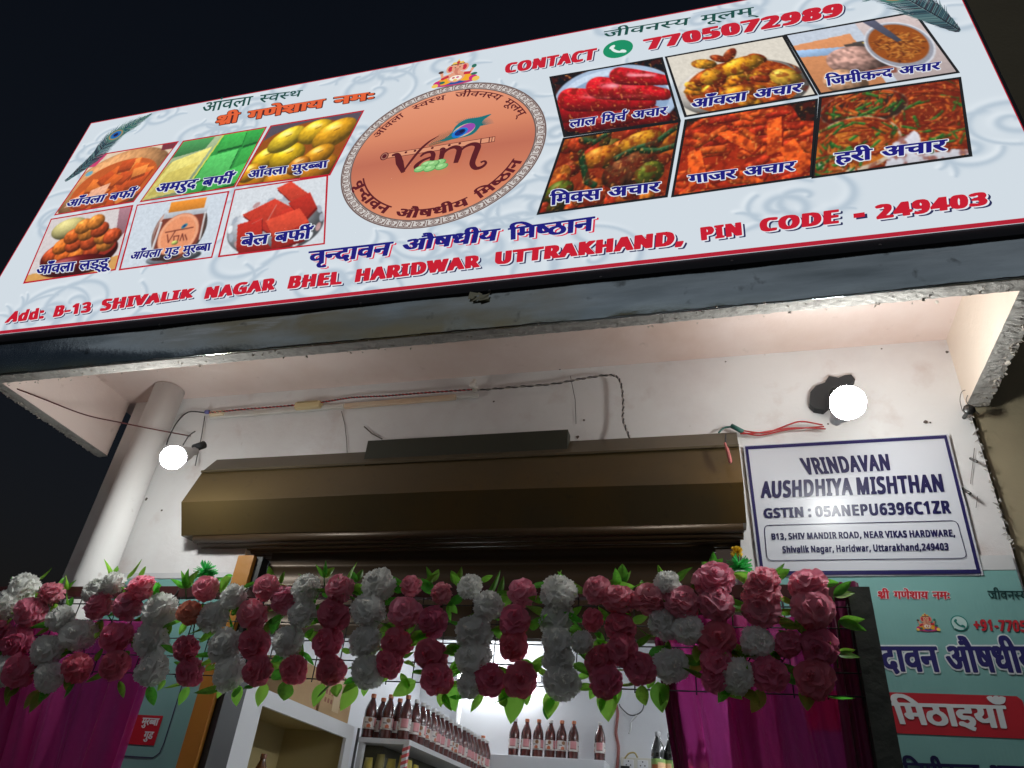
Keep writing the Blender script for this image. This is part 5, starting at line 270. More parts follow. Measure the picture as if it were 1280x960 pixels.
'Shivalik Nagar, Haridwar, Uttarakhand,249403':(31.75,[[531,49,1,-3,0,-45,-4,-12,-6,-6,-8,-2,-15,0,-12,3,-1,8,1,4,7,0,13,-3,4,2,3,4,-12,0,-6,1,-6,3,-4,5,-3,9,0,10,1,9,3,6,6,6,7,2],[631,-10,-1,4,4,21,3,0,14,0,1,-4,-1,-4,-6,-16,-3,-1],[1082,-10,-1,5,5,19,3,1,14,0,1,-4,-1,-2,-7,-18,-2,-1],[1681,-10,0,3,4,22,3,0,14,0,1,-4,-1,-3,-6,-17,-3,-1],[5,2,-1,4,1,9,7,0,9,-3,6,0,5,2,1,4,-3,5,-16,7,-7,6,-1,5,-1,7,2,9,6,5,10,3,14,-1,12,-3,0,-4,-3,-7,-7,-1,-11,3,-3,-1,-2,-4,2,-5,18,-8,6,-6,2,-11,-3,-10,-6,-5,-9,-3,-18,0],[231,1,-31,-2,-6,2,-4,3,-3,4,-1,5,0,6,3,6,3,3,6,3,16,2,-1,4,-3,1,-9,-3,-7,1,-3,6,0,4,13,4,12,0,8,-2,4,-3,2,-5,2,-8,0,-28],[475,1,-30,-2,-8,2,-4,4,-2,4,-1,8,1,5,3,4,7,4,17,3,-1,4,-3,1,-9,-3,-7,0,-3,6,1,5,11,4,14,0,6,-1,5,-4,3,-5,1,-5,0,-31],[583,1,-30,-2,-7,2,-5,4,-2,5,-1,7,3,8,4,3,6,3,15,2,-1,3,-3,2,-9,-3,-7,1,-3,6,1,4,13,4,12,0,7,-2,5,-3,2,-5,1,-7,0,-29],[789,1,-30,-2,-6,2,-5,4,-2,3,-1,6,0,7,2,4,8,5,18,3,-1,3,-3,2,-10,-3,-6,0,-3,6,0,5,11,4,14,0,7,-1,5,-4,3,-10,0,-31],[912,67,1,-3,0,-63,-3,-1,-12,0,-6,-1,-9,0,-8,2,-7,7,-3,10,0,13,3,11,4,4,6,3,18,1,0,14,1,3],[1035,1,-31,-2,-6,2,-5,3,-2,4,-1,5,0,6,3,6,3,3,6,3,16,2,-1,4,-3,1,-10,-3,-6,0,-3,7,0,4,11,4,14,0,8,-2,4,-3,2,-5,2,-8,0,-28],[1134,63,14,1,3,-1,0,-42,4,-6,5,-3,4,0,4,3,2,6,1,42,3,1,14,-1,0,-43,-3,-10,-5,-6,-11,-5,-13,0,-11,3,-7,6,-3,6,-2,10,0,36],[1265,1,-8,-2,-8,0,-6,2,-5,3,-3,10,0,23,-6,2,-12,-2,0,-22,2,-3,10,-1,0,-9,-5,-3,-11,0,-9,3,-3,4,-2,6,0,25,-5,1,-1,4,1,4,6,4,3,9,2,1,11,-1,1,-9,9,0,2,-1,1,-2,6,3,4,9,11,1,2,-2,1,-8,11,-1,1,-3,-1,-7,-11,-2,0,-22,2,-3,10,-1],[1311,1,-30,-2,-7,2,-4,4,-3,6,0,6,1,5,3,4,7,4,17,3,-1,4,-3,1,-9,-3,-7,0,-3,6,1,5,10,4,14,0,8,-2,4,-2,2,-4,1,-7,0,-31],[1403,1,-30,-2,-6,2,-5,3,-2,4,-1,5,0,6,2,6,4,3,6,3,15,2,-1,4,-2,1,-9,-3,-8,1,-3,6,1,4,13,4,12,0,7,-2,5,-3,2,-5,1,-8,0,-28],[1561,1,-30,-2,-7,2,-5,4,-2,4,-1,8,1,4,3,5,9,5,16,2,-2,4,-2,1,-9,-3,-8,1,-2,5,1,5,12,4,12,0,5,-1,6,-3,3,-4,1,-8,0,-30],[1673,67,1,-3,0,-63,-3,-1,-12,0,-14,-1,-10,3,-6,6,-3,11,0,11,3,12,5,5,5,2,17,1,1,14,1,3],[1827,63,7,2,8,0,8,-2,8,-6,4,-8,1,-8,0,-10,-3,-16,-7,-9,-8,-5,-8,-2,-10,0,-7,1,-1,1,1,11,6,0,6,-1,4,1,5,4,3,6,-13,0,-5,1,-6,4,-4,6,-1,7,1,12,4,6],[1933,63,7,2,10,0,6,-2,5,-4,5,-8,3,-14,0,-11,-2,-11,-4,-9,-7,-5,-7,-2,-8,0,-8,2,-7,5,-3,7,-3,14,1,18,4,11,4,5],[1974,2,-1,4,1,9,7,0,9,-3,5,0,6,3,2,5,-1,3,-3,2,-5,2,-11,0,-2,3,1,8,15,3,4,4,0,4,-6,3,-11,-4,-7,0,-3,5,0,5,6,4,11,3,13,-1,8,-2,5,-5,2,-8,-1,-10,-4,-5,5,-5,2,-8,-1,-7,-2,-6,-6,-6,-10,-3,-18,0],[59,67,15,0,1,-3,1,-14,16,0,5,-2,5,-4,3,-10,0,-30,-1,-4,-13,0,-3,1,-1,31,-1,4,-3,2,-5,-3,-3,-5,0,-29,-3,-1,-11,0,-3,1,0,63],[115,0,-1,4,1,44,2,2,14,-1,1,-3,-1,-45,-3,-1],[135,49,3,1,14,-1,8,-22,9,22,14,1,3,-2,-1,-5,-16,-43,-15,0,-3,1,-16,43],[255,0,-11,0,-3,1,0,63,1,3,2,1,11,0,3,-2,0,-62,0,-3],[269,0,-1,4,1,44,2,2,14,-1,1,-3,-1,-45,-2,-1],[297,67,13,1,3,-2,0,-26,10,9,14,1,3,-2,0,-4,-15,-17,16,-21,-1,-6,-16,0,-11,14,-1,-14,-13,0,-3,1,0,63],[367,63,17,0,21,-31,1,31,3,1,13,-1,1,-59,-1,-3,-17,0,-21,31,-1,-31,-3,-1,-13,1,0,59],[594,0,-1,4,1,44,2,2,13,-1,5,1,14,-1,1,-2,-2,-9,-10,-1,-3,-2,-3,-5,-1,-29,-3,-1],[683,1,-1,3,1,59,14,1,2,-1,1,-23,18,-1,1,1,1,23,2,1,14,-1,1,-3,-1,-59,-14,-1,-2,1,-1,26,-18,0,-1,-1,-1,-25,-2,-1],[801,0,-2,4,1,44,3,2,12,-1,5,1,14,-1,1,-3,-1,-8,-9,-1,-4,-2,-3,-4,-1,-30,-3,-1],[841,0,-2,4,1,44,3,2,13,-1,1,-3,0,-45,-3,-1],[1046,0,-1,4,0,44,3,2,13,-1,4,1,14,-1,1,-4,-1,-7,-10,-1,-3,-2,-3,-5,-1,-29,-3,-1],[1323,0,-1,4,0,44,3,2,13,-1,4,1,14,-1,2,-3,-2,-8,-10,-1,-6,-6,-1,-30,-3,-1],[1415,67,13,1,2,-2,1,-26,10,9,14,1,3,-2,-1,-4,-15,-16,17,-22,-1,-6,-16,0,-11,14,-1,-13,-13,-1,-3,1,0,63],[1464,67,13,1,3,-1,1,-17,16,0,6,-2,4,-4,2,-4,1,-8,0,-28,-1,-4,-13,0,-3,1,-1,32,-1,4,-3,1,-5,-3,-2,-4,-1,-30,-3,-1,-11,0,-2,1,-1,63],[1618,1,-14,-1,-3,1,0,31,-1,4,-4,2,-4,-3,-3,-5,-1,-29,-2,-1,-14,1,-1,45,1,3,32,1,6,-1,5,-4,2,-3,1,-8,0,-30],[1710,1,0,10,22,23,6,10,-1,6,-5,2,-9,-4,-8,0,-5,5,0,4,9,6,9,2,12,-1,8,-2,4,-5,3,-4,0,-4,0,-10,-6,-9,-15,-17,23,-1,1,-3,-1,-8,-2,-1],[1804,64,1,-4,0,-34,7,-1,1,-3,-1,-8,-7,-1,-1,-12,-3,-1,-13,0,-1,13,-26,1,-1,11,27,38,3,1],[1909,64,1,-4,0,-34,7,-1,1,-3,0,-8,-8,-1,-1,-12,-2,-1,-13,0,-2,13,-26,1,0,11,27,38,2,1],[989,48,0,-4,-13,-43,-17,0,-6,18,-6,-18,-15,-1,-2,1,-13,43,1,5,16,0,5,-17,6,17,17,0,5,-17,5,17,14,1],[214,20,-4,0,-4,-1,-2,-3,1,-3,2,-1,4,2,2,3],[458,20,-4,0,-4,-1,-2,-3,1,-3,2,-1,4,1,3,4],[507,38,-3,-2,-2,-3,-2,-9,3,-9,5,-3,3,2,2,2,1,10,-2,8],[566,20,-4,0,-4,-1,-2,-3,1,-3,3,-1,4,2,2,3],[773,20,-5,0,-4,-2,-2,-3,1,-2,3,-1,4,2,2,3],[889,38,-3,-2,-3,-5,-1,-9,3,-7,4,-3,4,2,2,2,1,11,-2,8],[1018,20,-5,0,-3,-1,-2,-3,1,-3,2,-1,4,2,2,3],[1295,20,-5,0,-3,-1,-2,-3,0,-3,3,-1,3,1,3,4],[1386,20,-4,0,-4,-1,-2,-3,1,-3,3,-1,4,2,2,3],[1544,21,-4,-1,-4,-1,-2,-3,1,-3,3,-1,4,2,2,4],[1650,38,-3,-2,-2,-3,-2,-9,2,-8,2,-3,3,-1,5,3,2,9,-3,11],[1944,12,5,4,2,9,0,17,-2,6,-4,4,-3,-2,-3,-4,-1,-13,1,-13,2,-5],[1787,35,-6,-9,6,0],[1893,35,-6,-9,6,0],[1838,52,-4,-3,-2,-8,2,-5,4,-2,5,2,3,5,-4,8],[115,63,4,3,10,-1,3,-4,-1,-7,-4,-3,-10,0,-3,4],[269,63,4,3,10,-1,3,-4,-1,-7,-4,-3,-10,0,-3,4],[857,63,0,-8,-2,-4,-11,0,-4,3,-1,6,3,5,10,1]]),
'+91-7705072989':(11.59,[[89,64,6,-1,4,-3,4,-4,3,-6,1,-10,0,-8,-1,-12,-2,-5,-6,-9,-4,-3,-4,-2,-9,-2,-12,0,-6,1,-1,1,0,2,0,6,1,2,2,1,9,0,4,0,5,3,4,6,-1,1,-12,0,-4,1,-4,1,-4,4,-3,4,-1,7,0,7,2,7,2,4,3,3,5,3,7,2],[319,63,6,2,11,0,4,-1,6,-3,4,-5,2,-3,2,-8,1,-8,0,-10,-1,-10,-1,-5,-4,-6,-3,-3,-4,-2,-7,-2,-12,1,-5,1,-3,2,-4,3,-2,5,-2,7,-2,9,0,11,1,7,3,8,2,4,2,3],[404,63,0,-3,0,-8,-3,-1,-19,0,-2,-9,1,0,9,0,7,-2,5,-3,3,-3,3,-7,0,-9,-1,-6,-2,-4,-4,-4,-4,-2,-10,-3,-15,0,-6,2,-5,2,-1,3,0,5,1,3,2,1,6,0,6,-2,6,-1,4,1,3,4,1,2,-1,6,-4,4,-3,0,-14,-1,-5,4,-1,2,3,29,3,1,34,0],[426,63,6,2,11,0,6,-2,6,-4,5,-7,2,-14,0,-12,-1,-9,-2,-6,-2,-5,-4,-3,-4,-2,-7,-2,-10,0,-5,2,-5,2,-3,3,-4,8,-3,15,1,11,1,8,2,6,2,3,4,4],[605,64,4,-1,5,-3,5,-4,3,-8,1,-8,0,-8,-1,-10,-2,-7,-3,-5,-5,-5,-7,-4,-9,-2,-11,0,-6,1,-1,1,0,2,0,6,0,2,3,1,9,0,4,0,5,3,3,6,-15,1,-5,2,-4,4,-3,4,-2,7,0,7,2,7,2,3,4,4,5,3,6,2],[634,3,-5,5,-2,7,0,6,1,4,2,4,5,5,-4,5,-2,4,0,7,2,7,3,4,3,1,9,3,14,-1,9,-3,4,-4,2,-7,0,-4,-1,-5,-3,-4,-3,-3,5,-5,3,-4,1,-10,-2,-6,-5,-6,-10,-4,-17,0,-5,2],[712,64,5,-1,4,-3,5,-5,3,-6,1,-9,0,-8,-1,-9,-2,-8,-5,-8,-3,-3,-6,-3,-10,-2,-11,0,-6,1,-1,1,0,2,0,6,0,2,3,1,11,0,3,0,4,4,3,5,0,1,-13,0,-3,1,-5,2,-3,3,-3,4,-1,7,0,6,1,8,3,4,2,3,6,3,6,2],[145,0,-13,0,-3,1,0,40,-10,0,-4,6,0,3,1,2,14,11,3,1,12,0,2,-1,1,-59,-1,-3],[207,0,-1,1,0,5,20,45,-27,1,-1,1,0,2,0,8,3,1,44,0,2,-1,1,-3,0,-7,-23,-52,-3,-1],[260,0,-1,1,0,5,21,45,-1,0,-26,1,-1,1,-1,2,1,8,3,1,44,0,2,-1,1,-3,-1,-8,-23,-51,-3,-1],[474,0,-1,1,0,4,21,46,-27,1,-1,1,0,2,0,8,3,1,44,0,2,-1,1,-3,-1,-8,-23,-51,-3,-1],[520,1,0,3,0,7,22,22,5,8,1,4,-1,4,-3,3,-3,-1,-7,-4,-9,1,-4,5,0,4,7,5,10,3,11,0,5,-1,5,-2,5,-4,2,-5,1,-9,-1,-6,-2,-5,-5,-6,-13,-14,20,0,2,-1,2,-3,-1,-8,-3,-1,-43,0],[54,34,0,-5,-1,-3,-2,0,-13,-1,0,-15,-3,-1,-12,0,-2,1,-1,3,0,12,-13,1,-2,1,-1,2,0,5,1,3,2,1,13,0,1,15,2,1,12,0,2,0,1,-3,0,-13,13,0,2,-1],[651,25,-4,-3,-1,-3,0,-2,2,-4,4,-2,4,2,2,3,0,2,-2,4],[330,12,2,2,3,4,1,8,0,16,-3,7,-3,3,-2,-2,-2,-4,-2,-6,0,-6,0,-10,2,-5,1,-4],[437,12,3,2,2,3,1,5,1,8,-1,14,-2,4,-3,4,-2,-1,-3,-4,-1,-8,0,-17,2,-6],[165,30,2,1,26,0,2,-1,0,-10,-3,-1,-25,0,-3,1],[82,52,-4,-3,-1,-5,0,-6,2,-3,3,-1,4,2,2,5,0,2,-2,5,-2,2],[598,52,-4,-3,-2,-5,1,-6,2,-3,2,-1,4,2,2,2,1,3,0,4,-2,3],[705,52,-4,-3,-2,-5,0,-3,2,-4,1,-2,3,-1,4,2,2,5,0,2,-2,5,-2,2],[652,42,3,3,1,3,-1,3,-3,1,-3,-1,-2,-4,2,-3]]),
}

def word(k):
    w, loops = GLY[k]; res = []
    for q in loops:
        x = y = 0; L = []
        for j in range(0, len(q), 2):
            x += q[j]; y += q[j + 1]; L.append((x / 64, y / 64))
        res.append(L)
    return res, w
def phrase(keys, sp=.5, outline=False):
    res = []; x = 0
    for k in keys:
        w = GLY[k][0]; L, _ = word(k + '+' if outline and k + '+' in GLY else k)
        res += [[(p[0] + x, p[1]) for p in q] for q in L]; x += w + sp
    return res, x - sp
def bil(quad, u, v):
    """quad = bottom-left, bottom-right, top-right, top-left"""
    a = quad[0].lerp(quad[1], u); b = quad[3].lerp(quad[2], u); return a.lerp(b, v)
def quad_px(pts, Y): return [at(*p, Y) for p in pts]
def fill(L):
    """triangles of many outlines, each outer outline filled together with its own holes"""
    def inside(p, q):
        c = False
        for (x0, y0), (x1, y1) in zip(q, q[1:] + q[:1]):
            if (y0 > p[1]) != (y1 > p[1]) and p[0] < (x1 - x0) * (p[1] - y0) / (y1 - y0) + x0: c = not c
        return c
    box = [(min(p[0] for p in q), max(p[0] for p in q), min(p[1] for p in q), max(p[1] for p in q)) for q in L]
    own = {}; start = []; k = 0
    for q in L: start.append(k); k += len(q)
    for i, q in enumerate(L):
        par = [j for j in range(len(L)) if j != i and box[j][0] <= box[i][0] and box[j][1] >= box[i][1] and box[j][2] <= box[i][2] and box[j][3] >= box[i][3] and inside(q[0], L[j])]
        if len(par) % 2 == 0: own.setdefault(i, [])
        else: own.setdefault(min(par, key=lambda j: (box[j][1] - box[j][0]) * (box[j][3] - box[j][2])), []).append(i)
    out = []
    for i, holes in own.items():
        idx = []
        for j in [i] + holes: idx += range(start[j], start[j] + len(L[j]))
        for t in tessellate_polygon([[Vector((p[0], p[1], 0)) for p in L[j]] for j in [i] + holes]): out.append(tuple(idx[k] for k in t))
    return out
def fill_fine(L):
    """short well shaped triangles, for words that are bent along an arc"""
    pts = [Vector(p) for q in L for p in q]; E = []; k = 0
    for q in L: E += [(k + i, k + (i + 1) % len(q)) for i in range(len(q))]; k += len(q)
    V, _, F, orig, _, _ = delaunay_2d_cdt(pts, E, [], 0, 1e-6)
    out = []
    for t in F:
        c = (V[t[0]] + V[t[1]] + V[t[2]]) / 3; odd = False
        for q in L:
            for (x0, y0), (x1, y1) in zip(q, q[1:] + q[:1]):
                if (y0 > c.y) != (y1 > c.y) and c.x < (x1 - x0) * (c.y - y0) / (y1 - y0) + x0: odd = not odd
        if odd and all(orig[i] for i in t): out.append(tuple(orig[i][0] for i in t))
    return out
def letter(mb, keys, quad, col=None, sp=.5, outline=False, dx=0, dz=0, dy=0, f=None):
    """lay a phrase on a quad of world points (baseline to headline)"""
    L, w = phrase(keys, sp, outline)
    if f is not None:                               # bent along an arc: cut long edges short first
        D = []
        for q in L:
            n = []
            for a, b in zip(q, q[1:] + q[:1]):
                k = max(1, int(math.hypot(b[0] - a[0], b[1] - a[1]) / .22)); n += [(a[0] + (b[0] - a[0]) * i / k, a[1] + (b[1] - a[1]) * i / k) for i in range(k)]
            D.append(n)
        L = D
    pts = [p for q in L for p in q]
    if f is None: V = [bil(quad, p[0] / w, p[1]) + Vector((dx, dy, dz)) for p in pts]
    else: V = [f(p[0] / w, p[1]) + Vector((dx, dy, dz)) for p in pts]
    tri = fill(L) if f is None else fill_fine(L); fs = []
    for t in tri:
        a, b, c = (V[i] for i in t)
        n = (b - a).cross(c - a)
        fs.append(t if n.y < 0 else t[::-1])
    mb.add(V, fs, col)
def strip(mb, pts, w, col=None, f=lambda x, z: Vector((x, 0, z)), closed=False):
    """a flat brush stroke through 2D points; w = width or list of widths"""
    P = [Vector((p[0], p[1])) for p in pts]; n = len(P); ws = w if isinstance(w, (list, tuple)) else [w] * n
    A = []; B = []
    for i, p in enumerate(P):
        if closed: d = P[(i + 1) % n] - P[i - 1]
        else: d = P[min(i + 1, n - 1)] - P[max(i - 1, 0)]
        d = d.normalized() if d.length > 0 else Vector((1, 0)); k = Vector((-d.y, d.x)) * ws[i] / 2
        A.append(f(*(p + k))); B.append(f(*(p - k)))
    m = n if closed else n - 1
    mb.add(A + B, [(i, n + i, n + (i + 1) % n, (i + 1) % n) for i in range(m)], col)
def spline(pts, n=8):
    """Catmull-Rom through points of any dimension"""
    P = [np.array(p, float) for p in pts]; P = [2 * P[0] - P[1]] + P + [2 * P[-1] - P[-2]]; out = []
    for i in range(1, len(P) - 2):
        for k in range(n):
            t = k / n; a, b, c, d = P[i - 1:i + 3]
            out.append(.5 * (2 * b + (c - a) * t + (2 * a - 5 * b + 4 * c - d) * t * t + (3 * b - a - 3 * c + d) * t ** 3))
    out.append(P[-2]); return out
def oval(cx, cy, rx, ry, ang=0, n=20, a0=0, a1=360):
    a = radians(ang)
    return [(cx + rx * cos(t) * cos(a) - ry * sin(t) * sin(a), cy + rx * cos(t) * sin(a) + ry * sin(t) * cos(a)) for t in [radians(a0 + (a1 - a0) * k / n) for k in range(n)]]
# ------------------------------------------------------------------ painter for the printed food photographs
class Paint:
    def __init__(s, W, H, bg, seed=0):
        s.W, s.H = W, H; s.a = np.zeros((H, W, 3)) + np.array(bg, float); s.rng = np.random.default_rng(seed)
        s.Y, s.X = np.mgrid[0:H, 0:W]; s.X = (s.X + .5) / W * 150; s.Y = (s.Y + .5) / H * 100        # paint units 150 x 100
    def noise(s, n, seed=0):
        r = np.random.default_rng(seed).random((int(n * .7) + 2, n + 2)); x = s.X / 150 * n; y = s.Y / 100 * n * .66
        xi = x.astype(int); yi = np.minimum(y.astype(int), r.shape[0] - 2); fx = x - xi; fy = np.minimum(y - yi, 1); fx = fx * fx * (3 - 2 * fx); fy = fy * fy * (3 - 2 * fy)
        return (r[yi, xi] * (1 - fx) + r[yi, xi + 1] * fx) * (1 - fy) + (r[yi + 1, xi] * (1 - fx) + r[yi + 1, xi + 1] * fx) * fy
    def put(s, mask, col): m = np.clip(mask, 0, 1)[..., None]; s.a = s.a * (1 - m) + np.asarray(col, float) * m
    def ell(s, cx, cy, rx, ry, ang, col, spec=.35, tex=0, lx=-.4, ly=-.6):
        a = radians(ang); dx = s.X - cx; dy = s.Y - cy; u = (dx * cos(a) + dy * sin(a)) / rx; v = (-dx * sin(a) + dy * cos(a)) / ry; r2 = u * u + v * v
        nz = np.sqrt(np.clip(1 - r2, 0, 1)); nx = u * cos(a) - v * sin(a); ny = u * sin(a) + v * cos(a)
        d = np.clip(nx * lx + ny * ly + nz * .7, 0, 1.2); sh = .38 + .68 * d
        if tex: sh = sh * (1 - tex + 2 * tex * s.noise(40, int(cx * 7 + cy)))
        c = np.array(col, float) * sh[..., None] + 255 * spec * (np.clip(d, 0, 1.05) ** 14)[..., None]
        s.put(np.clip((1 - r2) * min(rx, ry) * .8, 0, 1), np.clip(c, 0, 255))
    def disc(s, cx, cy, rx, ry, ang, col, ring=0):
        a = radians(ang); dx = s.X - cx; dy = s.Y - cy; u = (dx * cos(a) + dy * sin(a)) / rx; v = (-dx * sin(a) + dy * cos(a)) / ry; r = np.sqrt(u * u + v * v)
        m = np.clip((1 - r) * min(rx, ry), 0, 1)
        if ring: m = m * np.clip((r - (1 - ring / min(rx, ry))) * min(rx, ry) + .5, 0, 1)
        s.put(m, col)
    def poly(s, pts, col, grad=0, tex=0):
        m = np.zeros((s.H, s.W), bool); n = len(pts)
        for i in range(n):
            (x0, y0), (x1, y1) = pts[i], pts[(i + 1) % n]
            if y0 == y1: continue
            m ^= ((y0 > s.Y) != (y1 > s.Y)) & (s.X < (x1 - x0) * (s.Y - y0) / (y1 - y0) + x0)
        ys = [p[1] for p in pts]; g = 1 + grad * (1 - 2 * (s.Y - min(ys)) / (max(ys) - min(ys) + 1e-6))
        if tex: g = g * (1 - tex + 2 * tex * s.noise(45, int(pts[0][0] * 3)))
        s.put(m.astype(float), np.clip(np.array(col, float) * g[..., None], 0, 255))
    def shine(s, x0, y0, x1, y1, w, col, a=.7):
        dx, dy = x1 - x0, y1 - y0; L = dx * dx + dy * dy + 1e-6; t = np.clip(((s.X - x0) * dx + (s.Y - y0) * dy) / L, 0, 1)
        r2 = ((s.X - x0 - t * dx) ** 2 + (s.Y - y0 - t * dy) ** 2) / (w * w); s.put(a * np.exp(-r2) * (.45 + .75 * s.noise(26, int(x0))), col)
    def finish(s, k=.05):
        g = 1 - k + 2 * k * (.5 * s.noise(60, 3) + .5 * s.noise(110, 4)); s.a = s.a * g[..., None]
        b = s.a.copy(); b[1:-1, 1:-1] = s.a[1:-1, 1:-1] * .4 + .15 * (s.a[:-2, 1:-1] + s.a[2:, 1:-1] + s.a[1:-1, :-2] + s.a[1:-1, 2:]); s.a = b
    def rod(s, x0, y0, x1, y1, w, col, spec=.2, tex=0.0, taper=0.0):
        dx, dy = x1 - x0, y1 - y0; L = dx * dx + dy * dy + 1e-6; t = np.clip(((s.X - x0) * dx + (s.Y - y0) * dy) / L, 0, 1)
        ex = s.X - x0 - t * dx; ey = s.Y - y0 - t * dy; w0 = w; w = w * (1 - taper * t ** 1.5); r = np.sqrt(ex * ex + ey * ey) / w
        d = np.clip(.75 - .5 * (ey / w) - .15 * ex / w - .3 * r * r, 0, 1)
        sh = .35 + .75 * d
        if tex: sh = sh * (1 - tex + 2 * tex * s.noise(50, int(x0 * 5 + y1)))
        s.put(np.clip((1 - r) * w0, 0, 1), np.clip(np.array(col, float) * sh[..., None] + 255 * spec * (d ** 8)[..., None], 0, 255))
    def specks(s, n, cols, r=(.4, 1.0), box=(0, 0, 150, 100), mask=None):
        for i in range(n):
            x = s.rng.uniform(box[0], box[2]); y = s.rng.uniform(box[1], box[3])
            if mask is not None and not mask(x, y): continue
            s.disc(x, y, s.rng.uniform(*r) * 1.3, s.rng.uniform(*r), s.rng.uniform(0, 180), cols[s.rng.integers(len(cols))])
    def rgb(s): return S2L(np.clip(s.a, 0, 255))

# ------------------------------------------------------------------ the twelve printed food photographs
def food(kind, W=150, H=100):
    R = random.Random(kind)
    if kind == 'amla_barfi':
        p = Paint(W, H, (225, 205, 180), 1); p.ell(80, 62, 92, 62, 0, (222, 160, 105), .05, .1); p.poly([(0, 0), (22, 0), (14, 22), (0, 22)], (205, 60, 110)); p.disc(12, 34, 7, 5, 0, (110, 170, 190)); p.poly([(122, 0), (150, 0), (150, 12), (128, 12)], (120, 50, 60))
        p.disc(80, 64, 74, 46, 0, (196, 92, 40))
        for i in range(26):
            x, y = R.uniform(25, 128), R.uniform(24, 92); s = R.uniform(13, 20); a = R.uniform(0, 1.5); c = R.choice([(226, 118, 48), (214, 98, 38), (238, 140, 66), (198, 80, 34)])
            q = [(x + s * cos(a + t) * 1.15, y + s * sin(a + t) * .8) for t in (.2, 1.7, 3.3, 4.9)]
            p.poly([(u + 2, v + 5) for u, v in q], (150, 62, 28), .1); p.poly(q, c, .16, .06)
        p.poly([(42, 66), (72, 58), (76, 78), (46, 86)], (232, 172, 140), .1, .1); p.poly([(14, 76), (30, 72), (28, 86), (10, 90)], (240, 190, 165), .1)
    elif kind == 'guava_barfi':
        p = Paint(W, H, (120, 150, 120), 2); p.poly([(0, 0), (75, 0), (66, 100), (0, 100)], (150, 165, 130), .2); p.poly([(0, 0), (60, 0), (55, 22), (0, 30)], (70, 140, 80), .2); p.poly([(8, 36), (66, 20), (60, 92), (0, 98)], (226, 214, 120), .12, .06); p.poly([(0, 50), (8, 36), (0, 98)], (190, 170, 80)); p.poly([(14, 56), (60, 44), (56, 86), (6, 92)], (206, 190, 96), .1, .05)
        p.poly([(74, 0), (150, 0), (150, 100), (66, 100)], (46, 140, 62), .2); p.poly([(73, 0), (76, 0), (68, 100), (65, 100)], (215, 215, 90))
        for q, c in (([(78, 2), (116, 0), (122, 26), (82, 30)], (64, 178, 78)), ([(118, 0), (150, 0), (150, 24), (124, 28)], (52, 160, 70)), ([(74, 38), (120, 32), (124, 70), (72, 80)], (88, 196, 100)), ([(126, 34), (150, 28), (150, 60), (128, 66)], (60, 170, 74)), ([(100, 76), (148, 60), (150, 92), (104, 100)], (72, 186, 84)), ([(72, 84), (98, 78), (96, 100), (68, 100)], (58, 160, 70))):
            p.poly([(u + 2, v + 4) for u, v in q], (24, 92, 40)); p.poly(q, c, .12, .05)
        p.specks(50, [(110, 210, 120), (40, 130, 60)], (.4, .8), (76, 36, 122, 76))
    elif kind == 'amla_murabba':
        p = Paint(W, H, (86, 78, 90), 3); p.disc(75, 66, 96, 62, 0, (150, 78, 22))
        for x, y, rx, ry, c in ((22, 94, 28, 22, (232, 150, 20)), (122, 88, 30, 24, (224, 140, 24)), (72, 96, 30, 20, (226, 146, 22)), (24, 58, 22, 20, (250, 200, 30)), (60, 60, 28, 22, (252, 204, 26)), (42, 30, 28, 21, (252, 214, 46)), (86, 24, 27, 21, (250, 198, 34)), (120, 32, 32, 24, (246, 176, 28)), (112, 66, 24, 18, (236, 160, 26)), (88, 78, 18, 15, (210, 126, 24)), (10, 80, 18, 16, (240, 170, 26))):
            p.ell(x, y, rx, ry, R.uniform(-25, 10), c, .3, .10); p.shine(x - rx * .3, y - ry * .45, x + rx * .1, y - ry * .5, 3, (255, 244, 190), .6); p.rod(x - 3, y - 5, x + 4, y - 8, 1.1, (120, 70, 20))
    elif kind == 'amla_laddu':
        p = Paint(W, H, (214, 206, 206), 4); p.ell(45, 22, 34, 18, 0, (222, 210, 140), .05); p.poly([(126, 0), (150, 0), (150, 40), (136, 60)], (150, 110, 120), .2); p.poly([(0, 88), (150, 78), (150, 100), (0, 100)], (214, 160, 90))
        p.ell(78, 66, 66, 30, 0, (128, 26, 24), .3); p.disc(78, 60, 62, 22, 0, (150, 44, 30))
        for x, y in ((30, 62), (52, 66), (76, 68), (100, 64), (120, 56), (42, 50), (64, 50), (90, 50), (112, 44), (56, 36), (80, 34), (102, 32), (70, 22), (90, 18), (128, 46)):
            p.ell(x, y, 16, 13, 0, R.choice([(238, 126, 44), (228, 108, 40), (244, 146, 56), (216, 86, 40)]), .12, .22)
        p.ell(78, 84, 60, 16, 0, (104, 18, 20), .3); p.disc(60, 84, 14, 3, 0, (196, 120, 110)); p.disc(78, 94, 44, 5, 0, (60, 16, 18))
    elif kind == 'jar':
        p = Paint(W, H, (206, 216, 226), 5); p.ell(86, 92, 46, 10, 0, (150, 160, 170), 0)
        p.ell(84, 52, 44, 46, 0, (186, 150, 140), .5, .1); p.disc(84, 54, 40, 42, 0, (122, 58, 44)); p.poly([(52, 18), (122, 18), (122, 30), (52, 30)], (190, 196, 204), .1)
        p.poly([(58, 4), (116, 4), (116, 21), (58, 21)], (224, 140, 48), .12)
        p.rod(50, 36, 47, 78, 2.5, (230, 225, 225)); p.rod(120, 30, 122, 70, 2, (225, 222, 222))
        p.disc(84, 58, 33, 33, 0, (238, 168, 130)); p.disc(84, 58, 33, 33, 0, (190, 110, 80), 1.4); p.disc(84, 58, 28, 28, 0, (232, 150, 108))
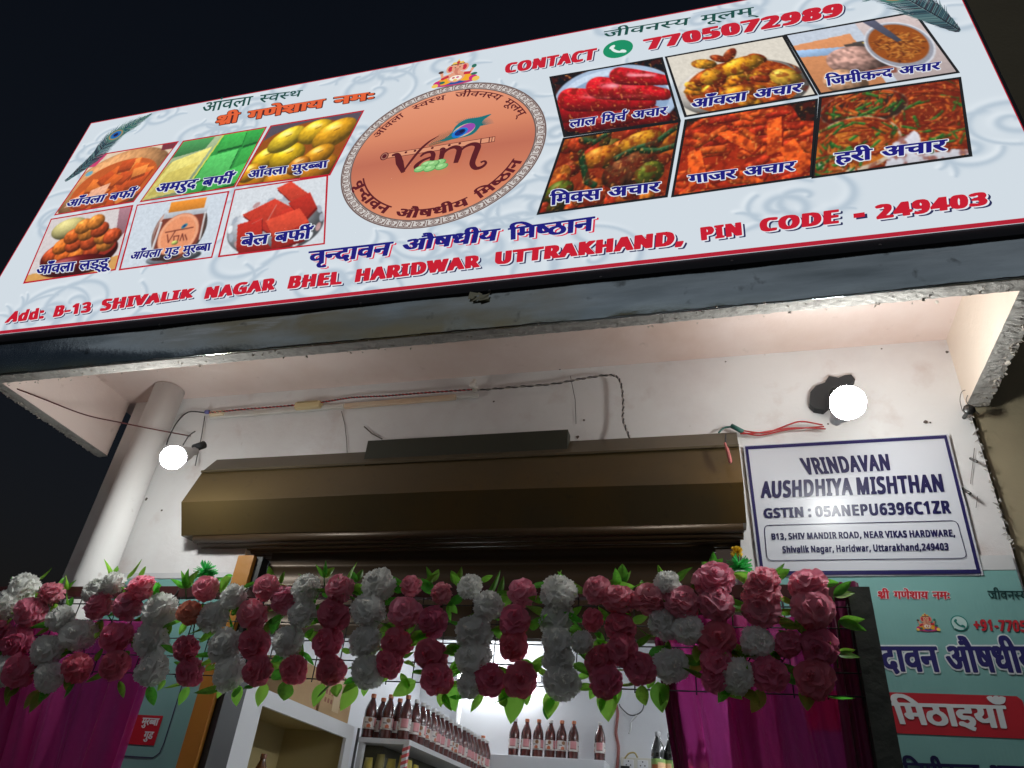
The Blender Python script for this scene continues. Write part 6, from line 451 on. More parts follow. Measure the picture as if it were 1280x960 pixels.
        for x0, y0, x1, y1 in ((66, 56, 71, 68), (71, 68, 78, 52), (78, 60, 80, 68), (80, 60, 86, 60), (86, 60, 86, 68), (90, 68, 91, 58), (91, 58, 96, 68), (96, 60, 101, 68), (62, 52, 106, 50)): p.rod(x0, y0, x1, y1, 1.3, (120, 50, 40), 0)
        p.disc(91, 46, 6, 3.5, -30, (40, 130, 150)); p.disc(91, 46, 3, 2, -30, (30, 40, 120)); p.ell(82, 70, 6, 3.5, 0, (214, 226, 120), .1); p.disc(72, 90, 26, 5, 0, (60, 40, 40))
    elif kind == 'bel_barfi':
        p = Paint(W, H, (214, 220, 226), 6); p.ell(76, 66, 72, 40, 0, (200, 206, 214), .2)
        for k in range(18):
            a = k / 18 * 2 * pi; p.disc(76 + 68 * cos(a), 62 + 37 * sin(a), 4, 7, k * 20, R.choice([(168, 176, 188), (232, 236, 240), (188, 150, 150)]))
        for q, c in (([(22, 42), (70, 24), (96, 40), (50, 62)], (196, 58, 40)), ([(70, 8), (92, 0), (122, 24), (98, 34)], (206, 66, 46)), ([(50, 62), (96, 40), (124, 54), (76, 80)], (188, 50, 36)), ([(92, 34), (124, 22), (136, 46), (120, 62)], (176, 44, 32)), ([(18, 56), (54, 50), (60, 84), (24, 92)], (182, 46, 34)), ([(60, 56), (110, 44), (126, 66), (76, 82)], (214, 74, 50)), ([(74, 82), (126, 66), (120, 90), (76, 100)], (158, 36, 28)), ([(24, 90), (60, 82), (76, 96), (30, 100)], (146, 32, 26))):
            p.poly([(u + 1.5, v + 3) for u, v in q], (110, 22, 18)); p.poly(q, c, .14, .05)
        p.rod(64, 56, 74, 34, .9, (240, 190, 180)); p.rod(40, 58, 56, 52, .7, (236, 160, 150))
    elif kind == 'red_chilli':
        p = Paint(W, H, (16, 18, 26), 7); p.disc(78, 52, 82, 54, 0, (176, 196, 220)); p.disc(78, 50, 74, 46, 0, (206, 222, 240)); p.disc(78, 56, 70, 42, 0, (150, 176, 206))
        for x0, y0, x1, y1, w, c in ((132, 92, 14, 78, 17, (158, 14, 22)), (110, 74, 2, 60, 19, (186, 18, 28)), (124, 80, 30, 88, 14, (150, 12, 20)), (118, 66, 22, 44, 20, (206, 20, 32)), (140, 58, 62, 32, 19, (214, 22, 36)), (150, 38, 92, 18, 15, (206, 18, 34))):
            p.rod(x1, y1, x0, y0, w, c, .10, .10, .5); p.shine(x0 + (x1 - x0) * .45, y0 + (y1 - y0) * .45 - w * .35, x0 + (x1 - x0) * .8, y0 + (y1 - y0) * .8 - w * .4, w * .22, (250, 140, 150), .45)
        p.shine(66, 29, 84, 34, 4, (255, 205, 212), .8); p.shine(102, 19, 134, 26, 3, (255, 200, 205), .8); p.shine(34, 42, 70, 50, 2.5, (250, 150, 150), .5); p.shine(84, 50, 120, 56, 2.5, (250, 120, 130), .5)
        p.specks(170, [(234, 160, 50), (150, 70, 20), (236, 190, 90)], (.4, 1.0), (18, 34, 128, 84))
    elif kind == 'amla_pickle':
        p = Paint(W, H, (224, 218, 206), 8); p.ell(75, 70, 78, 44, 0, (236, 230, 222), .05); p.disc(76, 68, 68, 42, 0, (176, 84, 22))
        for i in range(46):
            x, y = R.gauss(78, 34), R.gauss(58, 22)
            if ((x - 76) / 66) ** 2 + ((y - 60) / 44) ** 2 > 1: continue
            p.ell(x, y, R.uniform(10, 17), R.uniform(6, 9), R.uniform(-50, 40), R.choice([(232, 150, 32), (204, 100, 24), (240, 172, 44), (166, 66, 20), (190, 84, 20)]), .18, .34)
        p.ell(86, 36, 30, 13, -14, (250, 178, 34), .2, .08); p.ell(46, 46, 15, 12, -30, (246, 172, 40), .2, .1); p.ell(70, 76, 20, 9, -8, (238, 160, 34), .2, .1); p.ell(128, 66, 18, 14, 20, (244, 196, 70), .2, .15)
        p.specks(260, [(110, 44, 12), (150, 66, 16), (80, 30, 10), (224, 130, 40)], (.4, 1.1), (14, 16, 138, 96), lambda x, y: ((x - 76) / 64) ** 2 + ((y - 58) / 40) ** 2 < 1)
    elif kind == 'yam_pickle':
        p = Paint(W, H, (196, 206, 220), 9); p.poly([(0, 20), (70, 16), (74, 100), (0, 100)], (206, 138, 92), .1); p.poly([(82, 0), (150, 0), (150, 100), (86, 100)], (196, 180, 178), .1)
        p.poly([(0, 28), (60, 36), (62, 48), (0, 40)], (150, 180, 215), .2); p.poly([(56, 32), (98, 30), (98, 39), (58, 42)], (70, 62, 58), .2); p.specks(3, [(240, 200, 60)], (1.2, 1.5), (64, 34, 92, 37))
        p.ell(60, 60, 34, 24, 8, (206, 160, 146), .02, .3); p.ell(34, 88, 24, 20, 20, (222, 170, 130), .02, .2); p.poly([(40, 78), (96, 74), (92, 86), (44, 90)], (140, 82, 66), .1)
        p.disc(112, 46, 36, 38, 0, (150, 152, 164)); p.disc(112, 46, 36, 38, 0, (226, 230, 238), 2.2); p.disc(112, 44, 31, 32, 0, (150, 76, 24))
        for i in range(130):
            a = R.uniform(0, 6.28); r = R.uniform(0, 27); x = 112 + r * cos(a); y = 44 + r * sin(a); b = R.uniform(0, 3.1); p.rod(x, y, x + 8 * cos(b), y + 5 * sin(b), 1.5, R.choice([(196, 112, 36), (150, 74, 24), (214, 136, 54), (112, 50, 18)]), .1)
        p.poly([(90, 0), (104, 0), (118, 40), (112, 42)], (76, 78, 96), .2)
    elif kind == 'mixed_pickle':
        p = Paint(W, H, (150, 56, 24), 10)
        for i in range(80):
            p.ell(R.uniform(0, 150), R.uniform(0, 100), R.uniform(7, 17), R.uniform(8, 14), R.uniform(0, 180), R.choice([(206, 74, 28), (190, 56, 26), (216, 104, 34), (150, 60, 24), (224, 134, 40), (96, 84, 30)]), .15, .3)
        p.ell(104, 20, 28, 14, -10, (226, 160, 40), .2, .15); p.ell(58, 34, 26, 15, -8, (222, 136, 36), .2, .2); p.ell(100, 58, 34, 24, -8, (116, 66, 36), .1, .35); p.ell(124, 66, 18, 16, 0, (104, 112, 32), .15, .3); p.ell(18, 74, 18, 15, 0, (96, 110, 30), .2, .25)
        for q in (((30, 24), (40, 46), (50, 66), (60, 72)), ((78, 40), (100, 30), (124, 26), (146, 8)), ((110, 34), (130, 38), (148, 34)), ((26, 6), (44, 12), (60, 2))):
            for a, b in zip(q, q[1:]): p.rod(*a, *b, 4.5, (30, 70, 36), .25, .1)
        p.specks(160, [(236, 180, 90), (110, 30, 14), (226, 120, 60), (240, 210, 150)], (.35, .9))
    elif kind == 'carrot_pickle':
        p = Paint(W, H, (172, 52, 20), 11)
        for i in range(95):
            x, y = R.uniform(-5, 150), R.uniform(-5, 105); a = R.uniform(-.9, .9); l = R.uniform(16, 36)
            p.rod(x, y, x + l * cos(a), y + l * sin(a) * .8, R.uniform(3.5, 6.5), R.choice([(216, 76, 24), (198, 56, 22), (232, 98, 34), (180, 44, 20), (206, 90, 30)]), .12, .2)
        for q in ([(40, 26), (54, 24), (92, 50), (84, 60)], [(96, 20), (112, 16), (116, 62), (100, 66)], [(112, 60), (128, 48), (150, 84), (138, 96)], [(10, 50), (24, 44), (36, 80), (18, 92)]):
            p.poly([(u + 2, v + 3) for u, v in q], (140, 36, 14)); p.poly(q, (236, 104, 38), .14, .12)
        p.poly([(120, 0), (150, 0), (150, 30), (134, 26)], (40, 26, 22), .1); p.poly([(0, 0), (18, 0), (8, 8), (0, 12)], (30, 40, 34))
        p.specks(240, [(240, 176, 60), (120, 36, 12), (220, 140, 40), (150, 110, 30)], (.35, .9))
    else:
        p = Paint(W, H, (120, 52, 22), 12)
        def tangle(cx, cy, rx, ry, n, cols):
            for i in range(n):
                a = R.uniform(0, 6.28); r = R.random() ** .5; x = cx + rx * r * cos(a); y = cy + ry * r * sin(a); b = a + pi / 2 + R.uniform(-.5, .5); l = R.uniform(6, 14)
                p.rod(x - l * cos(b), y - l * sin(b) * .6, x + l * cos(b), y + l * sin(b) * .6, R.uniform(1.3, 2.6), R.choice(cols), .15, .1)
        o = [(196, 84, 28), (166, 62, 22), (214, 110, 40), (146, 50, 20), (56, 120, 44)]; g = [(64, 140, 54), (40, 104, 44), (186, 90, 30), (160, 70, 24)]
        p.poly([(70, 0), (150, 0), (150, 100), (70, 100)], (132, 50, 22)); tangle(115, 40, 50, 50, 120, o)
        p.disc(48, 22, 48, 24, 0, (60, 44, 34)); tangle(48, 18, 42, 18, 90, o + g); p.disc(48, 22, 48, 24, 0, (190, 170, 160), .9)
        p.disc(40, 66, 48, 34, 0, (206, 190, 170)); p.disc(40, 64, 45, 31, 0, (196, 116, 40)); tangle(40, 60, 40, 24, 100, o + g); tangle(20, 88, 28, 12, 40, g)
        p.poly([(78, 72), (100, 60), (120, 86), (150, 92), (150, 100), (70, 100)], (214, 214, 222), .06); tangle(128, 76, 22, 14, 36, o)
        p.specks(120, [(240, 170, 80), (100, 180, 80), (120, 40, 16)], (.35, .9))
    # the lettering strip of each print is laid on top as its own part
    if kind in ('amla_pickle', 'mixed_pickle', 'carrot_pickle', 'green_pickle', 'red_chilli'):
        m = np.clip((p.noise(22, 9) * .6 + p.noise(48, 8) * .4 - .50) * 3.2, 0, .55)                # clotted spice and oil
        if kind in ('red_chilli', 'amla_pickle'): m = m * (p.a[..., 2] < 110)
        p.put(m, (112, 26, 10)); p.put(np.clip((p.noise(64, 5) - .80) * 5, 0, .7) * (p.a[..., 2] < 110), (246, 178, 96)); p.a = 255 * (p.a / 255) ** 1.12
    p.finish(.07); return p.rgb()

# ------------------------------------------------------------------ setting
W = 2.24                                            # facade wall plane
ZB = 1.327 + CZ; ZS = 1.59 + CZ                     # bottom of the beam and fins, soffit inside them
g = MB(); g.add([(-250, -250, 0), (250, -250, 0), (250, 250, 0), (-250, 250, 0)], [(0, 1, 2, 3)])
tag(g.build('ground', mat('bounce_paving', (.34, .32, .29), .85, bump=[(60, .4), (300, .3)], vary=[((.24, .23, .21), 3, .45, .7, .8)])), kind='structure')  # unseen ground, made pale to bounce fill light onto the front
white = mat('white_wall', (.79, .78, .775), .7, bump=[(3.5, .4), (45, .14), (260, .08)], vary=[((.60, .53, .53), 1.7, .46, .70, .75), ((.55, .44, .40), 5.5, .58, .74, .6), ((.42, .36, .33), 26, .68, .78, .6), ((.84, .84, .86), 4, .55, .7, .4)])
peach = mat('peach_soffit', (.80, .66, .61), .8, bump=[(4, .3), (60, .14)], vary=[((.62, .43, .35), 1.8, .46, .70, .75), ((.80, .70, .64), 1.1, .5, .7, .5), ((.45, .33, .27), 14, .66, .76, .5)])
cream = mat('cream_paint', (.74, .63, .53), .8, bump=[(5, .3), (70, .12)], vary=[((.66, .52, .44), 3, .5, .72, .5), ((.40, .32, .26), 18, .7, .78, .5)])
concrete = mat('raw_concrete', (.46, .435, .405), .95, bump=[(30, .3), (110, .35)], vary=[((.30, .28, .26), 24, .5, .68, .8), ((.66, .62, .58), 60, .58, .7, .6)])
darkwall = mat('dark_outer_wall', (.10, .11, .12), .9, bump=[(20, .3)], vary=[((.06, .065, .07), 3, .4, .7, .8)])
inner = mat('shop_inside_white', (.74, .755, .78), .55, bump=[(6, .08), (80, .05)], vary=[((.68, .69, .71), 1.5, .45, .7, .5)])
bld = empty('shop_building', 'whitewashed shop front with a peach painted canopy recess above the open door', 'shop', (-.8, W, 0))
XL0, XR0 = -2.44, .80
oL = at(298, 720, W).x; oR = .075; oT = .93 + CZ    # opening
def plaster(name, x0, x1, z0, z1, y=W, th=.18, step=.09, m=white, parent=bld, seed=1, amp=.0035):
    """wall slab whose front face is slightly uneven plaster"""
    R = random.Random(seed); nx = max(1, int((x1 - x0) / step)); nz = max(1, int((z1 - z0) / step)); b = MB(); V = []
    for j in range(nz + 1):
        for i in range(nx + 1):
            e = 0 if i in (0, nx) or j in (0, nz) else R.uniform(-amp, amp)
            V.append((x0 + (x1 - x0) * i / nx, y + e, z0 + (z1 - z0) * j / nz))
    b.add(V, [(j * (nx + 1) + i, j * (nx + 1) + i + 1, (j + 1) * (nx + 1) + i + 1, (j + 1) * (nx + 1) + i) for j in range(nz) for i in range(nx)], None, True)
    b.add([(x0, y, z0), (x1, y, z0), (x1, y, z1), (x0, y, z1), (x0, y + th, z0), (x1, y + th, z0), (x1, y + th, z1), (x0, y + th, z1)], [(4, 7, 6, 5), (0, 4, 5, 1), (1, 5, 6, 2), (2, 6, 7, 3), (3, 7, 4, 0)])
    return b.build(name, m, parent)
plaster('front_wall', XL0, oL, 0, ZS, seed=2)
plaster('front_wall', oR, XR0, 0, ZS, seed=3)
plaster('front_wall', oL, oR, oT, ZS, seed=4)
# canopy: soffit slab, side fins, front beam with raw lower edges
b = MB(); b.box(-2.55, .92, 1.68, W + .2, ZS, ZS + .12); b.build('soffit', peach, bld)
def ragged(name, a, c, wid_dir, wid, th, m, seed, amp=.012, n=60):
    """rough broken edge strip running from a to c: underside of a beam or fin"""
    R = random.Random(seed); a = Vector(a); c = Vector(c); w = Vector(wid_dir); b = MB(); rows = 5; V = []
    for i in range(n + 1):
        p = a.lerp(c, i / n)
        for j in range(rows):
            q = p + w * wid * (j / (rows - 1)); e = R.uniform(-amp, amp) if 0 < j else 0
            V.append((q.x + (w.x and R.uniform(-1, 1) * amp * (j == rows - 1)), q.y + (w.y and R.uniform(-1, 1) * amp * (j == rows - 1)), q.z + R.uniform(-1, .2) * amp * (0.9 if j else .1)))
    b.add(V, [(i * rows + j, i * rows + j + 1, (i + 1) * rows + j + 1, (i + 1) * rows + j) for i in range(n) for j in range(rows - 1)])
    top = []
    for i in (0, n):
        p = a.lerp(c, i / n); top += [p, p + w * wid]
    z = Vector((0, 0, th)); k = len(V)
    return b.build(name, m, bld)
fr = -1.80 - .0
FXL = at(2, 480, 1.68).x; FXR = at(1275, 362, 1.68).x
b = MB(); b.box(FXR, FXR + .05, 1.68, W, ZB, ZS); b.build('side_fin', cream, bld)
b = MB(); b.box(FXL - .04, FXL, 1.68, W, ZB, ZS); b.build('side_fin', peach, bld)
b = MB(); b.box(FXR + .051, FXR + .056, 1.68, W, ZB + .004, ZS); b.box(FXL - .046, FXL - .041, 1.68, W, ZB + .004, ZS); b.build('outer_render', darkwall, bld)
b = MB(); b.box(-2.72, .93, 1.645, 1.68, ZB, ZS + .9); b.build('front_beam', peach, bld)
ragged('broken_edge', (-2.72, 1.632, ZB - .004), (.93, 1.632, ZB - .004), (0, 1, 0), .042, .02, concrete, 5, .0018, 260)
ragged('broken_edge', (FXR - .004, 1.66, ZB - .004), (FXR - .004, W, ZB - .004), (1, 0, 0), .062, .02, concrete, 6, .0035, 90)
ragged('broken_edge', (FXL + .004, W, ZB - .004), (FXL + .004, 1.66, ZB - .004), (-1, 0, 0), .052, .02, concrete, 7, .004, 80)
b = MB(); R = random.Random(12)                      # plaster crumbs along the broken edges
for i in range(260):
    if i < 150: c = Vector((R.uniform(-2.7, .92), R.uniform(1.622, 1.69), ZB - .006)); s = R.uniform(.002, .006)
    elif i < 215: c = Vector((FXR + R.uniform(.035, .06), R.uniform(1.68, W), ZB - .006)); s = R.uniform(.003, .009)
    else: c = Vector((FXL - R.uniform(.03, .05), R.uniform(1.68, W), ZB - .006)); s = R.uniform(.003, .007)
    vs = [c + Vector((R.uniform(-1, 1), R.uniform(-1, 1), R.uniform(-1, 1))) * s for _ in range(6)]
    b.add(vs, [(0, 1, 2), (0, 2, 3), (0, 3, 4), (0, 4, 1), (5, 2, 1), (5, 3, 2), (5, 4, 3), (5, 1, 4)])
tag(b.build('crumbs', mat('plaster_crumbs', (.52, .46, .40), .9), bld), kind='stuff')
# inside of the shop
b = MB(); b.box(-2.54, -2.50, W + .18, 6.25, 0, ZS); b.build('inner_side_wall', inner, bld)
b = MB(); b.box(.80, .84, W + .18, 6.25, 0, ZS); b.build('inner_side_wall', inner, bld)
b = MB(); b.box(-2.54, .84, 6.2, 6.3, 0, ZS); b.build('inner_back_wall', inner, bld)
b = MB(); b.box(-2.54, .84, W + .2, 6.3, ZS - .08, ZS); b.build('inner_ceiling', inner, bld)
b = MB(); b.box(-2.54, .84, W, 6.3, .004, .16); b.build('inner_floor', mat('grey_tiles', (.4, .39, .38), .3), bld)
# metal cladding on the beam under the sign
R = random.Random(3); b = MB(); nx, nz = 150, 14; V = []
zt, zb_ = 1.492 + CZ, ZB - .002
for j in range(nz + 1):
    for i in range(nx + 1):
        x = -2.74 + 3.68 * i / nx; z = zb_ + (zt - zb_) * j / nz
        e = .0016 * sin(x * 3.1 + 1) + .0007 * sin(x * 9.7 + z * 20) + .0003 * sin(x * 23 - z * 31) + R.uniform(-.0002, .0002)
        if j == 0: z += R.uniform(-.002, .0015)
        lo = max(0, .5 - j / nz) / .5; e += .010 * lo * lo + .004 * lo * sin(x * 2.3 + 2)
        V.append((x, 1.612 + e, z))
b.add(V, [(j * (nx + 1) + i, j * (nx + 1) + i + 1, (j + 1) * (nx + 1) + i + 1, (j + 1) * (nx + 1) + i) for j in range(nz) for i in range(nx)], None, True)
alu = mat('painted_reflection_cladding', (.74, .82, .84), .14, 1.0, bump=[(1.0, .35), (5, .12), (90, .03)], vary=[((.24, .29, .30), 1.9, .46, .64, .75, (.6, 1, 3.5)), ((.48, .38, .20), 1.2, .50, .64, .8, (.7, 1, 2)), ((.95, .97, .97), 3.4, .58, .68, .9, (.5, 1, 4)), ((.62, .66, .66), 2.6, .60, .74, .8), ((.10, .10, .09), 16, .62, .72, .6)])  # light, dark and olive streaks in the colour imitate reflections
b.tube([(-2.74 + 3.68 * i / 120, 1.628 + .004 * sin(-2.74 * 2.3 + 2 + i * .07), zb_ + random.Random(i).uniform(-.0015, .0015)) for i in range(121)], .0035, 8)
clad = b.build('metal_cladding', alu, bld); clad['label'] = 'dented grey metal sheet cladding under the sign'
b = MB()
for px, py in ((200, 406.5), (451, 380), (751, 347), (915, 327), (1100, 307), (612, 364)):
    p = at(px, py, 1.606); b.lathe([(0, -.004), (.004, -.003), (.005, 0), (.005, .004)], p, 8, (0, 1, 0))
b.build('rivet', mat('dark_steel', (.12, .12, .12), .4, .9), clad)
# a crumpled shiny patch on the cladding
R = random.Random(8); b = MB(); c = at(597, 371, 1.604); V = [c + Vector((R.uniform(-.035, .04), R.uniform(-.004, .002), R.uniform(-.022, .022))) for _ in range(14)]
b.add(V, [(i, i + 1, i + 2) for i in range(12)]); b.build('foil_scrap', mat('crumpled_foil', (.45, .41, .28), .3, 1.0), clad)
# cracks, holes and paint flakes on the wall
def wallp(x, y, d=0.0): return at(x, y, W - d)
cr = mat('dark_crack', (.10, .08, .07), .9)
for pts, w in (([(427, 514), (431, 530), (433, 548), (434, 566)], .003), ([(455, 533), (465, 542), (478, 549)], .005), ([(713, 470), (719, 500), (720, 530)], .0022), ([(1218, 560), (1216, 580), (1213, 605)], .0018), ([(1222, 620), (1220, 635)], .0015)):
    b = MB(); P = [wallp(*p, .005) for p in pts]; strip(b, [(p.x, p.z) for p in P], w, None, lambda x, z: Vector((x, W - .0052, z))); b.build('wall_crack', cr, bld)
for px, py, r in ((183, 624, .006), (202, 638, .005), (617, 502, .004), (730, 525, .004), (722, 546, .006), (1157, 527, .006), (1163, 528, .003), (1222, 412, .004), (907, 452, .003), (700, 462, .003), (1102, 436, .003), (1035, 530, .003), (1184, 440, .005), (960, 437, .003)):
    b = MB(); p = wallp(px, py, .0055); b.add([p + Vector((r * cos(t) * random.Random(px + k).uniform(.6, 1.4), 0, r * sin(t) * random.Random(py + k).uniform(.6, 1.4))) for k, t in enumerate([-2 * pi * k / 9 for k in range(9)])], [tuple(range(9))[::-1]]); b.build('nail_hole', cr, bld)
b = MB(); R = random.Random(33)                       # crumbling right edge of the wall
pe = [(1208, 520), (1228, 515), (1238, 545), (1246, 580), (1256, 620), (1266, 655), (1275, 692)]
for (p0, p1) in zip(pe[1:], pe[2:]):
    for k in range(7):
        q = wallp(p0[0] + (p1[0] - p0[0]) * k / 7, p0[1] + (p1[1] - p0[1]) * k / 7, .004); q.x = XR0 - .004 + R.uniform(-.006, .008)
        b.add([q + Vector((R.uniform(-1, 1), R.uniform(-.6, .6), R.uniform(-1, 1))) * R.uniform(.004, .011) for _ in range(5)], [(0, 1, 2), (0, 2, 3), (0, 3, 4), (0, 4, 1), (1, 3, 2), (1, 4, 3)])
b.build('crumbling_edge', concrete, bld)
# neighbour's wall beyond the right edge
b = MB(); b.box(.815, 6.0, 2.262, 2.5, 0, 8.0); nb = b.build('neighbour_wall', mat('tan_wall', (.36, .30, .19), .85, bump=[(7, .3), (60, .2)], vary=[((.28, .23, .15), 2.5, .42, .7, .7)]), origin=(2.9, 2.5, 0))
tag(nb, 'tan plastered wall of the neighbouring house at the right edge', 'wall')
# white drain pipe
b = MB(); xa, xb = at(192, 500, W - .085).x, at(222, 500, W - .085).x; r = (xb - xa) / 2
b.tube([((xa + xb) / 2, W - .085, 0), ((xa + xb) / 2, W - .085, ZS - .006)], r, 28)
dp = b.build('drain_pipe', mat('painted_pipe', (.76, .75, .745), .55, bump=[(8, .2), (50, .08)], vary=[((.62, .57, .55), 3, .46, .70, .7, (1, 1, .25)), ((.45, .40, .37), 22, .66, .76, .6)]), origin=((xa + xb) / 2, W - .085, 0))
tag(dp, 'thick white painted drain pipe running up the left end of the wall', 'pipe')
# ------------------------------------------------------------------ shutter hood
HX0 = at(251, 591, 2.16).x; HX1 = at(924, 560, 2.16).x
prof = [(W + .0, 1.275), (2.165, 1.180), (2.115, 1.035), (2.175, .925), (2.36, .935)]
hood = empty('shutter_hood', 'long brown sheet metal rolling shutter hood over the shop opening', 'shutter', ((HX0 + HX1) / 2, W, prof[3][1] + CZ))
brown = mat('brown_hood', (.094, .064, .025), .30, .25, bump=[(1.6, .2), (14, .07)], vary=[((.056, .044, .030), 1.0, .42, .70, .6), ((.18, .088, .008), .7, .48, .66, .8), ((.05, .035, .02), 30, .6, .75, .5)], spec=.5)  # gold patches in the colour imitate a warm reflection on the brown paint
b = MB(); n = 40; pr = [Vector((0, y, z + CZ)) for y, z in prof]; V = []
R = random.Random(4)
for i in range(n + 1):
    x = HX0 + (HX1 - HX0) * i / n
    for k, p in enumerate(pr): V.append((x, p.y + (.0025 * sin(x * 2.5 + k) if 0 < k < 4 else 0), p.z + .003 * sin(x * 3.3 + k * 2)))
m_ = len(pr); b.add(V, [(i * m_ + k, i * m_ + k + 1, (i + 1) * m_ + k + 1, (i + 1) * m_ + k) for i in range(n) for k in range(1, m_ - 1)])
b.add(V[:m_], [tuple(range(m_))]); b.add(V[-m_:], [tuple(range(m_))[::-1]])
b.build('hood_body', brown, hood)
b = MB(); x0, x1 = at(270, 574, W - .01).x, at(921, 541, W - .01).x
b.add([(x0, W - .004, pr[0].z), (x1, W - .004, pr[0].z), (HX1 - .002, pr[1].y - .003, pr[1].z + .004), (HX0 + .002, pr[1].y - .003, pr[1].z + .004)], [(0, 3, 2, 1)])
b.bar((HX0, pr[1].y - .004, pr[1].z + .003), (HX1, pr[1].y - .004, pr[1].z + .003), .006, .008)
b.build('top_flange', mat('brown_flange', (.11, .085, .048), .42, .2, bump=[(5, .12)], vary=[((.075, .06, .036), 3, .45, .7, .6)]), hood)
b = MB(); a = at(460, 551, 2.19); c = at(710, 534, 2.19); b.box(a.x, c.x, 2.19, W - .003, 1.20 + CZ, a.z); b.build('rear_box', mat('dark_green_box', (.045, .047, .034), .5, .1), hood)
b = MB()                                             # rolled shutter underside and bottom rail
for k in range(7): b.tube([(HX0 + .05, 2.19 + .03 * k, .918 + CZ - .004 * k), (HX1 - .01, 2.19 + .03 * k, .918 + CZ - .004 * k)], .016, 10)
b.build('slat_roll', mat('brown_slats', (.07, .04, .018), .4, .3), hood)
b = MB(); b.box(oL + .09, oR - .08, 2.262, 2.30, at(640, 797, 2.26).z, at(640, 785, 2.26).z); b.build('bottom_rail', mat('brown_rail', (.075, .045, .02), .4, .3, bump=[(9, .2)]), hood)
V = []; zs0, zs1 = at(640, 788, 2.27).z, .93 + CZ; n = 60
for j in range(n + 1):
    z = zs0 + (zs1 - zs0) * j / n; y = 2.268 + .008 * abs(sin(z * 2 * pi / .14)); V += [(oL + .09, y, z), (oR - .08, y, z)]
b = MB(); b.add(V, [(2 * j, 2 * j + 1, 2 * j + 3, 2 * j + 2) for j in range(n)], None, True); b.build('shutter_curtain', mat('brown_slats'), hood)
b = MB(); b.box(HX0 + .02, HX1, 2.28, 2.36, .90 + CZ, .935 + CZ); b.build('hood_lip', mat('brown_slats'), hood)
# door jambs
jam = empty('door_frame', 'orange brown wooden door jamb with a black edge beside the left curtain', 'door frame', (oL + .03, W, 0))
b = MB(); b.box(oL - .002, oL + .062, W - .03, W + .10, 0, .86 + CZ); b.build('jamb', mat('orange_wood', (.46, .19, .022), .5, bump=[(22, .2)], vary=[((.32, .12, .015), 9, .45, .7, .7, (1, 1, .06))]), jam)
b = MB(); b.box(oL + .063, oL + .088, W - .012, W + .10, 0, .86 + CZ); b.build('black_edge', mat('black_trim', (.012, .012, .012), .5), jam)
jr = empty('side_jamb', 'dark brown wooden jamb at the right side of the opening, behind the curtain', 'door frame', (oR - .04, W, 0))
b = MB(); b.box(oR - .075, oR + .0, W - .02, W + .1, 0, .86 + CZ); b.build('jamb', mat('dark_wood', (.05, .03, .02), .5), jr)
# ------------------------------------------------------------------ the two bulbs
def bulb(px, py, Y, r, label, ax):
    c = at(px, py, Y); o = empty('light_bulb', label, 'bulb', tuple(c))
    b = MB(); b.lathe([(.0001, -r), (r * .38, -r * .93), (r * .71, -r * .71), (r * .92, -r * .38), (r, 0), (r * .93, r * .37), (r * .8, r * .7)], c, 28, ax)
    gl = b.build('globe', mat('lit_bulb', (.97, 1, .975), emit=BULB_L), o)
    b = MB(); b.lathe([(r * .8, r * .7), (r * .74, r * 1.0), (r * .62, r * 1.5), (r * .5, r * 1.9), (r * .36, r * 2.0), (r * .36, r * 2.6), (.001, r * 2.6)], c, 24, ax); b.build('bulb_base', mat('white_plastic', (.75, .75, .76), .4), o)
    return o, c
BR, cR = bulb(1060, 503, 1.90, .0475, 'glowing white bulb on a torn black holder above the printed wall notice', (-.15, 1, .12))
b = MB(); R = random.Random(5); c = at(1042, 492, W - .012)
out = [(1012, 504), (1013, 490), (1020, 482), (1031, 478), (1036, 470), (1048, 472), (1056, 469), (1064, 468), (1069, 474), (1062, 480), (1050, 492), (1040, 504), (1030, 512), (1018, 510)]
b.prism([at(x, y, W - .035) for x, y in out][::-1], (0, .03, 0)); b.tube([at(1045, 492, W - .01), at(1056, 500, 2.04)], .022, 14)
b.build('torn_holder', mat('black_rubber', (.02, .022, .025), .6), BR)
BL_, cL = bulb(216, 572, 1.87, .0405, 'glowing white bulb hanging from dark wires beside the drain pipe', (.12, .75, .65))
b = MB(); b.tube([cL + Vector((.01, .07, .075)), cL + Vector((.02, .10, .105))], .014, 12); b.build('holder', mat('black_rubber'), BL_)

# ------------------------------------------------------------------ the big backlit sign
SY = 1.6                                            # the sign's front face
GLOWM = mat('backlit_print', attr=True, glow=1.0, rough=.35)
INK = {'red': lin(196, 22, 44), 'navy': lin(24, 20, 120), 'white': lin(226, 232, 238), 'shadow': lin(36, 40, 84), 'green': lin(16, 74, 66), 'orange': lin(226, 96, 50), 'outline': lin(74, 28, 30), 'black': lin(20, 20, 22), 'maroon': lin(92, 22, 32)}
TL, TR, BR, BL = (at(114, 154, SY), at(1181, -47, SY), at(1332, 273, SY), at(-46, 423, SY))
sign = empty('shop_sign', 'huge white backlit shop sign with twelve food pictures and a round logo above the canopy', 'sign', (-.9, SY, 1.48 + CZ))
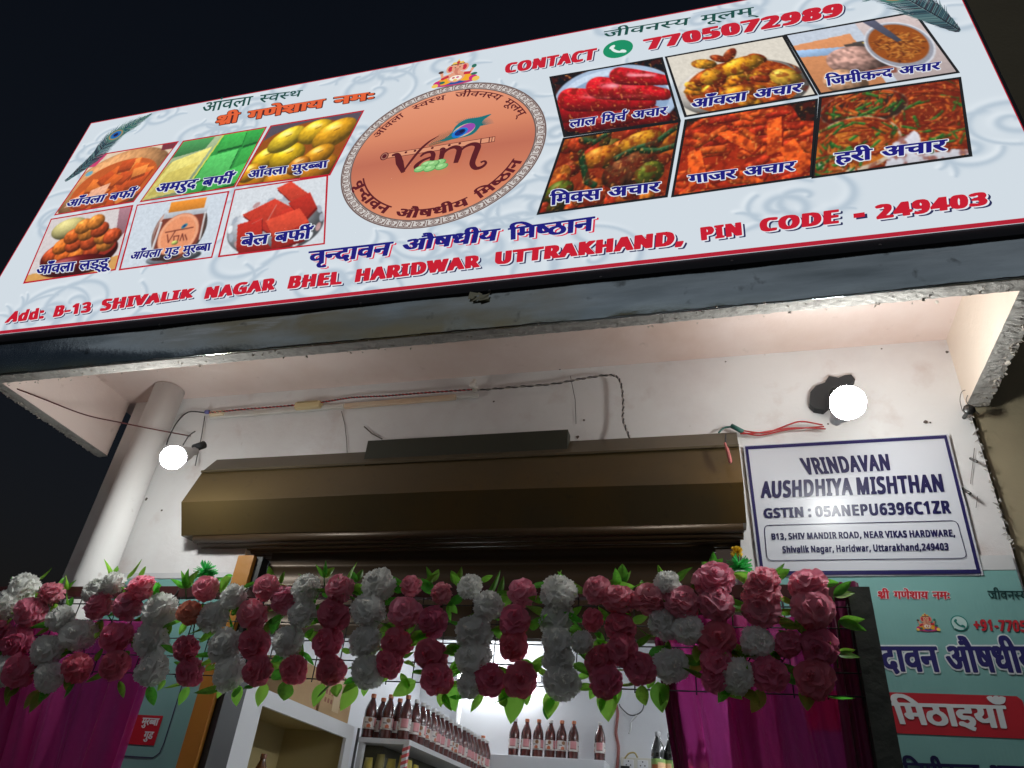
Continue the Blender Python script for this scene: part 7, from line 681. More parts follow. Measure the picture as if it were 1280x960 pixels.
# face with its grey scroll pattern
def scroll_sheet(W=820, H=300, wid=3.62, hei=1.26, seed=5, n=80, base=(209, 219, 227)):
    R = random.Random(seed); g = np.zeros((H, W)); g2 = np.zeros((H, W)); s = W / wid
    def dab(G, x, y, sg):
        ix, iy = int(x), int(y); r = int(sg * 3) + 1
        x0, x1, y0, y1 = max(ix - r, 0), min(ix + r + 1, W), max(iy - r, 0), min(iy + r + 1, H)
        if x1 <= x0 or y1 <= y0: return
        yy, xx = np.mgrid[y0:y1, x0:x1]; G[y0:y1, x0:x1] = np.maximum(G[y0:y1, x0:x1], np.exp(-((xx - x) ** 2 + (yy - y) ** 2) / (2 * sg * sg)))
    for i in range(n):
        cx, cy = R.uniform(0, W), R.uniform(0, H); a0 = R.uniform(0, 6.28); sgn = R.choice((-1, 1)); r1 = R.uniform(.07, .20) * s; turns = R.uniform(.9, 1.6); k = int(r1 * turns * 4)
        for j in range(k + 1):
            t = j / k; r = r1 * t ** .8 + 1.5; a = a0 + sgn * turns * 2 * pi * t; x, y = cx + r * cos(a), cy + r * sin(a) * .8
            sg = 1.4 + 1.5 * sin(pi * min(1, t * 1.05)); dab(g, x, y, sg); dab(g2, x - 2, y - 2.4, sg * 1.3)
        for b in range(2):                          # the tail leaves the spiral as a long curl
            t0 = R.uniform(.5, 1); a = a0 + sgn * turns * 2 * pi * t0; r = r1 * t0 ** .8; x, y = cx + r * cos(a), cy + r * sin(a) * .8; h = a + sgn * pi / 2; L = R.uniform(.06, .16) * s
            for j in range(int(L)):
                h -= sgn * R.uniform(.0, 2.2) / L; x += cos(h); y += sin(h) * .8; sg = 2.4 * (1 - j / L) + .6; dab(g, x, y, sg); dab(g2, x - 2, y - 2.4, sg * 1.3)
    c = np.array(base, float) + np.array((15, 13, 11)) * (g2 * (1 - g))[..., None] - np.array((27, 22, 17)) * g[..., None]
    return S2L(c)
def sheet_pts(tl, tr, br, bl, W, H, dy=0.0):
    u = np.linspace(0, 1, W)[None, :, None]; v = np.linspace(0, 1, H)[:, None, None]
    a, b, c, d = (np.array(q) for q in (tl, tr, br, bl))
    P = (a * (1 - u) + b * u) * (1 - v) + (d * (1 - u) + c * u) * v
    return P + np.array((0, dy, 0))
rgb = scroll_sheet(); grid_mesh('face', sheet_pts(TL, TR, BR, BL, rgb.shape[1], rgb.shape[0]), rgb, GLOWM, sign)
# dark box behind and red edge
b = MB(); q = [TL, BL, BR, TR]
ex = [TL + Vector((-.006, 0, .006)), BL + Vector((-.006, 0, -.035)), BR + Vector((.012, 0, -.035)), TR + Vector((.012, 0, .006))]
b.prism([p + Vector((0, .003, 0)) for p in ex], (0, .10, 0))
b.build('light_box', mat('sign_box', lin(30, 32, 40), .5, .3), sign)
b = MB(); fxz = lambda x, z: Vector((x, SY - .0016, z))
for p0, p1, w in ((BL, BR, .016), (TL, TR, .006), (TL, BL, .005), (TR, BR, .003)):
    d = Vector((0, 0, w / 2)) if abs((p1 - p0).x) > .5 else Vector(((w / 2), 0, 0)) * (1 if p0 is TL else -1)
    o = d if p0 is BL else (-d if (p0 is TL and p1 is TR) else d)
    strip(b, [(p0.x + o.x, p0.z + o.z), (p1.x + o.x, p1.z + o.z)], w, lin(176, 26, 48), fxz)
b.build('red_edge', GLOWM, sign)
def sq(bl, br, tl, tr, dy=0): 
    return [p + Vector((0, dy, 0)) for p in quad_px([bl, br, tr, tl], SY)]
# --- food pictures: corners TL TR BR BL in the photograph, caption corners BL BR TL TR
PICS = [
 ('amla_barfi', 'orange fudge squares on a plate', ((121, 194.5), (223, 177.5), (167, 252.5), (69, 269)), 'red', ['anvla', 'barfi'], ((81, 260.5), (167.5, 247), (86, 251), (172.5, 237))),
 ('guava_barfi', 'green and pale yellow fudge blocks', ((229.5, 177), (333, 159.5), (293, 234), (176, 252.5)), 'red', ['amrud', 'barfi'], ((192.5, 242.5), (290, 229.5), (197.5, 231), (294, 218))),
 ('amla_murabba', 'shiny yellow preserved fruits', ((339, 158), (454.5, 139), (412.5, 219), (296, 233)), 'red', ['anvla', 'murabba'], ((309, 224.5), (410, 210), (311, 214.5), (411, 201))),
 ('amla_laddu', 'orange balls heaped in a red bowl', ((64.5, 274.5), (166, 257.5), (144.5, 337.5), (30.5, 354)), 'red', ['anvla', 'laddu'], ((44, 344.5), (136, 335), (47.5, 333), (137.5, 323))),
 ('jar', 'glass jar with an orange lid and label', ((172, 257), (286, 240), (265, 322), (150, 337.5)), 'red', ['anvla', 'gud', 'murabba'], ((161, 326), (264, 314), (166, 316), (265.5, 304))),
 ('bel_barfi', 'dark red fudge cubes on a glass dish', ((294, 238), (409.5, 220), (405.5, 305), (274, 321)), 'red', ['bel', 'barfi'], ((300, 309.5), (389, 299), (302.5, 297.5), (391, 285.5))),
 ('red_chilli', 'glossy red chillies on a blue plate', ((688, 97), (827, 73), (849.5, 151), (706, 171)), 'black', ['lal', 'mirch', 'achar'], ((711, 161), (834, 144), (712.5, 151), (835, 134))),
 ('amla_pickle', 'spiced yellow fruit pickle on white', ((832.5, 72), (979, 45.5), (1020.5, 119), (857, 146)), 'black', ['anvla', 'achar'], ((862.5, 137.5), (1002.5, 115.5), (864, 126), (1004, 104.5))),
 ('yam_pickle', 'knife, cut yam and a steel bowl', ((982, 44.5), (1143, 16), (1197.5, 91), (1025, 118)), 'black', ['jimikand', 'achar'], ((1032.5, 109), (1175.5, 87.5), (1031, 97.5), (1176, 78))),
 ('mixed_pickle', 'mixed pickle with green chillies', ((705, 174), (849.5, 152.5), (833, 246), (672.5, 268)), 'black', ['miks', 'achar'], ((687, 258), (825, 240), (687.5, 244), (826, 228))),
 ('carrot_pickle', 'orange carrot sticks in spice', ((857.5, 151), (1021, 125), (1014, 221), (840.5, 246)), 'black', ['gajar', 'achar'], ((861, 231), (994, 214), (859.5, 220), (995.5, 202))),
 ('green_pickle', 'tangled green chilli pickle in bowls', ((1025.5, 122.5), (1199.5, 98), (1213, 195), (1016, 222.5)), 'black', ['hari', 'achar'], ((1042.5, 206), (1184, 189), (1042.5, 192.5), (1184, 175)))]
for kind, lab, cs, edge, cap, cq in PICS:
    p = [at(*c, SY) for c in cs]
    pic = grid_mesh('food_picture', sheet_pts(*p, 150, 100, -.0012), food(kind), GLOWM, sign); pic['label'] = 'picture of ' + lab
    b = MB(); cen = sum(p, Vector()) / 4; w = .011 if edge == 'red' else .013
    strip(b, [(c.x, c.z) for c in p], w, lin(186, 26, 44) if edge == 'red' else lin(24, 24, 26), lambda x, z: Vector((x, SY - .002, z)), True)
    f = b.build('picture_frame', GLOWM, pic)
    b = MB(); Q = sq(*cq)
    letter(b, cap, Q, INK['white'], .4, True, dy=-.0026); letter(b, cap, Q, INK['navy'], .4, dy=-.0034)
    b.build('caption', GLOWM, pic)
# --- lettering
def line(name, items, col, shadow=None, sh=(.006, -.006), sp=.5, outline=None):
    for keys, q in items:
        b = MB(); Q = sq(*q)
        if outline: letter(b, keys, Q, outline, sp, True, dy=-.0014)
        if shadow:
            letter(b, keys, Q, INK['white'], sp, dx=sh[0] * .45, dz=sh[1] * .45, dy=-.0018); letter(b, keys, Q, shadow, sp, dx=sh[0], dz=sh[1], dy=-.001)
        letter(b, keys, Q, col, sp, dy=-.0026)
        b.build(name, GLOWM, sign)
line('top_lettering', [(['anvlap'], ((251, 142), (314, 131.5), (255, 129.5), (317, 120.5))), (['svasth'], ((323, 130), (376, 121), (326, 119.5), (379, 113))), (['jivanasy'], ((753, 49), (862, 31.5), (755, 40), (863, 22.5))), (['mulam'], ((875, 29.5), (943, 19), (876, 20.5), (942, 9.5)))], INK['green'])
line('blessing_lettering', [(['shri'], ((267.5, 158), (298, 153), (271, 146), (301, 141))), (['ganeshay'], ((308, 151.5), (405, 134.5), (311, 139.5), (407, 124))), (['namah'], ((416, 132.5), (470, 124), (418, 122), (471, 114.5)))], INK['orange'], None, outline=INK['outline'])
line('contact_lettering', [(['CONTACT'], ((629.5, 93), (747.5, 74.5), (631, 80.5), (750, 60))), (['7705072989'], ((806, 64), (1060, 19), (802, 50.5), (1061, 2.5)))], INK['red'], INK['shadow'], (.008, -.007))
line('name_lettering', [(['vrindavan'], ((386, 330.5), (487.5, 320), (386, 315), (492.5, 302.5))), (['aushadhiy'], ((500, 316), (622.5, 301), (504, 301), (626, 286))), (['mishthan'], ((635, 301), (742.5, 289), (635, 286), (744, 271)))], INK['navy'], lin(214, 40, 70), (.010, -.006))
line('address_lettering', [(['Add:'], ((6, 404.5), (59, 398), (15, 390), (59.5, 385))), (['B-13'], ((64.5, 397.5), (117.5, 390), (69, 383), (119, 377))), (['SHIVALIK'], ((124, 390), (244, 372), (127.5, 375), (247.5, 360))), (['NAGAR'], ((253, 375), (347, 362), (257, 360), (349, 347))), (['BHEL'], ((357, 362), (431, 355.5), (361, 346), (432.5, 339))), (['HARIDWAR'], ((441, 354), (604, 334), (444, 337.5), (604, 318.5))),
   (['UTTRAKHAND,'], ((616, 332), (861, 305.5), (617.5, 316), (862, 287))), (['PIN'], ((874, 302), (934, 294), (872.5, 285.5), (932.5, 277.5))), (['CODE'], ((947.5, 291.5), (1055, 279), (947.5, 274.5), (1055, 261.5))), (['249403'], ((1094, 275.5), (1241, 256), (1091, 257.5), (1240, 239.5)))], INK['red'], INK['shadow'], (.009, -.007))
b = MB()
for dx, dz, dy, c in ((.006, -.005, -.001, INK['shadow']), (0, 0, -.0026, INK['red'])):
    q = [at(*p, SY) + Vector((dx, dy, dz)) for p in ((1067, 273.5), (1081, 271.5), (1080.5, 266), (1066.5, 268))]; b.add(q, [(0, 1, 2, 3)], c)
b.build('dash', GLOWM, sign)
# --- green phone mark between CONTACT and the number
def decal(name, shapes, parent, m, y0, c=(0, 0), step=.00035, s=1.0, up=(0, 1), right=(1, 0)):
    """flat print: shapes = [(points, colour)], each one a hair in front of the last"""
    b = MB()
    for i, (pts, col) in enumerate(shapes):
        V = [Vector((c[0] + s * (p[0] * right[0] + p[1] * up[0]), y0 - i * step, c[1] + s * (p[0] * right[1] + p[1] * up[1]))) for p in pts]
        ar = sum(V[k].x * V[(k + 1) % len(V)].z - V[(k + 1) % len(V)].x * V[k].z for k in range(len(V)))
        if ar < 0: V = V[::-1]
        tri = tessellate_polygon([[Vector((v.x, v.z, 0)) for v in V]])
        fs = []
        for t in tri:
            a_, b_, c_ = (V[k] for k in t); fs.append(t if (b_ - a_).cross(c_ - a_).y < 0 else t[::-1])
        b.add(V, fs, col)
    return b.build(name, m, parent)
def ribbon(pts, w):
    P = [Vector(p) for p in pts]; n = len(P); ws = w if isinstance(w, list) else [w] * n; A = []; B = []
    for i, p in enumerate(P):
        d = (P[min(i + 1, n - 1)] - P[max(i - 1, 0)]).normalized(); k = Vector((-d.y, d.x)) * ws[i] / 2; A.append(p + k); B.append(p - k)
    return [tuple(p) for p in A + B[::-1]]
def phone(c, r, y, parent, m, ring=lin(16, 140, 96), fill=lin(16, 140, 96), ink=lin(226, 236, 234)):
    hs = spline([(-.46, .34), (-.3, -.05), (0, -.34), (.42, -.46)], 6)
    decal('phone_mark', [(oval(0, 0, 1, 1, 0, 28), ring), (oval(0, 0, .86, .86, 0, 28), fill), (ribbon([tuple(q) for q in hs], [.16 + .06 * sin(pi * k / (len(hs) - 1)) for k in range(len(hs))]), ink), (oval(-.38, .3, .24, .15, 50), ink), (oval(.36, -.4, .24, .15, -40), ink), ([(-.75, -.7), (-.5, -.62), (-.72, -.42)], fill)], parent, m, y, (c.x, c.z), .0004, r)
phone(at(772.5, 61.5, SY), .056, SY - .0012, sign, GLOWM)
# --- round logo
LC = (-.8593, 2.1494 + CZ)
logo = MB(); cop = lin(216, 132, 98)
fL = lambda x, z, d=0: Vector((LC[0] + x, SY - d, LC[1] + z))
ring = MB()
n = 96
for r0, r1, col, d in ((.352, .392, lin(206, 200, 196), .0008), (.386, .392, lin(112, 92, 88), .0012), (.350, .356, lin(112, 92, 88), .0012)):
    V = [fL(r * cos(2 * pi * k / n), r * sin(2 * pi * k / n), d) for k in range(n) for r in (r0, r1)]
    ring.add(V, [(2 * k, (2 * k + 2) % (2 * n), (2 * k + 3) % (2 * n), 2 * k + 1) for k in range(n)], col)
key = lin(112, 86, 80)
for k in range(44):                                  # Greek key cells
    a = 2 * pi * k / 44; w = 2 * pi / 44
    def pt(u, v, d=.0016): return fL((.3555 + .031 * v) * cos(a + w * u), (.3555 + .031 * v) * sin(a + w * u), d)
    def seg(pts, wd):
        for (u0, v0), (u1, v1) in zip(pts, pts[1:]):
            du, dv = u1 - u0, v1 - v0; L = math.hypot(du * 1.65, dv); nu, nv = -dv / L * wd / 1.65, du * 1.65 / L * wd
            ring.add([pt(u0 + nu, v0 + nv), pt(u1 + nu, v1 + nv), pt(u1 - nu, v1 - nv), pt(u0 - nu, v0 - nv)], [(0, 1, 2, 3)], key)
    seg([(.08, .12), (.08, .9), (.84, .9), (.84, .55)], .06); seg([(.2, .12), (.92, .12), (.92, .92)], .06)
    seg([(.3, .5), (.48, .78), (.66, .5), (.48, .24), (.3, .5)], .05); seg([(.44, .5), (.54, .5)], .08)
nr = 24; rr_ = np.linspace(0.0005, .353, nr); th_ = np.linspace(2 * pi, 0, n + 1); P = np.zeros((nr, n + 1, 3)); P[..., 0] = LC[0] + rr_[:, None] * np.cos(th_)[None]; P[..., 1] = SY - .001; P[..., 2] = LC[1] + rr_[:, None] * np.sin(th_)[None]
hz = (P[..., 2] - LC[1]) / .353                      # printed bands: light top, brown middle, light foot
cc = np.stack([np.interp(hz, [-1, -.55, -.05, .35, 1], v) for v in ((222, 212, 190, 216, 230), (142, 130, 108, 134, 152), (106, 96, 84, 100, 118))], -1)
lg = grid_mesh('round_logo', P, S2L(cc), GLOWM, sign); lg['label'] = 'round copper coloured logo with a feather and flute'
ring.build('key_border', GLOWM, lg)
b = MB()
def arc(keys, a0, a1, rb, rt):
    b = MB(); letter(b, keys, None, INK['maroon'], .5, f=lambda u, v: fL((rb + v * (rt - rb)) * cos(radians(a0 + (a1 - a0) * u)), (rb + v * (rt - rb)) * sin(radians(a0 + (a1 - a0) * u)), .0016)); b.build('arched_word', GLOWM, lg)
for k, a0, a1 in ((['anvlap'], 154, 127), (['svasth'], 119, 95), (['jivanasy'], 88, 51), (['mulam'], 46, 23)): arc(k, a0, a1, .306, .338)
for k, a0, a1 in ((['vrindavan'], -163, -118.5), (['aushadhiy'], -113, -64), (['mishthan'], -59, -21)): arc(k, a0, a1, .340, .300)
mar = lin(88, 22, 30); fl = lin(222, 150, 116)
def rb_(pts, ws, nn=7):
    P = spline(pts, nn); W_ = [float(np.interp(i / (len(P) - 1), np.linspace(0, 1, len(ws)), ws)) for i in range(len(P))]; return ribbon([tuple(p) for p in P], W_)
S_ = [(ribbon([(-.232, .018), (.203, .015)], .030), mar), (ribbon([(-.229, .018), (.201, .015)], .024), fl), (oval(-.226, .018, .017, .022, 0), mar), (oval(-.226, .018, .013, .018, 0), lin(170, 110, 92)), (oval(-.226, .018, .009, .012, 0), mar), (ribbon([(.150, .03), (.150, 0)], .005), mar), (ribbon([(.182, .03), (.182, 0)], .004), mar), (ribbon([(.192, .03), (.192, 0)], .003), mar)]
S_ += [(oval(x, .020, .0055, .006), mar) for x in (-.140, -.104, -.036, .030, .070)]
# feather: barbs, then vane, eye rings
for k in range(15):
    t = k / 14; x0 = -.05 + .11 * t; z0 = .034 + .022 * t
    S_.append((ribbon([(x0, z0), (x0 + .012 + .02 * t, z0 + .030 + .018 * t), (x0 + .035 + .03 * t, z0 + .062 + .012 * t)], [.003, .002, .0008]), lin(96, 92, 70)))
    S_.append((ribbon([(x0, z0), (x0 + .04, z0 + .006), (x0 + .075, z0 + .014)], [.003, .002, .0008]), lin(110, 96, 70)))
vane = [tuple(q) for q in spline([(-.01, .040), (.03, .075), (.045, .118), (.080, .146), (.13, .146), (.178, .152), (.150, .122), (.140, .085), (.115, .050), (.06, .042), (-.01, .040)], 5)]
for k in range(26):
    t = k / 25; S_.append((ribbon([(.10, .095), (.10 + .092 * cos(.1 + 2.2 * t), .095 + .062 * sin(.1 + 2.2 * t))], [.006, .0008]), lin(24, 104, 108)))
S_ += [(vane, lin(20, 112, 118)), (ribbon([(-.055, .03), (.04, .062)], [.002, .006]), lin(70, 100, 84)), (oval(.080, .083, .046, .033, 32), lin(206, 182, 150)), (oval(.087, .088, .038, .027, 32), lin(150, 70, 170)), (oval(.066, .073, .033, .024, 32), lin(24, 120, 206)), (oval(.067, .074, .022, .016, 32), lin(16, 40, 120)), (oval(.073, .079, .010, .008, 32), lin(10, 20, 60))]
# script lettering Vam
S_ += [(rb_([(-.190, .004), (-.168, .002), (-.150, -.045), (-.126, -.102)], [.010, .022, .030, .016]), mar), (rb_([(-.128, -.104), (-.112, -.060), (-.082, .005), (-.050, .048), (-.016, .074)], [.006, .010, .013, .010, .003]), mar),
       (rb_([(-.072, -.030), (-.058, -.014), (-.034, -.012), (-.022, -.030), (-.022, -.060), (-.014, -.074)], [.008, .014, .014, .018, .020, .010]), mar), (rb_([(-.024, -.040), (-.060, -.054), (-.080, -.080), (-.064, -.102), (-.034, -.090), (-.022, -.066)], [.010, .014, .020, .014, .012, .012]), mar),
       (rb_([(.000, -.010), (.012, -.010), (.012, -.070)], [.006, .022, .018]), mar), (rb_([(.012, -.045), (.030, -.016), (.056, -.006), (.076, -.022), (.076, -.060), (.072, -.096)], [.006, .012, .018, .022, .022, .018]), mar), (rb_([(.076, -.045), (.096, -.016), (.124, -.006), (.146, -.022), (.140, -.070), (.136, -.112), (.150, -.140), (.172, -.140), (.186, -.124), (.180, -.110), (.166, -.114)], [.006, .012, .018, .024, .024, .022, .018, .014, .010, .008, .010]), mar)]
for x, z in ((-.038, -.078), (.010, -.080), (-.014, -.082), (-.060, -.100), (-.022, -.106), (.022, -.106)):
    S_ += [(oval(x, z, .025, .017, 14), lin(98, 160, 92)), (oval(x - .002, z + .002, .021, .0135, 14), lin(142, 202, 126)), (oval(x - .006, z + .006, .010, .006, 14), lin(176, 224, 156))]
decal('feather_and_flute', S_, lg, GLOWM, SY - .0018, LC, .00012)
# --- seated elephant-headed emblem (top middle) and the two feathers in the corners
def emblem(name, parent, m, y, c, s, step):
    skin = lin(226, 160, 130); red = lin(196, 40, 60); org = lin(240, 170, 40); blu = lin(40, 80, 150); mag = lin(200, 40, 120); dk = lin(80, 50, 44); gr = lin(40, 110, 90); gold = lin(236, 196, 90)
    E = [(oval(0, -.78, .95, .16), lin(190, 60, 110)), (oval(.05, -.72, .5, .14), blu), (oval(-.52, -.52, .42, .26, 8), org), (oval(.52, -.48, .42, .26, -8), org), (oval(-.85, -.62, .2, .2), mag), (oval(.84, -.6, .2, .2), mag), (oval(-.95, -.76, .16, .14), gold), (oval(.98, -.72, .18, .18), gold), (oval(0, -.3, .42, .42), skin), (oval(0, -.42, .3, .2), lin(244, 236, 220)),
         (ribbon([(-.3, -.1), (-.66, -.2), (-.74, .12)], .16), skin), (ribbon([(.3, -.1), (.66, -.16), (.76, .14)], .16), skin), (ribbon([(-.36, -.2), (-.7, -.36)], .18), red), (ribbon([(.36, -.16), (.68, -.2)], .2), red), (oval(-.78, .2, .13, .1), dk), (oval(.8, .26, .12, .14), gr), (oval(-.62, -.62, .14, .1), gr), (oval(.86, -.34, .16, .1), gr),
         (oval(-.34, .32, .2, .3), skin), (oval(.34, .32, .2, .3), skin), (oval(-.34, .32, .11, .2), red), (oval(.34, .32, .11, .2), red), (oval(0, .32, .27, .34), skin), (rb_([(0, .3), (-.04, .02), (.06, -.2), (.2, -.22)], [.2, .16, .11, .07]), lin(206, 128, 106)), (oval(-.11, .36, .045, .035), dk), (oval(.11, .36, .045, .035), dk), (ribbon([(0, .62), (0, .46)], .05), red),
         ([(-.34, .58), (.34, .58), (.24, .8), (.1, .78), (0, 1.0), (-.1, .78), (-.24, .8)], gold), (oval(0, .74, .08, .1), red), (ribbon([(-.34, .6), (.34, .6)], .07), dk), (oval(-.1, -.42, .07, .06), red), (oval(.1, -.42, .07, .06), mag), (oval(0, -.6, .1, .07), gold)]
    return decal(name, E, parent, m, y, c, step, s)
c = at(571, 92, SY); em = emblem('seated_emblem', sign, GLOWM, SY - .0012, (c.x, c.z + .005), .088, .0001)
def feather(tip, eye, end, wid, seed):
    """peacock feather print from its quill end to its tip, in photo pixels"""
    A, B, C = (at(*p, SY) for p in (end, eye, tip)); R = random.Random(seed); E = []
    axis = [tuple(q) for q in spline([(A.x, A.z), ((A.x + B.x) / 2 + .012, (A.z + B.z) / 2 - .012), (B.x, B.z), (C.x, C.z)], 14)]; n = len(axis)
    for i in range(n * 3):
        t = i / (n * 3 - 1); k = min(int(t * (n - 1)), n - 2); p = Vector(axis[k]).lerp(Vector(axis[k + 1]), t * (n - 1) - k); d = (Vector(axis[k + 1]) - Vector(axis[k])).normalized(); nn = Vector((-d.y, d.x))
        env = wid * (sin(pi * min(1, t * .93 + .04)) ** .8) * (1.0 if t < .8 else 1.0 - .5 * (t - .8) / .2)
        for sg in (-1, 1):
            e = p + d * env * R.uniform(1.0, 1.6) + nn * sg * env * R.uniform(.75, 1.05); m = p + d * env * .45 + nn * sg * env * .62
            col = R.choice([lin(38, 62, 74), lin(60, 92, 100), lin(50, 50, 60), lin(90, 120, 122)]) if t < .55 else R.choice([lin(30, 90, 92), lin(60, 110, 96), lin(96, 130, 110), lin(40, 70, 84)])
            E.append((ribbon([tuple(p), tuple(m), tuple(e)], [.004, .003, .0008]), col))
    E.append((ribbon(axis[:int(n * .75)], .004), lin(30, 36, 44)))
    ang = math.degrees(math.atan2(C.z - B.z, C.x - B.x))
    for rx, ry, cc in ((.60, .80, lin(70, 120, 110)), (.5, .66, lin(160, 130, 90)), (.40, .52, lin(30, 120, 150)), (.3, .38, lin(30, 90, 180)), (.17, .24, lin(20, 24, 70))):
        E.append((oval(B.x, B.z, wid * rx * 1.25, wid * ry * .9, ang), cc))
    decal('peacock_feather', E, sign, GLOWM, SY - .0012, (0, 0), .00002)
feather((190, 144), (146, 170), (82, 227), .058, 3)
feather((1088, -6), (1118, -6), (1199, 40), .075, 4)

# ------------------------------------------------------------------ cables and small wall fittings
def twisted(name, pts_px, label, Y, r, turns, mats, cat='cable', group=None):
    P = [Vector(q) for q in spline([at(x, y, yy) for x, y, yy in pts_px], 10)]
    o = empty(name, label, cat, tuple(P[0]), group); L = sum((b - a).length for a, b in zip(P, P[1:])); n = int(L * turns * 8)
    Q = []
    for i in range(n + 1):
        t = i / n * (len(P) - 1); k = min(int(t), len(P) - 2); Q.append(P[k].lerp(P[k + 1], t - k))
    for s, m in enumerate(mats):
        pts = []
        for i, q in enumerate(Q):
            d = (Q[min(i + 1, n)] - Q[max(i - 1, 0)]).normalized(); a = Vector((0, 1, 0)); a = (a - d * a.dot(d)).normalized(); c = d.cross(a); ph = 2 * pi * (i / 8) + pi * s; pts.append(q + (a * cos(ph) + c * sin(ph)) * r * .9)
        b = MB(); b.tube(pts, r, 5); b.build('strand', m, o)
    return o
def cable(name, pts_px, label, r, m, cat='cable', group=None, n=8):
    P = spline([at(x, y, yy) for x, y, yy in pts_px], 8); b = MB(); b.tube(P, r, 7); o = b.build(name, m, origin=tuple(P[0])); tag(o, label, cat, group); return o
cblack = mat('black_wire', (.02, .018, .02), .5); cred = mat('red_wire', (.42, .02, .02), .45); cwhite = mat('white_wire', (.55, .53, .5), .5); cgreen = mat('green_tape', (.02, .12, .10), .5); cdark = mat('maroon_wire', (.10, .02, .02), .5)
K = W - .03
twisted('twisted_flex', [(597, 488, K), (640, 484, K), (690, 480, K), (730, 473, K), (765, 469, K), (776, 479, K), (779, 505, K), (779, 525, K), (787, 547, K - .02)], 'black and white twisted flex that turns down behind the shutter hood', K, .0026, 26, [cblack, mat('tan_wire', (.40, .36, .33), .5)])
twisted('twisted_flex', [(262, 516, K), (300, 512, K), (350, 508, K), (400, 503, K), (440, 497, K), (480, 495, K), (530, 491, K), (590, 487, K)], 'dark red twisted flex along the white trunking, left of the knob', K, .0022, 34, [cblack, cred])
cable('slack_cable', [(0, 478, 1.70), (50, 497, 1.80), (105, 518, 1.92), (150, 528, 2.0), (200, 538, 2.1), (238, 545, W - .02)], 'dark thin wire slung across the left side fin of the canopy', .0026, cdark)
cable('bulb_wire', [(258, 516, K), (236, 515, K), (222, 527, K - .02), (212, 545, 2.10), (208, 556, 2.10)], 'bent black wire looping over to the top of the left bulb', .0028, cblack)
cable('bulb_wire', [(244, 539, K), (236, 545, K), (229, 556, 2.1)], 'short grey wire stub at the right of the left bulb', .0026, mat('grey_wire', (.1, .1, .1), .5))
cable('hanging_wire', [(256, 520, K), (252, 545, K), (248, 563, K), (244, 582, K - .02)], 'grey wire hanging straight down from the trunking to the shutter hood', .0022, mat('grey_wire'))
rw = empty('red_wire_bundle', 'bundle of loose red wires with green tape above the shutter hood end', 'wires', tuple(at(928, 541, K)))
for pts in ([(925, 540, K), (950, 544, K), (985, 537, K), (1030, 533, K)], [(926, 538, K), (955, 541, K), (975, 535, K), (1000, 527, K - .02), (1028, 531, K)], [(925, 542, K), (948, 541, K), (990, 535, K), (1032, 536, K)]):
    P = spline([at(*p) for p in pts], 8); b = MB(); b.tube(P, .0026, 7); b.build('wire', cred, rw)
b = MB(); b.tube([at(914, 532, K), at(929, 540, K)], .008, 10); b.build('green_tape', cgreen, rw)
b = MB(); b.tube(spline([at(*p) for p in ((898, 541, K), (905, 535, K), (915, 533, K))], 6), .003, 6); b.build('tail', cgreen, rw)
# trunking and fittings
tr = empty('cable_trunking', 'white plastic cable trunking with yellowed lengths just under the soffit', 'trunking', tuple(at(262, 520, W)))
def rod_px(x0, y0, x1, y1, h, d, m, name, parent):
    a, c = at(x0, y0, W - d / 2 - .004), at(x1, y1, W - d / 2 - .004); b = MB(); b.bar(a, c, d, h, (0, 0, 1)); return b.build(name, m, parent, bevel=.002)
trw = mat('trunking_white', (.68, .66, .62), .45, vary=[((.6, .55, .46), 6, .5, .7, .6)]); try_ = mat('yellowed_plastic', (.70, .50, .34), .45, vary=[((.66, .58, .46), 5, .45, .65, .7)])
rod_px(262, 521, 430, 508, .018, .014, trw, 'white_length', tr); rod_px(431, 508, 570, 496.5, .020, .015, try_, 'yellow_length', tr); rod_px(571, 496, 598, 494.5, .015, .012, trw, 'white_length', tr)
bx = empty('junction_box', 'small yellowed junction box on the trunking above the shutter hood', 'junction box', tuple(at(386, 508, W - .02)))
b = MB(); a, c = at(370, 509, W - .02), at(402, 506.5, W - .02); b.bar(a, c, .034, .030); b.build('box_body', mat('old_ivory', (.66, .52, .28), .45), bx, bevel=.005)
b = MB(); b.bar(at(372, 503.5, W - .036), at(397, 501.5, W - .036), .006, .006); b.build('lid_slot', mat('dark_ivory', (.4, .3, .15), .5), bx)  # lid slot drawn as a darker ivory bar
bx = empty('wire_clip', 'cream clip block with a blue tip at the left end of the trunking', 'clip', tuple(at(272, 518, W - .02)))
b = MB(); b.bar(at(263, 518, W - .02), at(280, 516.5, W - .02), .022, .022); b.build('block', mat('cream_block', (.72, .60, .42), .5), bx, bevel=.003)
b = MB(); b.tube([at(258, 515, W - .045), at(261, 515, W - .02)], .009, 12); b.build('tip', mat('blue_tip', (.12, .12, .3), .4), bx)
kn = empty('insulator_knob', 'white porcelain knob holding the twisted flex below the soffit', 'insulator', tuple(at(594, 487, W)))
b = MB(); c = at(594, 487, W - .004); b.lathe([(.012, 0), (.014, -.01), (.009, -.018), (.009, -.026), (.014, -.034), (.010, -.042), (.0005, -.044)], c, 16, (0, 1, 0)); b.lathe([(.006, -.02), (.010, 0), (.008, .02), (.001, .026)], c + Vector((0, -.02, .012)), 10, (0, 0, 1)); b.build('porcelain', mat('porcelain', (.72, .68, .62), .3), kn)
hk = empty('wall_hook', 'black bolt hook with looped wire at the top right corner of the wall', 'hook', tuple(at(1204, 520, W)))
b = MB(); c = at(1205, 522, W); b.lathe([(.006, 0), (.006, -.05), (.016, -.052), (.017, -.060), (.001, -.062)], c, 12, (0, 1, .1)); b.build('bolt', mat('dark_steel'), hk)
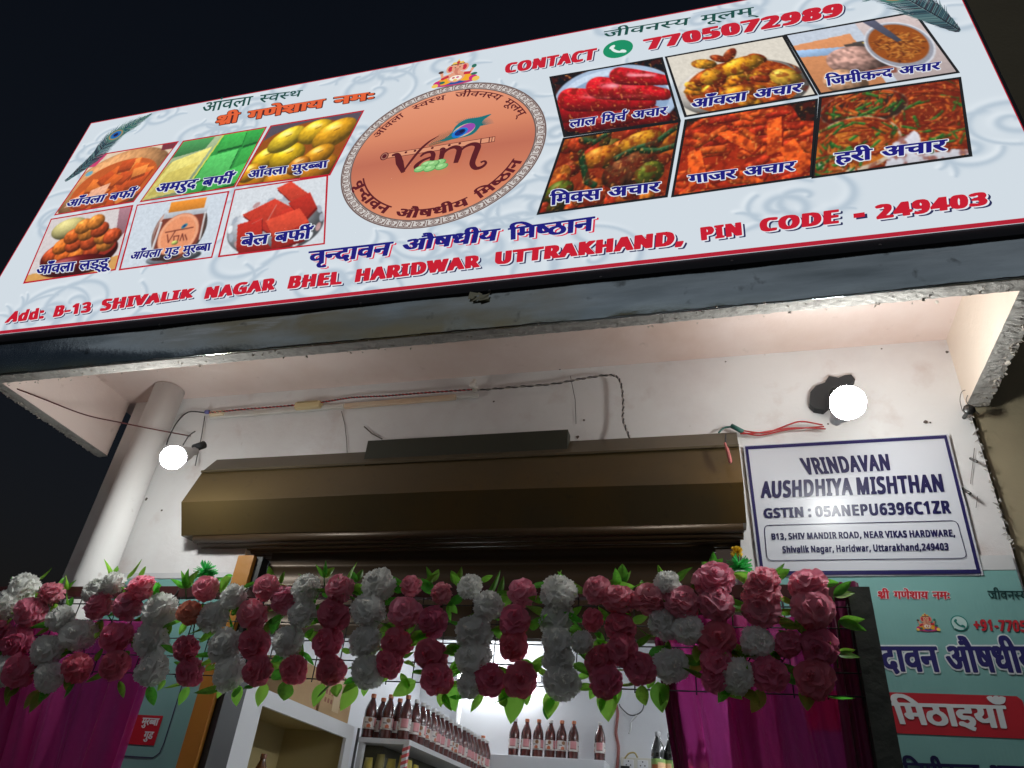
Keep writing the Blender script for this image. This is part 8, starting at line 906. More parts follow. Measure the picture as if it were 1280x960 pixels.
b = MB(); b.tube(spline([at(*p) for p in ((1203, 514, W - .05), (1200, 500, W - .04), (1203, 489, W - .03), (1212, 489, W - .03), (1208, 502, W - .04), (1224, 518, W - .02))], 6), .0012, 5); b.build('wire_loop', mat('dark_steel'), hk)
for i, (x0, y0, x1, y1) in enumerate(((1213, 573, 1221, 577), (1202, 610, 1213, 617))):
    b = MB(); b.tube([at(x0, y0, W), at(x1, y1, W - .04)], .004, 8); nl = b.build('wall_nail', mat('dark_steel'), origin=tuple(at(x0, y0, W))); tag(nl, ('upper' if i == 0 else 'lower') + ' short dark peg in flaking plaster right of the wall notice', 'peg')
th = empty('thread_tassel', 'pink cloth tassel hanging from the right end of the shutter hood', 'tassel', tuple(at(907, 553, 2.15)))
b = MB(); b.tube([at(907, 543, 2.14), at(907, 555, 2.13)], .003, 6); b.build('cord', cblack, th)
b = MB(); b.tube(spline([at(*p) for p in ((906, 554, 2.12), (909, 562, 2.11), (912, 572, 2.10), (913, 579, 2.10))], 5), [.004] * 4 + [.0055] * 6 + [.006] * 5 + [.003], 8); b.build('cloth', mat('pink_cloth', (.45, .13, .12), .8), th)
# ------------------------------------------------------------------ printed notice on the wall
PY = W - .012
po = empty('wall_notice', 'white printed notice in a navy border, right of the shutter hood', 'notice', (.4, PY, .79 + CZ))
q = [at(929, 557, PY), at(1185, 542.5, PY), at(1229.5, 719, PY), at(949, 721, PY)]
PRN = mat('notice_print', attr=True, rough=.30, spec=.35, bump=[(7, .12)])
n = 26; u = np.linspace(0, 1, n); Pg = sheet_pts(q[0], q[1], q[2], q[3], n, n); Pg[..., 1] += .0006 * np.sin(u * 9 + 1)[None, :] * np.linspace(.3, 1, n)[:, None] + .0005 * np.sin(u * 7)[:, None]
NB = lin(38, 34, 88); NI = lin(30, 28, 74)
grid_mesh('sheet', Pg, np.ones((n, n, 3)) * np.array(lin(206, 208, 216)), PRN, po)
b = MB(); fz = lambda x, z: Vector((x, PY - .0020, z)); ins = .010
c4 = [(q[0].x + ins, q[0].z - ins), (q[1].x - ins, q[1].z - ins), (q[2].x - ins, q[2].z + ins), (q[3].x + ins, q[3].z + ins)]
strip(b, c4, .0145, NB, fz, True); b.build('border', PRN, po)
for k, bl, br, tl, tr_ in (('VRINDAVAN', (1007, 594), (1116, 588), (999, 573), (1113, 567.5)), ('AUSHDHIYA MISHTHAN', (951, 623), (1184, 615), (951, 602), (1180, 592.5)), ('GSTIN : 05ANEPU6396C1ZR', (954, 648), (1191, 642), (953, 636), (1188, 625.5)), ('B13, SHIV MANDIR ROAD, NEAR VIKAS HARDWARE,', (964, 675), (1195.5, 671), (963, 667), (1194, 662)), ('Shivalik Nagar, Haridwar, Uttarakhand,249403', (978, 691.5), (1187, 688), (977, 683), (1186, 679))):
    Q = [at(*p, PY) for p in (bl, br, tr_, tl)]; b = MB(); letter(b, [k], Q, NI, dy=-.0020); b.build('lettering', PRN, po)
b = MB(); R_ = [at(*p, PY) for p in ((955, 657), (1196, 651), (1209, 698), (959, 701))]; pts = []
for i in range(4):
    a, c, d = R_[i - 1], R_[i], R_[(i + 1) % 4]; e0 = (a - c).normalized() * .016; e1 = (d - c).normalized() * .016
    for t in np.linspace(0, 1, 5): p = (c + e0) * (1 - t) ** 2 + c * 2 * t * (1 - t) + (c + e1) * t * t; pts.append((p.x, p.z))
strip(b, pts, .0022, NI, fz, True); b.build('thin_frame', PRN, po)
# ------------------------------------------------------------------ teal banners left and right of the opening
BY = W - .009
FLX = mat('banner_print', attr=True, rough=.3, bump=[(5, .2)]); teal = lin(126, 176, 172); cor = lin(96, 160, 158)
def flex_sheet(x0, x1, z0, z1, parent, m, nx=90, nz=24, rib=.00012, pitch=.010):
    X = np.linspace(x0, x1, nx); Z = np.linspace(z1, z0, nz); P = np.zeros((nz, nx, 3)); P[..., 0] = X[None]; P[..., 2] = Z[:, None]
    P[..., 1] = BY + rib * np.sin(X * 2 * pi / pitch)[None] + .0004 * np.sin(X * 11)[None] * np.sin(Z * 7)[:, None]
    return grid_mesh('sheet', P, np.ones((nz, nx, 3)) * np.array(teal), m, parent)
bn = empty('shop_banner', 'teal printed banner with a red sweets band, on the wall right of the curtain', 'banner', (.5, BY, 0))
ztop = at(1255, 713, BY).z
flex_sheet(.13, .792, .5, ztop, bn, FLX, 240, 30)
b = MB(); b.box(.13, .792, BY + .0005, BY + .004, ztop + .002, at(1255, 694, BY).z); b.build('paper_strip', mat('white_strip', (.62, .62, .63), .5), bn)
by = BY - .0014
def bl(keys, pts, col, outline=None, d=0.0, sp=.5, name='lettering'):
    if len(keys) > 1:                               # one part per word
        ws = [GLY[k][0] for k in keys]; T = sum(ws) + sp * (len(ws) - 1); x = 0
        for k, w in zip(keys, ws):
            u0, u1 = x / T, (x + w) / T; x += w + sp; g = lambda a, c, u: (a[0] + (c[0] - a[0]) * u, a[1] + (c[1] - a[1]) * u)
            bl([k], (g(pts[0], pts[1], u0), g(pts[0], pts[1], u1), g(pts[2], pts[3], u0), g(pts[2], pts[3], u1)), col, outline, d, sp, name)
        return
    b = MB(); Q = [at(*p, by) for p in (pts[0], pts[1], pts[3], pts[2])]
    if outline: letter(b, keys, Q, outline, sp, True, dy=-d)
    letter(b, keys, Q, col, sp, dy=-d - .0006); return b.build(name, FLX, bn)
red = lin(190, 40, 52); nav = lin(44, 40, 104); wh = lin(220, 226, 228)
bl(['shri', 'ganeshay', 'namah'], ((1097, 748.5), (1188.5, 749), (1096, 739), (1188, 739.5)), red, wh)
bl(['jivanasy', 'mulam'], ((1235.5, 749), (1320, 750), (1234, 738.5), (1318, 739)), lin(20, 60, 60))
bl(['+91-7705072989'], ((1217, 788), (1340, 792), (1215, 774), (1338, 777)), red, None)
bl(['vrindavan', 'aushadhiy', 'mishthan'], ((1070, 839), (1412, 843), (1064, 808), (1400, 808)), nav, wh, .0004, .3)
b = MB(); zb0, zb1 = at(1200, 920, by).z, at(1200, 868, by).z; xr = at(1282, 890, by).x
P = [(.2, zb0), (xr - .01, zb0), (xr, zb0 + .01), (xr, zb1 - .01), (xr - .01, zb1), (.2, zb1)]
b.add([(x, by, z) for x, z in P], [tuple(range(6))], red); b.build('red_band', FLX, bn)
bl(['mithaiyan'], ((1121, 905), (1263, 911), (1112, 878), (1256, 882)), wh, None, .001)
bl(['jimikand', 'achar'], ((1130, 975), (1300, 986), (1127, 953), (1290, 958)), lin(24, 22, 70))
c = at(1158, 778, by); emblem('seated_emblem', bn, FLX, by - .0004, (c.x, c.z), .026, .00008)
phone(at(1199, 779, by), .021, by - .0004, bn, FLX, lin(30, 130, 120), lin(190, 216, 212), lin(24, 120, 110))
bn2 = empty('shop_banner', 'teal printed banner with a small red box, left of the orange door jamb', 'banner', (-1.9, BY, 0))
xl0, xl1 = -2.2, oL - .012
flex_sheet(xl0, xl1, .5, at(200, 724, BY).z, bn2, FLX, 160, 30)
b = MB(); b.box(xl0, xl1 + .006, BY + .0005, BY + .004, at(200, 723, BY).z, at(200, 716, BY).z); b.build('paper_strip', mat('white_strip'), bn2)
b = MB(); Q = [at(*p, by) for p in ((175.5, 931), (193, 930), (202, 895), (184.7, 894))]; zc0 = Q[0].z; zc1 = Q[3].z; xx1 = Q[1].x
b.add([(xx1 - .13, by, zc0), (xx1, by, zc0), (xx1, by, zc1), (xx1 - .13, by, zc1)], [(0, 1, 2, 3)], red); b.build('red_box', FLX, bn2)
b = MB(); letter(b, ['murabba'], [Vector((xx1 - .075, by, zc0 + .058)), Vector((xx1 - .010, by, zc0 + .058)), Vector((xx1 - .010, by, zc0 + .080)), Vector((xx1 - .075, by, zc0 + .080))], wh, dy=-.0008); b.build('lettering', FLX, bn2); b = MB()
letter(b, ['gud'], [Vector((xx1 - .050, by, zc0 + .018)), Vector((xx1 - .014, by, zc0 + .018)), Vector((xx1 - .014, by, zc0 + .040)), Vector((xx1 - .050, by, zc0 + .040))], wh, dy=-.0008); b.build('lettering', FLX, bn2)
b = MB(); strip(b, [(xx1 - .2, zc0 - .035), (xx1 + .01, zc0 - .035), (xx1 + .03, zc0 - .02), (xx1 + .035, zc0 + .01), (xx1 + .035, zc1 + .2)], .004, lin(60, 60, 90), lambda x, z: Vector((x, by, z))); b.build('thin_line', FLX, bn2)

# ------------------------------------------------------------------ inside the shop
# wall cupboard at the left
CX = -2.06; CY0, CY1 = 2.425, 4.2; CT = at(380, 878, 3.6).z; 
cab = empty('wall_cupboard', 'white cupboard with a khaki inside, behind the orange jamb', 'cupboard', (CX - .2, 3.4, .16))
tops = .60 + CZ; rail = .53 + CZ
b = MB(); b.box(CX - .02, CX, CY0, 3.22, .16, tops); b.box(CX - .02, CX, 3.22, CY1, rail, tops); b.box(CX - .02, CX, 4.12, CY1, .16, rail); b.box(CX - .02, CX, 3.22, 4.12, .16, 1.5)
b.box(-2.495, CX - .02, CY0, CY1, tops - .02, tops); b.box(-2.495, CX - .02, CY0, CY0 + .02, .16, tops - .02)
b.build('carcass', mat('white_laminate', (.70, .70, .70), .4), cab)
kh = mat('khaki_inside', (.42, .34, .16), .6, bump=[(8, .05)])
b = MB(); b.box(-2.49, -2.475, 3.2, 4.18, 1.5, tops - .022); b.box(-2.475, CX - .022, 4.155, 4.17, 1.5, tops - .022); b.box(-2.475, CX - .022, 3.2, 3.215, 1.5, tops - .022); b.box(-2.475, CX - .022, 3.215, 4.155, tops - .034, tops - .022); b.box(-2.475, CX - .022, 3.215, 4.155, 1.49, 1.51); b.build('khaki_lining', kh, cab)
# bottles
def label_rgb(kind, W_=48, H_=14):
    a = np.zeros((H_, W_, 3)) + np.array((214, 206, 200), float)
    if kind == 'green':
        a[:] = (120, 150, 80); a[4:, :20] = (214, 170, 130); a[4:, 30:] = (214, 170, 130); a[6:12, 20:28] = (150, 80, 40)
    else:
        for k in (0, 24):
            a[:10, k + 1:k + 10] = (206, 138, 140); a[10, k + 1:k + 10] = (120, 60, 60)
            yy, xx = np.mgrid[0:H_, 0:W_]; m = ((xx - k - 15) / 3.) ** 2 + ((yy - 3) / 2.6) ** 2 < 1; a[m] = (140, 90, 50); m = ((xx - k - 16) / 2.6) ** 2 + ((yy - 10) / 2.2) ** 2 < 1; a[m] = (190, 96, 56); a[6, k + 17:k + 22] = (50, 50, 60); a[12, k + 12:k + 22] = (120, 110, 100)
    return S2L(a)
BPROF = [(.001, 0), (.030, 0), (.0355, .004), (.0365, .012), (.0355, .028), (.0365, .034), (.0365, .118), (.0352, .122), (.0365, .128), (.036, .150), (.031, .172), (.022, .194), (.0145, .212), (.0135, .216), (.0135, .226)]
def make_bottle(liquid, capcol, lab, kind='juice', cat='bottle'):
    o = empty('juice_bottle', lab, cat, (0, 0, 0), GRP)
    b = MB(); b.lathe(BPROF, (0, 0, 0), 20); b.build('glass', liquid, o)
    b = MB(); b.lathe([(.0145, .222), (.0152, .224), (.0152, .240), (.0145, .243), (.0005, .2435)], (0, 0, 0), 16); b.build('cap', capcol, o)
    n = 48; th = np.linspace(0, 2 * pi, n + 1); zz = np.linspace(.112, .050, 14); P = np.zeros((14, n + 1, 3)); P[..., 0] = .0371 * np.cos(-th)[None]; P[..., 1] = .0371 * np.sin(-th)[None]; P[..., 2] = zz[:, None]
    c = label_rgb('green' if kind == 'green' else 'juice'); c = np.concatenate([c, c[:, :1]], 1); grid_mesh('label', P[:, ::-1], c[:, ::-1], mat('paper_label', attr=True, rough=.5), o)
    return o
GRP = 'dark red juice bottles'
amber = mat('dark_red_juice', (.075, .013, .010), .07, spec=.6, coat=.4, vary=[((.12, .03, .016), 9, .5, .7, .5)]); wcap = mat('white_cap', (.72, .70, .68), .35); ocap = mat('amber_cap', (.40, .10, .03), .35)
def dup(src, loc, rz, label, s=1.0, group=None):
    c = src.copy(); COL.objects.link(c); c.location = loc; c.rotation_euler = (0, 0, rz); c.scale = (s, s, s); c['label'] = label
    if group: c['group'] = group
    for ch in list(src.children):
        k = ch.copy(); COL.objects.link(k); k.parent = c
        for gch in list(ch.children):
            d = gch.copy(); COL.objects.link(d); d.parent = k
    return c
def ordn(k): return ['first', 'second', 'third', 'fourth', 'fifth', 'sixth', 'seventh', 'eighth', 'ninth', 'tenth', 'eleventh', 'twelfth', 'thirteenth', 'fourteenth', 'fifteenth', 'sixteenth', 'seventeenth', 'eighteenth', 'nineteenth', 'twentieth', 'twenty-first', 'twenty-second', 'twenty-third', 'twenty-fourth', 'twenty-fifth', 'twenty-sixth', 'twenty-seventh', 'twenty-eighth', 'twenty-ninth', 'thirtieth', 'thirty-first', 'thirty-second', 'thirty-third', 'thirty-fourth', 'thirty-fifth', 'thirty-sixth', 'thirty-seventh', 'thirty-eighth', 'thirty-ninth', 'fortieth'][k]
SHZ = .560 + CZ; SHX0, SHX1, SHY0 = -2.05, -1.737, 4.25
shf = empty('corner_shelf', 'white metal rack with striped tape on its post, full of juice bottles', 'shelf', (-1.9, 5.2, .16))
ste = mat('white_steel', (.62, .62, .62), .35)
b = MB(); b.box(SHX0, SHX1, SHY0, 6.12, SHZ - .03, SHZ - .004); b.build('top_board', ste, shf)
b = MB(); b.box(SHX0 + .01, SHX1 - .012, SHY0 + .01, 6.12, SHZ - .36, SHZ - .34); b.build('lower_board', ste, shf)
for x, y in ((SHX0 + .02, SHY0 + .02), (SHX1 - .02, SHY0 + .02), (SHX0 + .02, 6.08), (SHX1 - .02, 6.08)):
    b = MB(); b.box(x - .014, x + .014, y - .014, y + .014, .16, SHZ - .03); b.build('leg', ste, shf)
b = MB(); b.tube([(SHX0 - .003, SHY0 - .008, .2), (SHX0 - .003, SHY0 - .008, SHZ + .04)], .008, 8); b.build('corner_rod', mat('dark_steel'), shf)
tp = MB(); y = SHY0 + .004; x = SHX1 - .02
for k in range(10):
    z = SHZ - .05 - k * .034; tp.add([(x - .0165, y, z), (x + .0165, y, z + .012), (x + .0165, y, z - .006), (x - .0165, y, z - .018)], [(0, 3, 2, 1)])
    tp.add([(x + .0165, y, z + .012), (x + .0165, y + .03, z + .02), (x + .0165, y + .03, z + .002), (x + .0165, y, z - .006)], [(0, 3, 2, 1)])
tp.build('striped_tape', mat('red_tape', (.55, .08, .08), .5), shf)
spots = []
for k, px in enumerate((466, 487, 508)): spots.append((-.457 * 4.31 if k == 0 else (-.4365 * 4.31 if k == 1 else -.4165 * 4.31), 4.31, ['left', 'middle', 'right'][k]))
first = None
for k in range(3):
    x = at((464, 486, 508)[k], 890, 4.31).x; lab = 'dark red juice bottle, %s of three at the near end of the rack' % ('leftmost', 'middle', 'rightmost')[k]
    if first is None: first = make_bottle(amber, ocap, lab); first.location = (x, 4.31, SHZ - .004); first.rotation_euler = (0, 0, .9)
    else: dup(first, (x, 4.31, SHZ - .004), (.9, 1.0, 2.6)[k], lab)
for k in range(2):
    dup(first, (at((477, 498)[k], 880, 4.40).x, 4.42, SHZ - .004), k * 2.0, 'juice bottle half hidden behind the %s gap of the three near bottles on the rack' % ('left', 'right')[k])
second = make_bottle(amber, wcap, 'x'); 
R = random.Random(21); n = 17
for k in range(n):
    y = 4.43 + (5.92 - 4.43) * k / (n - 1); lab = 'white capped dark juice bottle, %s along the rack edge from the near end' % ordn(k)
    loc = (SHX1 - .055 + R.uniform(-.006, .006), y, SHZ - .004)
    if k == 0: second.location = loc; second['label'] = lab
    else: dup(second, loc, R.uniform(0, 6.28), lab)
for k in range(6):
    dup(second, (SHX1 - .15 + R.uniform(-.01, .01), 4.62 + .26 * k, SHZ - .004), R.uniform(0, 6.28), 'juice bottle in the rear row of the rack, %s counted from the near end' % ordn(k))
dup(first, (at(604, 920, 6.02).x, 6.02, SHZ - .004), 2.2, 'dark juice bottle standing alone at the far end of the rack', 1.18)
# yellow packets on the lower board
yp = mat('yellow_pack', (.46, .36, .05), .35, vary=[((.30, .24, .04), 20, .45, .65, .8)]); op = mat('olive_pack', (.22, .18, .05), .5)
def packet(x, y, z, w, h, d, rz, lab, m):
    b = MB(); n = 8; V = []
    for k in range(n + 1):
        t = k / n; wd = w * (.75 + .25 * sin(pi * min(1, t * 1.1 + .05))) / 2; dd = max(.002, d / 2 * sin(pi * (t * .9 + .08)) ** .7)
        for a, c in ((-1, -1), (1, -1), (1, 1), (-1, 1)): V.append((x + a * wd * cos(rz) - c * dd * sin(rz), y + a * wd * sin(rz) + c * dd * cos(rz), z + h * t))
    b.add(V, [(k * 4 + j, k * 4 + (j + 1) % 4, k * 4 + 4 + (j + 1) % 4, k * 4 + 4 + j) for k in range(n) for j in range(4)] + [(3, 2, 1, 0), tuple(4 * n + j for j in range(4))], None, True)
    tag(b.build('snack_packet', m, origin=(x, y, z)), lab, 'packet', 'yellow packets on the rack')
zl = SHZ - .339
for k in range(4): packet(SHX0 + .06 + k * .07, SHY0 + .06, zl, .06, .24 + .02 * (k % 2), .03, .1 * k - .1, 'yellow packet on the lower board of the rack, %s from the left' % ordn(k), yp if k != 1 else op)
for k in range(6): packet(SHX1 - .05, SHY0 + .16 + k * .12, zl, .08, .25 - .01 * k, .03, 1.4 + .1 * (k % 3), 'yellow packet inside the long side of the rack, %s from the striped post' % ordn(k), yp)
b = MB(); b.box(SHX0 + .005, SHX1 - .2, SHY0 + .10, 6.1, zl, SHZ - .032); tag(b.build('rack_shade_block', mat('painted_rack_shade', (.05, .045, .02), .6), origin=(SHX0 + .05, 5.2, zl)), 'dark crate standing in for the shade inside the rack', 'filler')  # solid dark block stands in for the shade between the boards
# cardboard carton on the cupboard
ca = empty('carton', 'brown cardboard carton lying on top of the white cupboard', 'carton', (CX - .16, 3.75, tops))
A_ = mat('cardboard', (.42, .27, .13), .8, bump=[(30, .1)], vary=[((.34, .21, .10), 6, .45, .7, .6)])
b = MB(); b.box(CX - .34, CX - .015, 3.42, 3.74, tops, tops + .20); b.build('carton_body', A_, ca)
b = MB(); b.box(CX - .34, CX - .010, 3.76, 4.12, tops, tops + .22); b.build('second_half', A_, ca)
b = MB(); b.box(CX - .0095, CX - .0085, 3.90, 3.98, tops + .03, tops + .22); b.build('packing_tape', mat('tape', (.50, .36, .20), .3), ca)
b = MB(); R = random.Random(2)
for r_, (z, n) in enumerate(((.10, 4), (.06, 7))):
    for k in range(n): yy = 3.80 + k * .035; b.box(CX - .0092, CX - .0088, yy, yy + .02, tops + z, tops + z + .022)
b.build('printing', mat('brown_ink', (.25, .09, .05), .7), ca)
# bottle inside the cupboard
amb2 = mat('brown_glass', (.10, .035, .008), .08, spec=.6, coat=.3)
bt = make_bottle(amb2, mat('brown_cap', (.16, .05, .02), .4), 'brown glass bottle standing inside the khaki cupboard'); bt['group'] = ''; del bt['group']
p = at(325, 965, 3.55); bt.location = (CX - .10, p.y * (CX - .10) / p.x, 0); yb = bt.location.y; bt.location.z = at(325, 942, yb).z - .2435
b = MB(); b.box(-2.474, CX - .023, 3.216, 4.154, bt.location.z - .014, bt.location.z); b.build('middle_shelf', kh, cab)
# shelf on the back wall
SBY = 5.95; zsb = at(680, 946, SBY).z
x0, x1 = at(602, 942, SBY).x, at(756, 949, SBY).x
bs = empty('back_shelf', 'thick white shelf on the back wall carrying seven juice bottles', 'shelf', ((x0 + x1) / 2, 6.1, zsb))
b = MB(); b.box(x0, x1, SBY, 6.198, zsb - .13, zsb); b.build('shelf_board', mat('white_shelf', (.74, .75, .77), .35), bs, bevel=.004)
for k, px in enumerate((643, 658, 673, 688, 702, 717, 750)):
    lab = 'dark red juice bottle on the back shelf, %s from the left' % ordn(k) if k < 6 else 'dark red juice bottle standing apart at the right end of the back shelf'
    dup(first if k % 3 else second, (at(px, 920, 6.06).x, 6.06, zsb), (2.2, 2.5, .4, .5, 1.0, 2.4, 2.3)[k], lab, 1.12)
# back wall fittings
b = MB(); p = at(573, 890, 6.17); b.tube([(p.x, 6.175, 1.0), (p.x, 6.175, ZS - .09)], .02, 10); tag(b.build('wall_pipe', mat('painted_pipe'), origin=(p.x, 6.175, 1.0)), 'thin white pipe on the back wall behind the hanging leaves', 'pipe')
cable('power_cord', [(769, 876, 6.18), (772, 892, 6.18), (770, 915, 6.18), (773, 935, 6.18), (771, 965, 6.18)], 'reddish power cord running down the back wall', .012, mat('red_brown_cord', (.22, .06, .05), .5))
cable('thin_cord', [(774, 880, 6.15), (776, 884, 6.15), (786, 893, 6.15), (796, 893, 6.15), (804, 885, 6.15), (806, 862, 6.15)], 'thin grey cord curling on the back wall near the curtain', .005, mat('grey_wire'))
cable('plug_lead', [(796, 894, 6.15), (789, 903, 6.15), (788, 912, 6.15), (786, 917, 6.15)], 'white lead with a plug hanging below the curled cord', .007, mat('pale_cord', (.5, .5, .5), .5))
sk = empty('socket_board', 'white electric socket board with switches low on the back wall', 'socket', tuple(at(795, 955, 6.19)))
a, c = at(776, 946, 6.17), at(815, 975, 6.17)
b = MB(); b.box(a.x, c.x, 6.16, 6.198, c.z, a.z); b.build('plate', mat('ivory_plastic', (.68, .66, .58), .4), sk, bevel=.004)
w_ = c.x - a.x; h_ = a.z - c.z
for k in range(2):
    b = MB(); x = a.x + w_ * (.26 + .46 * k); b.box(x - w_ * .17, x + w_ * .17, 6.152, 6.161, c.z + h_ * .2, a.z - h_ * .12); s_ = b.build('socket', mat('white_plastic'), sk, bevel=.003)
    b = MB()
    for dx, dz in ((0, .30), (-.07, .12), (.07, .12), (-.05, -.05), (.05, -.05)): b.lathe([(.0001, -.002), (w_ * .022, -.002), (w_ * .022, .002)], (x + dx * w_, 6.1515, (c.z + a.z) / 2 + dz * h_), 8, (0, 1, 0))
    b.build('pin_hole', mat('black_trim'), s_)
b = MB(); b.box(a.x + w_ * .02, a.x + w_ * .3, 6.13, 6.151, c.z + h_ * .3, c.z + h_ * .55); b.build('adapter', mat('black_trim'), sk)
cable('yellow_lead', [(781, 948, 6.14), (786, 942, 6.13), (793, 941, 6.13), (797, 947, 6.14)], 'thin yellow lead arching over the socket board', .006, mat('yellow_lead_', (.45, .35, .12), .5))
# green labelled bottles at the right
GRP = 'green labelled bottles'
grn = mat('dark_syrup', (.012, .013, .012), .08, spec=.6, coat=.3)
gb = make_bottle(grn, mat('clear_cap', (.35, .35, .36), .2), 'dark bottle with a green label in front of the right curtain edge', 'green'); yg = 4.3
p = at(822, 915, yg); gb.location = (p.x, yg, p.z - .243); gb.rotation_euler = (0, 0, 1.0); gz = p.z - .243
gb2 = dup(gb, (at(838, 925, yg + .03).x, yg + .03, gz), 2.4, 'dark green labelled bottle half covered by the right curtain edge', 1.0)
for k, px in enumerate((857, 876)): dup(gb, (at(px, 925, yg + .06).x, yg + .06, gz), 1 + k, 'dark bottle seen faintly through the sheer curtain, %s from its left edge' % ordn(k))
ct = empty('side_counter', 'white counter holding the green labelled bottles behind the right curtain', 'counter', (.1, 4.4, .16))
b = MB(); b.box(gb.location.x - .12, .795, 4.2, 4.7, gz - .03, gz); b.build('counter_top', mat('white_laminate'), ct)
b = MB(); b.box(gb.location.x - .08, .795, 4.25, 4.68, .16, gz - .03); b.build('counter_body', mat('white_laminate'), ct)
# tube lights that light the shop
def tube_light(x0, x1, y, z, lab):
    o = empty('tube_light', lab, 'lamp', ((x0 + x1) / 2, y, z))
    b = MB(); b.tube([(x0, y, z), (x1, y, z)], .014, 14); b.build('lit_tube', mat('lit_tube_glass', (.93, .97, 1.0), emit=TUBE_L), o)
    b = MB(); b.box(x0 - .02, x1 + .02, y + .02, y + .05, z - .015, z + .02); b.build('batten', mat('white_plastic'), o)
    for x in (x0 - .012, x1 + .012):
        b = MB(); b.box(x - .012, x + .012, y - .018, y + .022, z - .018, z + .018); b.build('end_cap', mat('white_plastic'), o)
tz = at(590, 846, 6.13).z
tube_light(-2.15, -1.45, 6.13, tz, 'lit white tube light on the back wall above the rack end')
def fill_side_tube(x, y0, y1, z, lab):
    o = empty('tube_light', lab, 'lamp', (x, (y0 + y1) / 2, z))
    b = MB(); b.tube([(x, y0, z), (x, y1, z)], .014, 14); b.build('lit_tube', mat('lit_tube_glass'), o)
    b = MB(); b.box(x + .02, x + .05, y0 - .02, y1 + .02, z - .015, z + .02); b.build('batten', mat('white_plastic'), o)
fill_side_tube(.74, 2.5, 4.6, 1.2 + CZ, 'added fill tube light on the right side wall inside, hidden behind the notice wall')  # unseen tube added to brighten the left side of the shop
tube_light(.1, .7, 6.13, tz + .05, 'added fill tube light on the back wall behind the right curtain')  # unseen extra tube added to lift the light indoors

# ------------------------------------------------------------------ flower arch over the door
GY = 1.93
gt = at(640, 726, GY).z; gx0, gx1 = -2.62, at(1062, 740, GY).x
fr_ = empty('flower_arch', 'dark wooden arch frame with a black wire grid behind the paper flowers', 'arch', (-1.0, GY + .03, 0))
b = MB(); z = at(640, 742, GY + .03).z; b.box(gx0, gx1, GY + .025, GY + .05, z - .012, z + .022); b.build('top_rail', mat('maroon_wood', (.10, .022, .025), .55), fr_)
pq = [at(x, y, GY + .03) for x, y in ((1058, 735), (1086, 735), (1134, 965), (1108, 965))]
b = MB(); b.box(pq[0].x, pq[1].x, GY + .02, GY + .06, 0, pq[0].z); b.build('post', mat('grey_plank', (.055, .06, .05), .8, bump=[(25, .3)], vary=[((.03, .032, .03), 8, .45, .7, .8, (1, 1, .05))]), fr_)
b = MB(); b.box(-2.62, -2.58, GY + .02, GY + .06, 0, pq[0].z); b.build('post', mat('grey_plank'), fr_)
b = MB(); R = random.Random(1)
for k in range(5): zz = z - .034 - .052 * k; b.tube([(gx0, GY + .03, zz), (gx1, GY + .03, zz)], .0017, 6)
x = gx0
while x < gx1: b.tube([(x, GY + .033, z), (x, GY + .033, z - .25)], .0017, 6); x += .075
b.build('wire_grid', mat('black_wire'), fr_)
# --- one paper flower of each kind, a few crumple variants
def rose_mesh(name, seed, m, white_):
    """tissue paper pompom: a ball of many crumpled petal sheets standing out from a small core"""
    R = random.Random(seed); b = MB(); ns, nt = 12, 3
    prof = [(sin(radians(a)) * .80, -cos(radians(a)) * .80) for a in (1, 30, 60, 90, 120, 150, 179)]
    b.lathe(prof, (0, 0, 0), 14, (0, 1, 0))
    layers = [(3, 10, 2.1), (4, 26, 1.7), (5, 42, 1.6), (7, 58, 1.5), (8, 74, 1.5), (9, 91, 1.45), (8, 110, 1.4), (7, 130, 1.3)]
    if white_: layers = [(n + 1, th, w) for n, th, w in layers]
    for n, th0, wd in layers:
        off = R.uniform(0, 6.28)
        for k in range(n):
            ph0 = off + 2 * pi * k / n + R.uniform(-.2, .2); th_ = radians(th0 + R.uniform(-6, 6)); w_ = wd * 2 * pi / n; rr = R.uniform(.88, 1.06); fq = R.uniform(1.4, 3.2); fp = R.uniform(0, 6.28); am = R.uniform(.08, .20); V = []; bd = radians(R.uniform(4, 22)) * (1 if th0 > 25 else -.4)
            for i in range(ns + 1):
                s_ = -1 + 2 * i / ns
                for j in range(nt + 1):
                    t = j / nt; r = (.55 + .45 * t) * rr; ruff = am * t * sin(fq * s_ * 2 + fp) + R.uniform(-.032, .032) * t
                    th = th_ + bd * (t - .3) + ruff; ph = ph0 + s_ * w_ / 2
                    r *= 1 - .16 * t * abs(s_) ** 2.5 + R.uniform(-.02, .02) * t
                    if white_ and j == nt: r *= 1 + .035 * (1 if i % 2 else -1)
                    V.append((r * sin(th) * cos(ph), -r * cos(th), r * sin(th) * sin(ph)))
            b.add(V, [(i * (nt + 1) + j, i * (nt + 1) + j + 1, (i + 1) * (nt + 1) + j + 1, (i + 1) * (nt + 1) + j) for i in range(ns) for j in range(nt)], None, True)
    me = bpy.data.meshes.new(name); me.from_pydata([tuple(v) for v in b.v], [], b.f); me.polygons.foreach_set('use_smooth', b.smooth); me.materials.append(m); return me
pinkm = mat('pink_tissue', (.96, .38, .50), .55, trans=.45, sheen=.4, spec=.3, each=.12, vary=[((.98, .60, .68), 2.5, .5, .75, .6)])
deepm = mat('deep_pink_tissue', (.88, .22, .35), .6, trans=.45, sheen=.3, each=.15, vary=[((.88, .32, .42), 2.5, .5, .75, .6)])
whitem = mat('white_tissue', (.95, .95, .92), .6, trans=.45, sheen=.2, each=.10)
peachm = mat('peach_tissue', (.80, .30, .20), .45, trans=.32, sheen=.3)
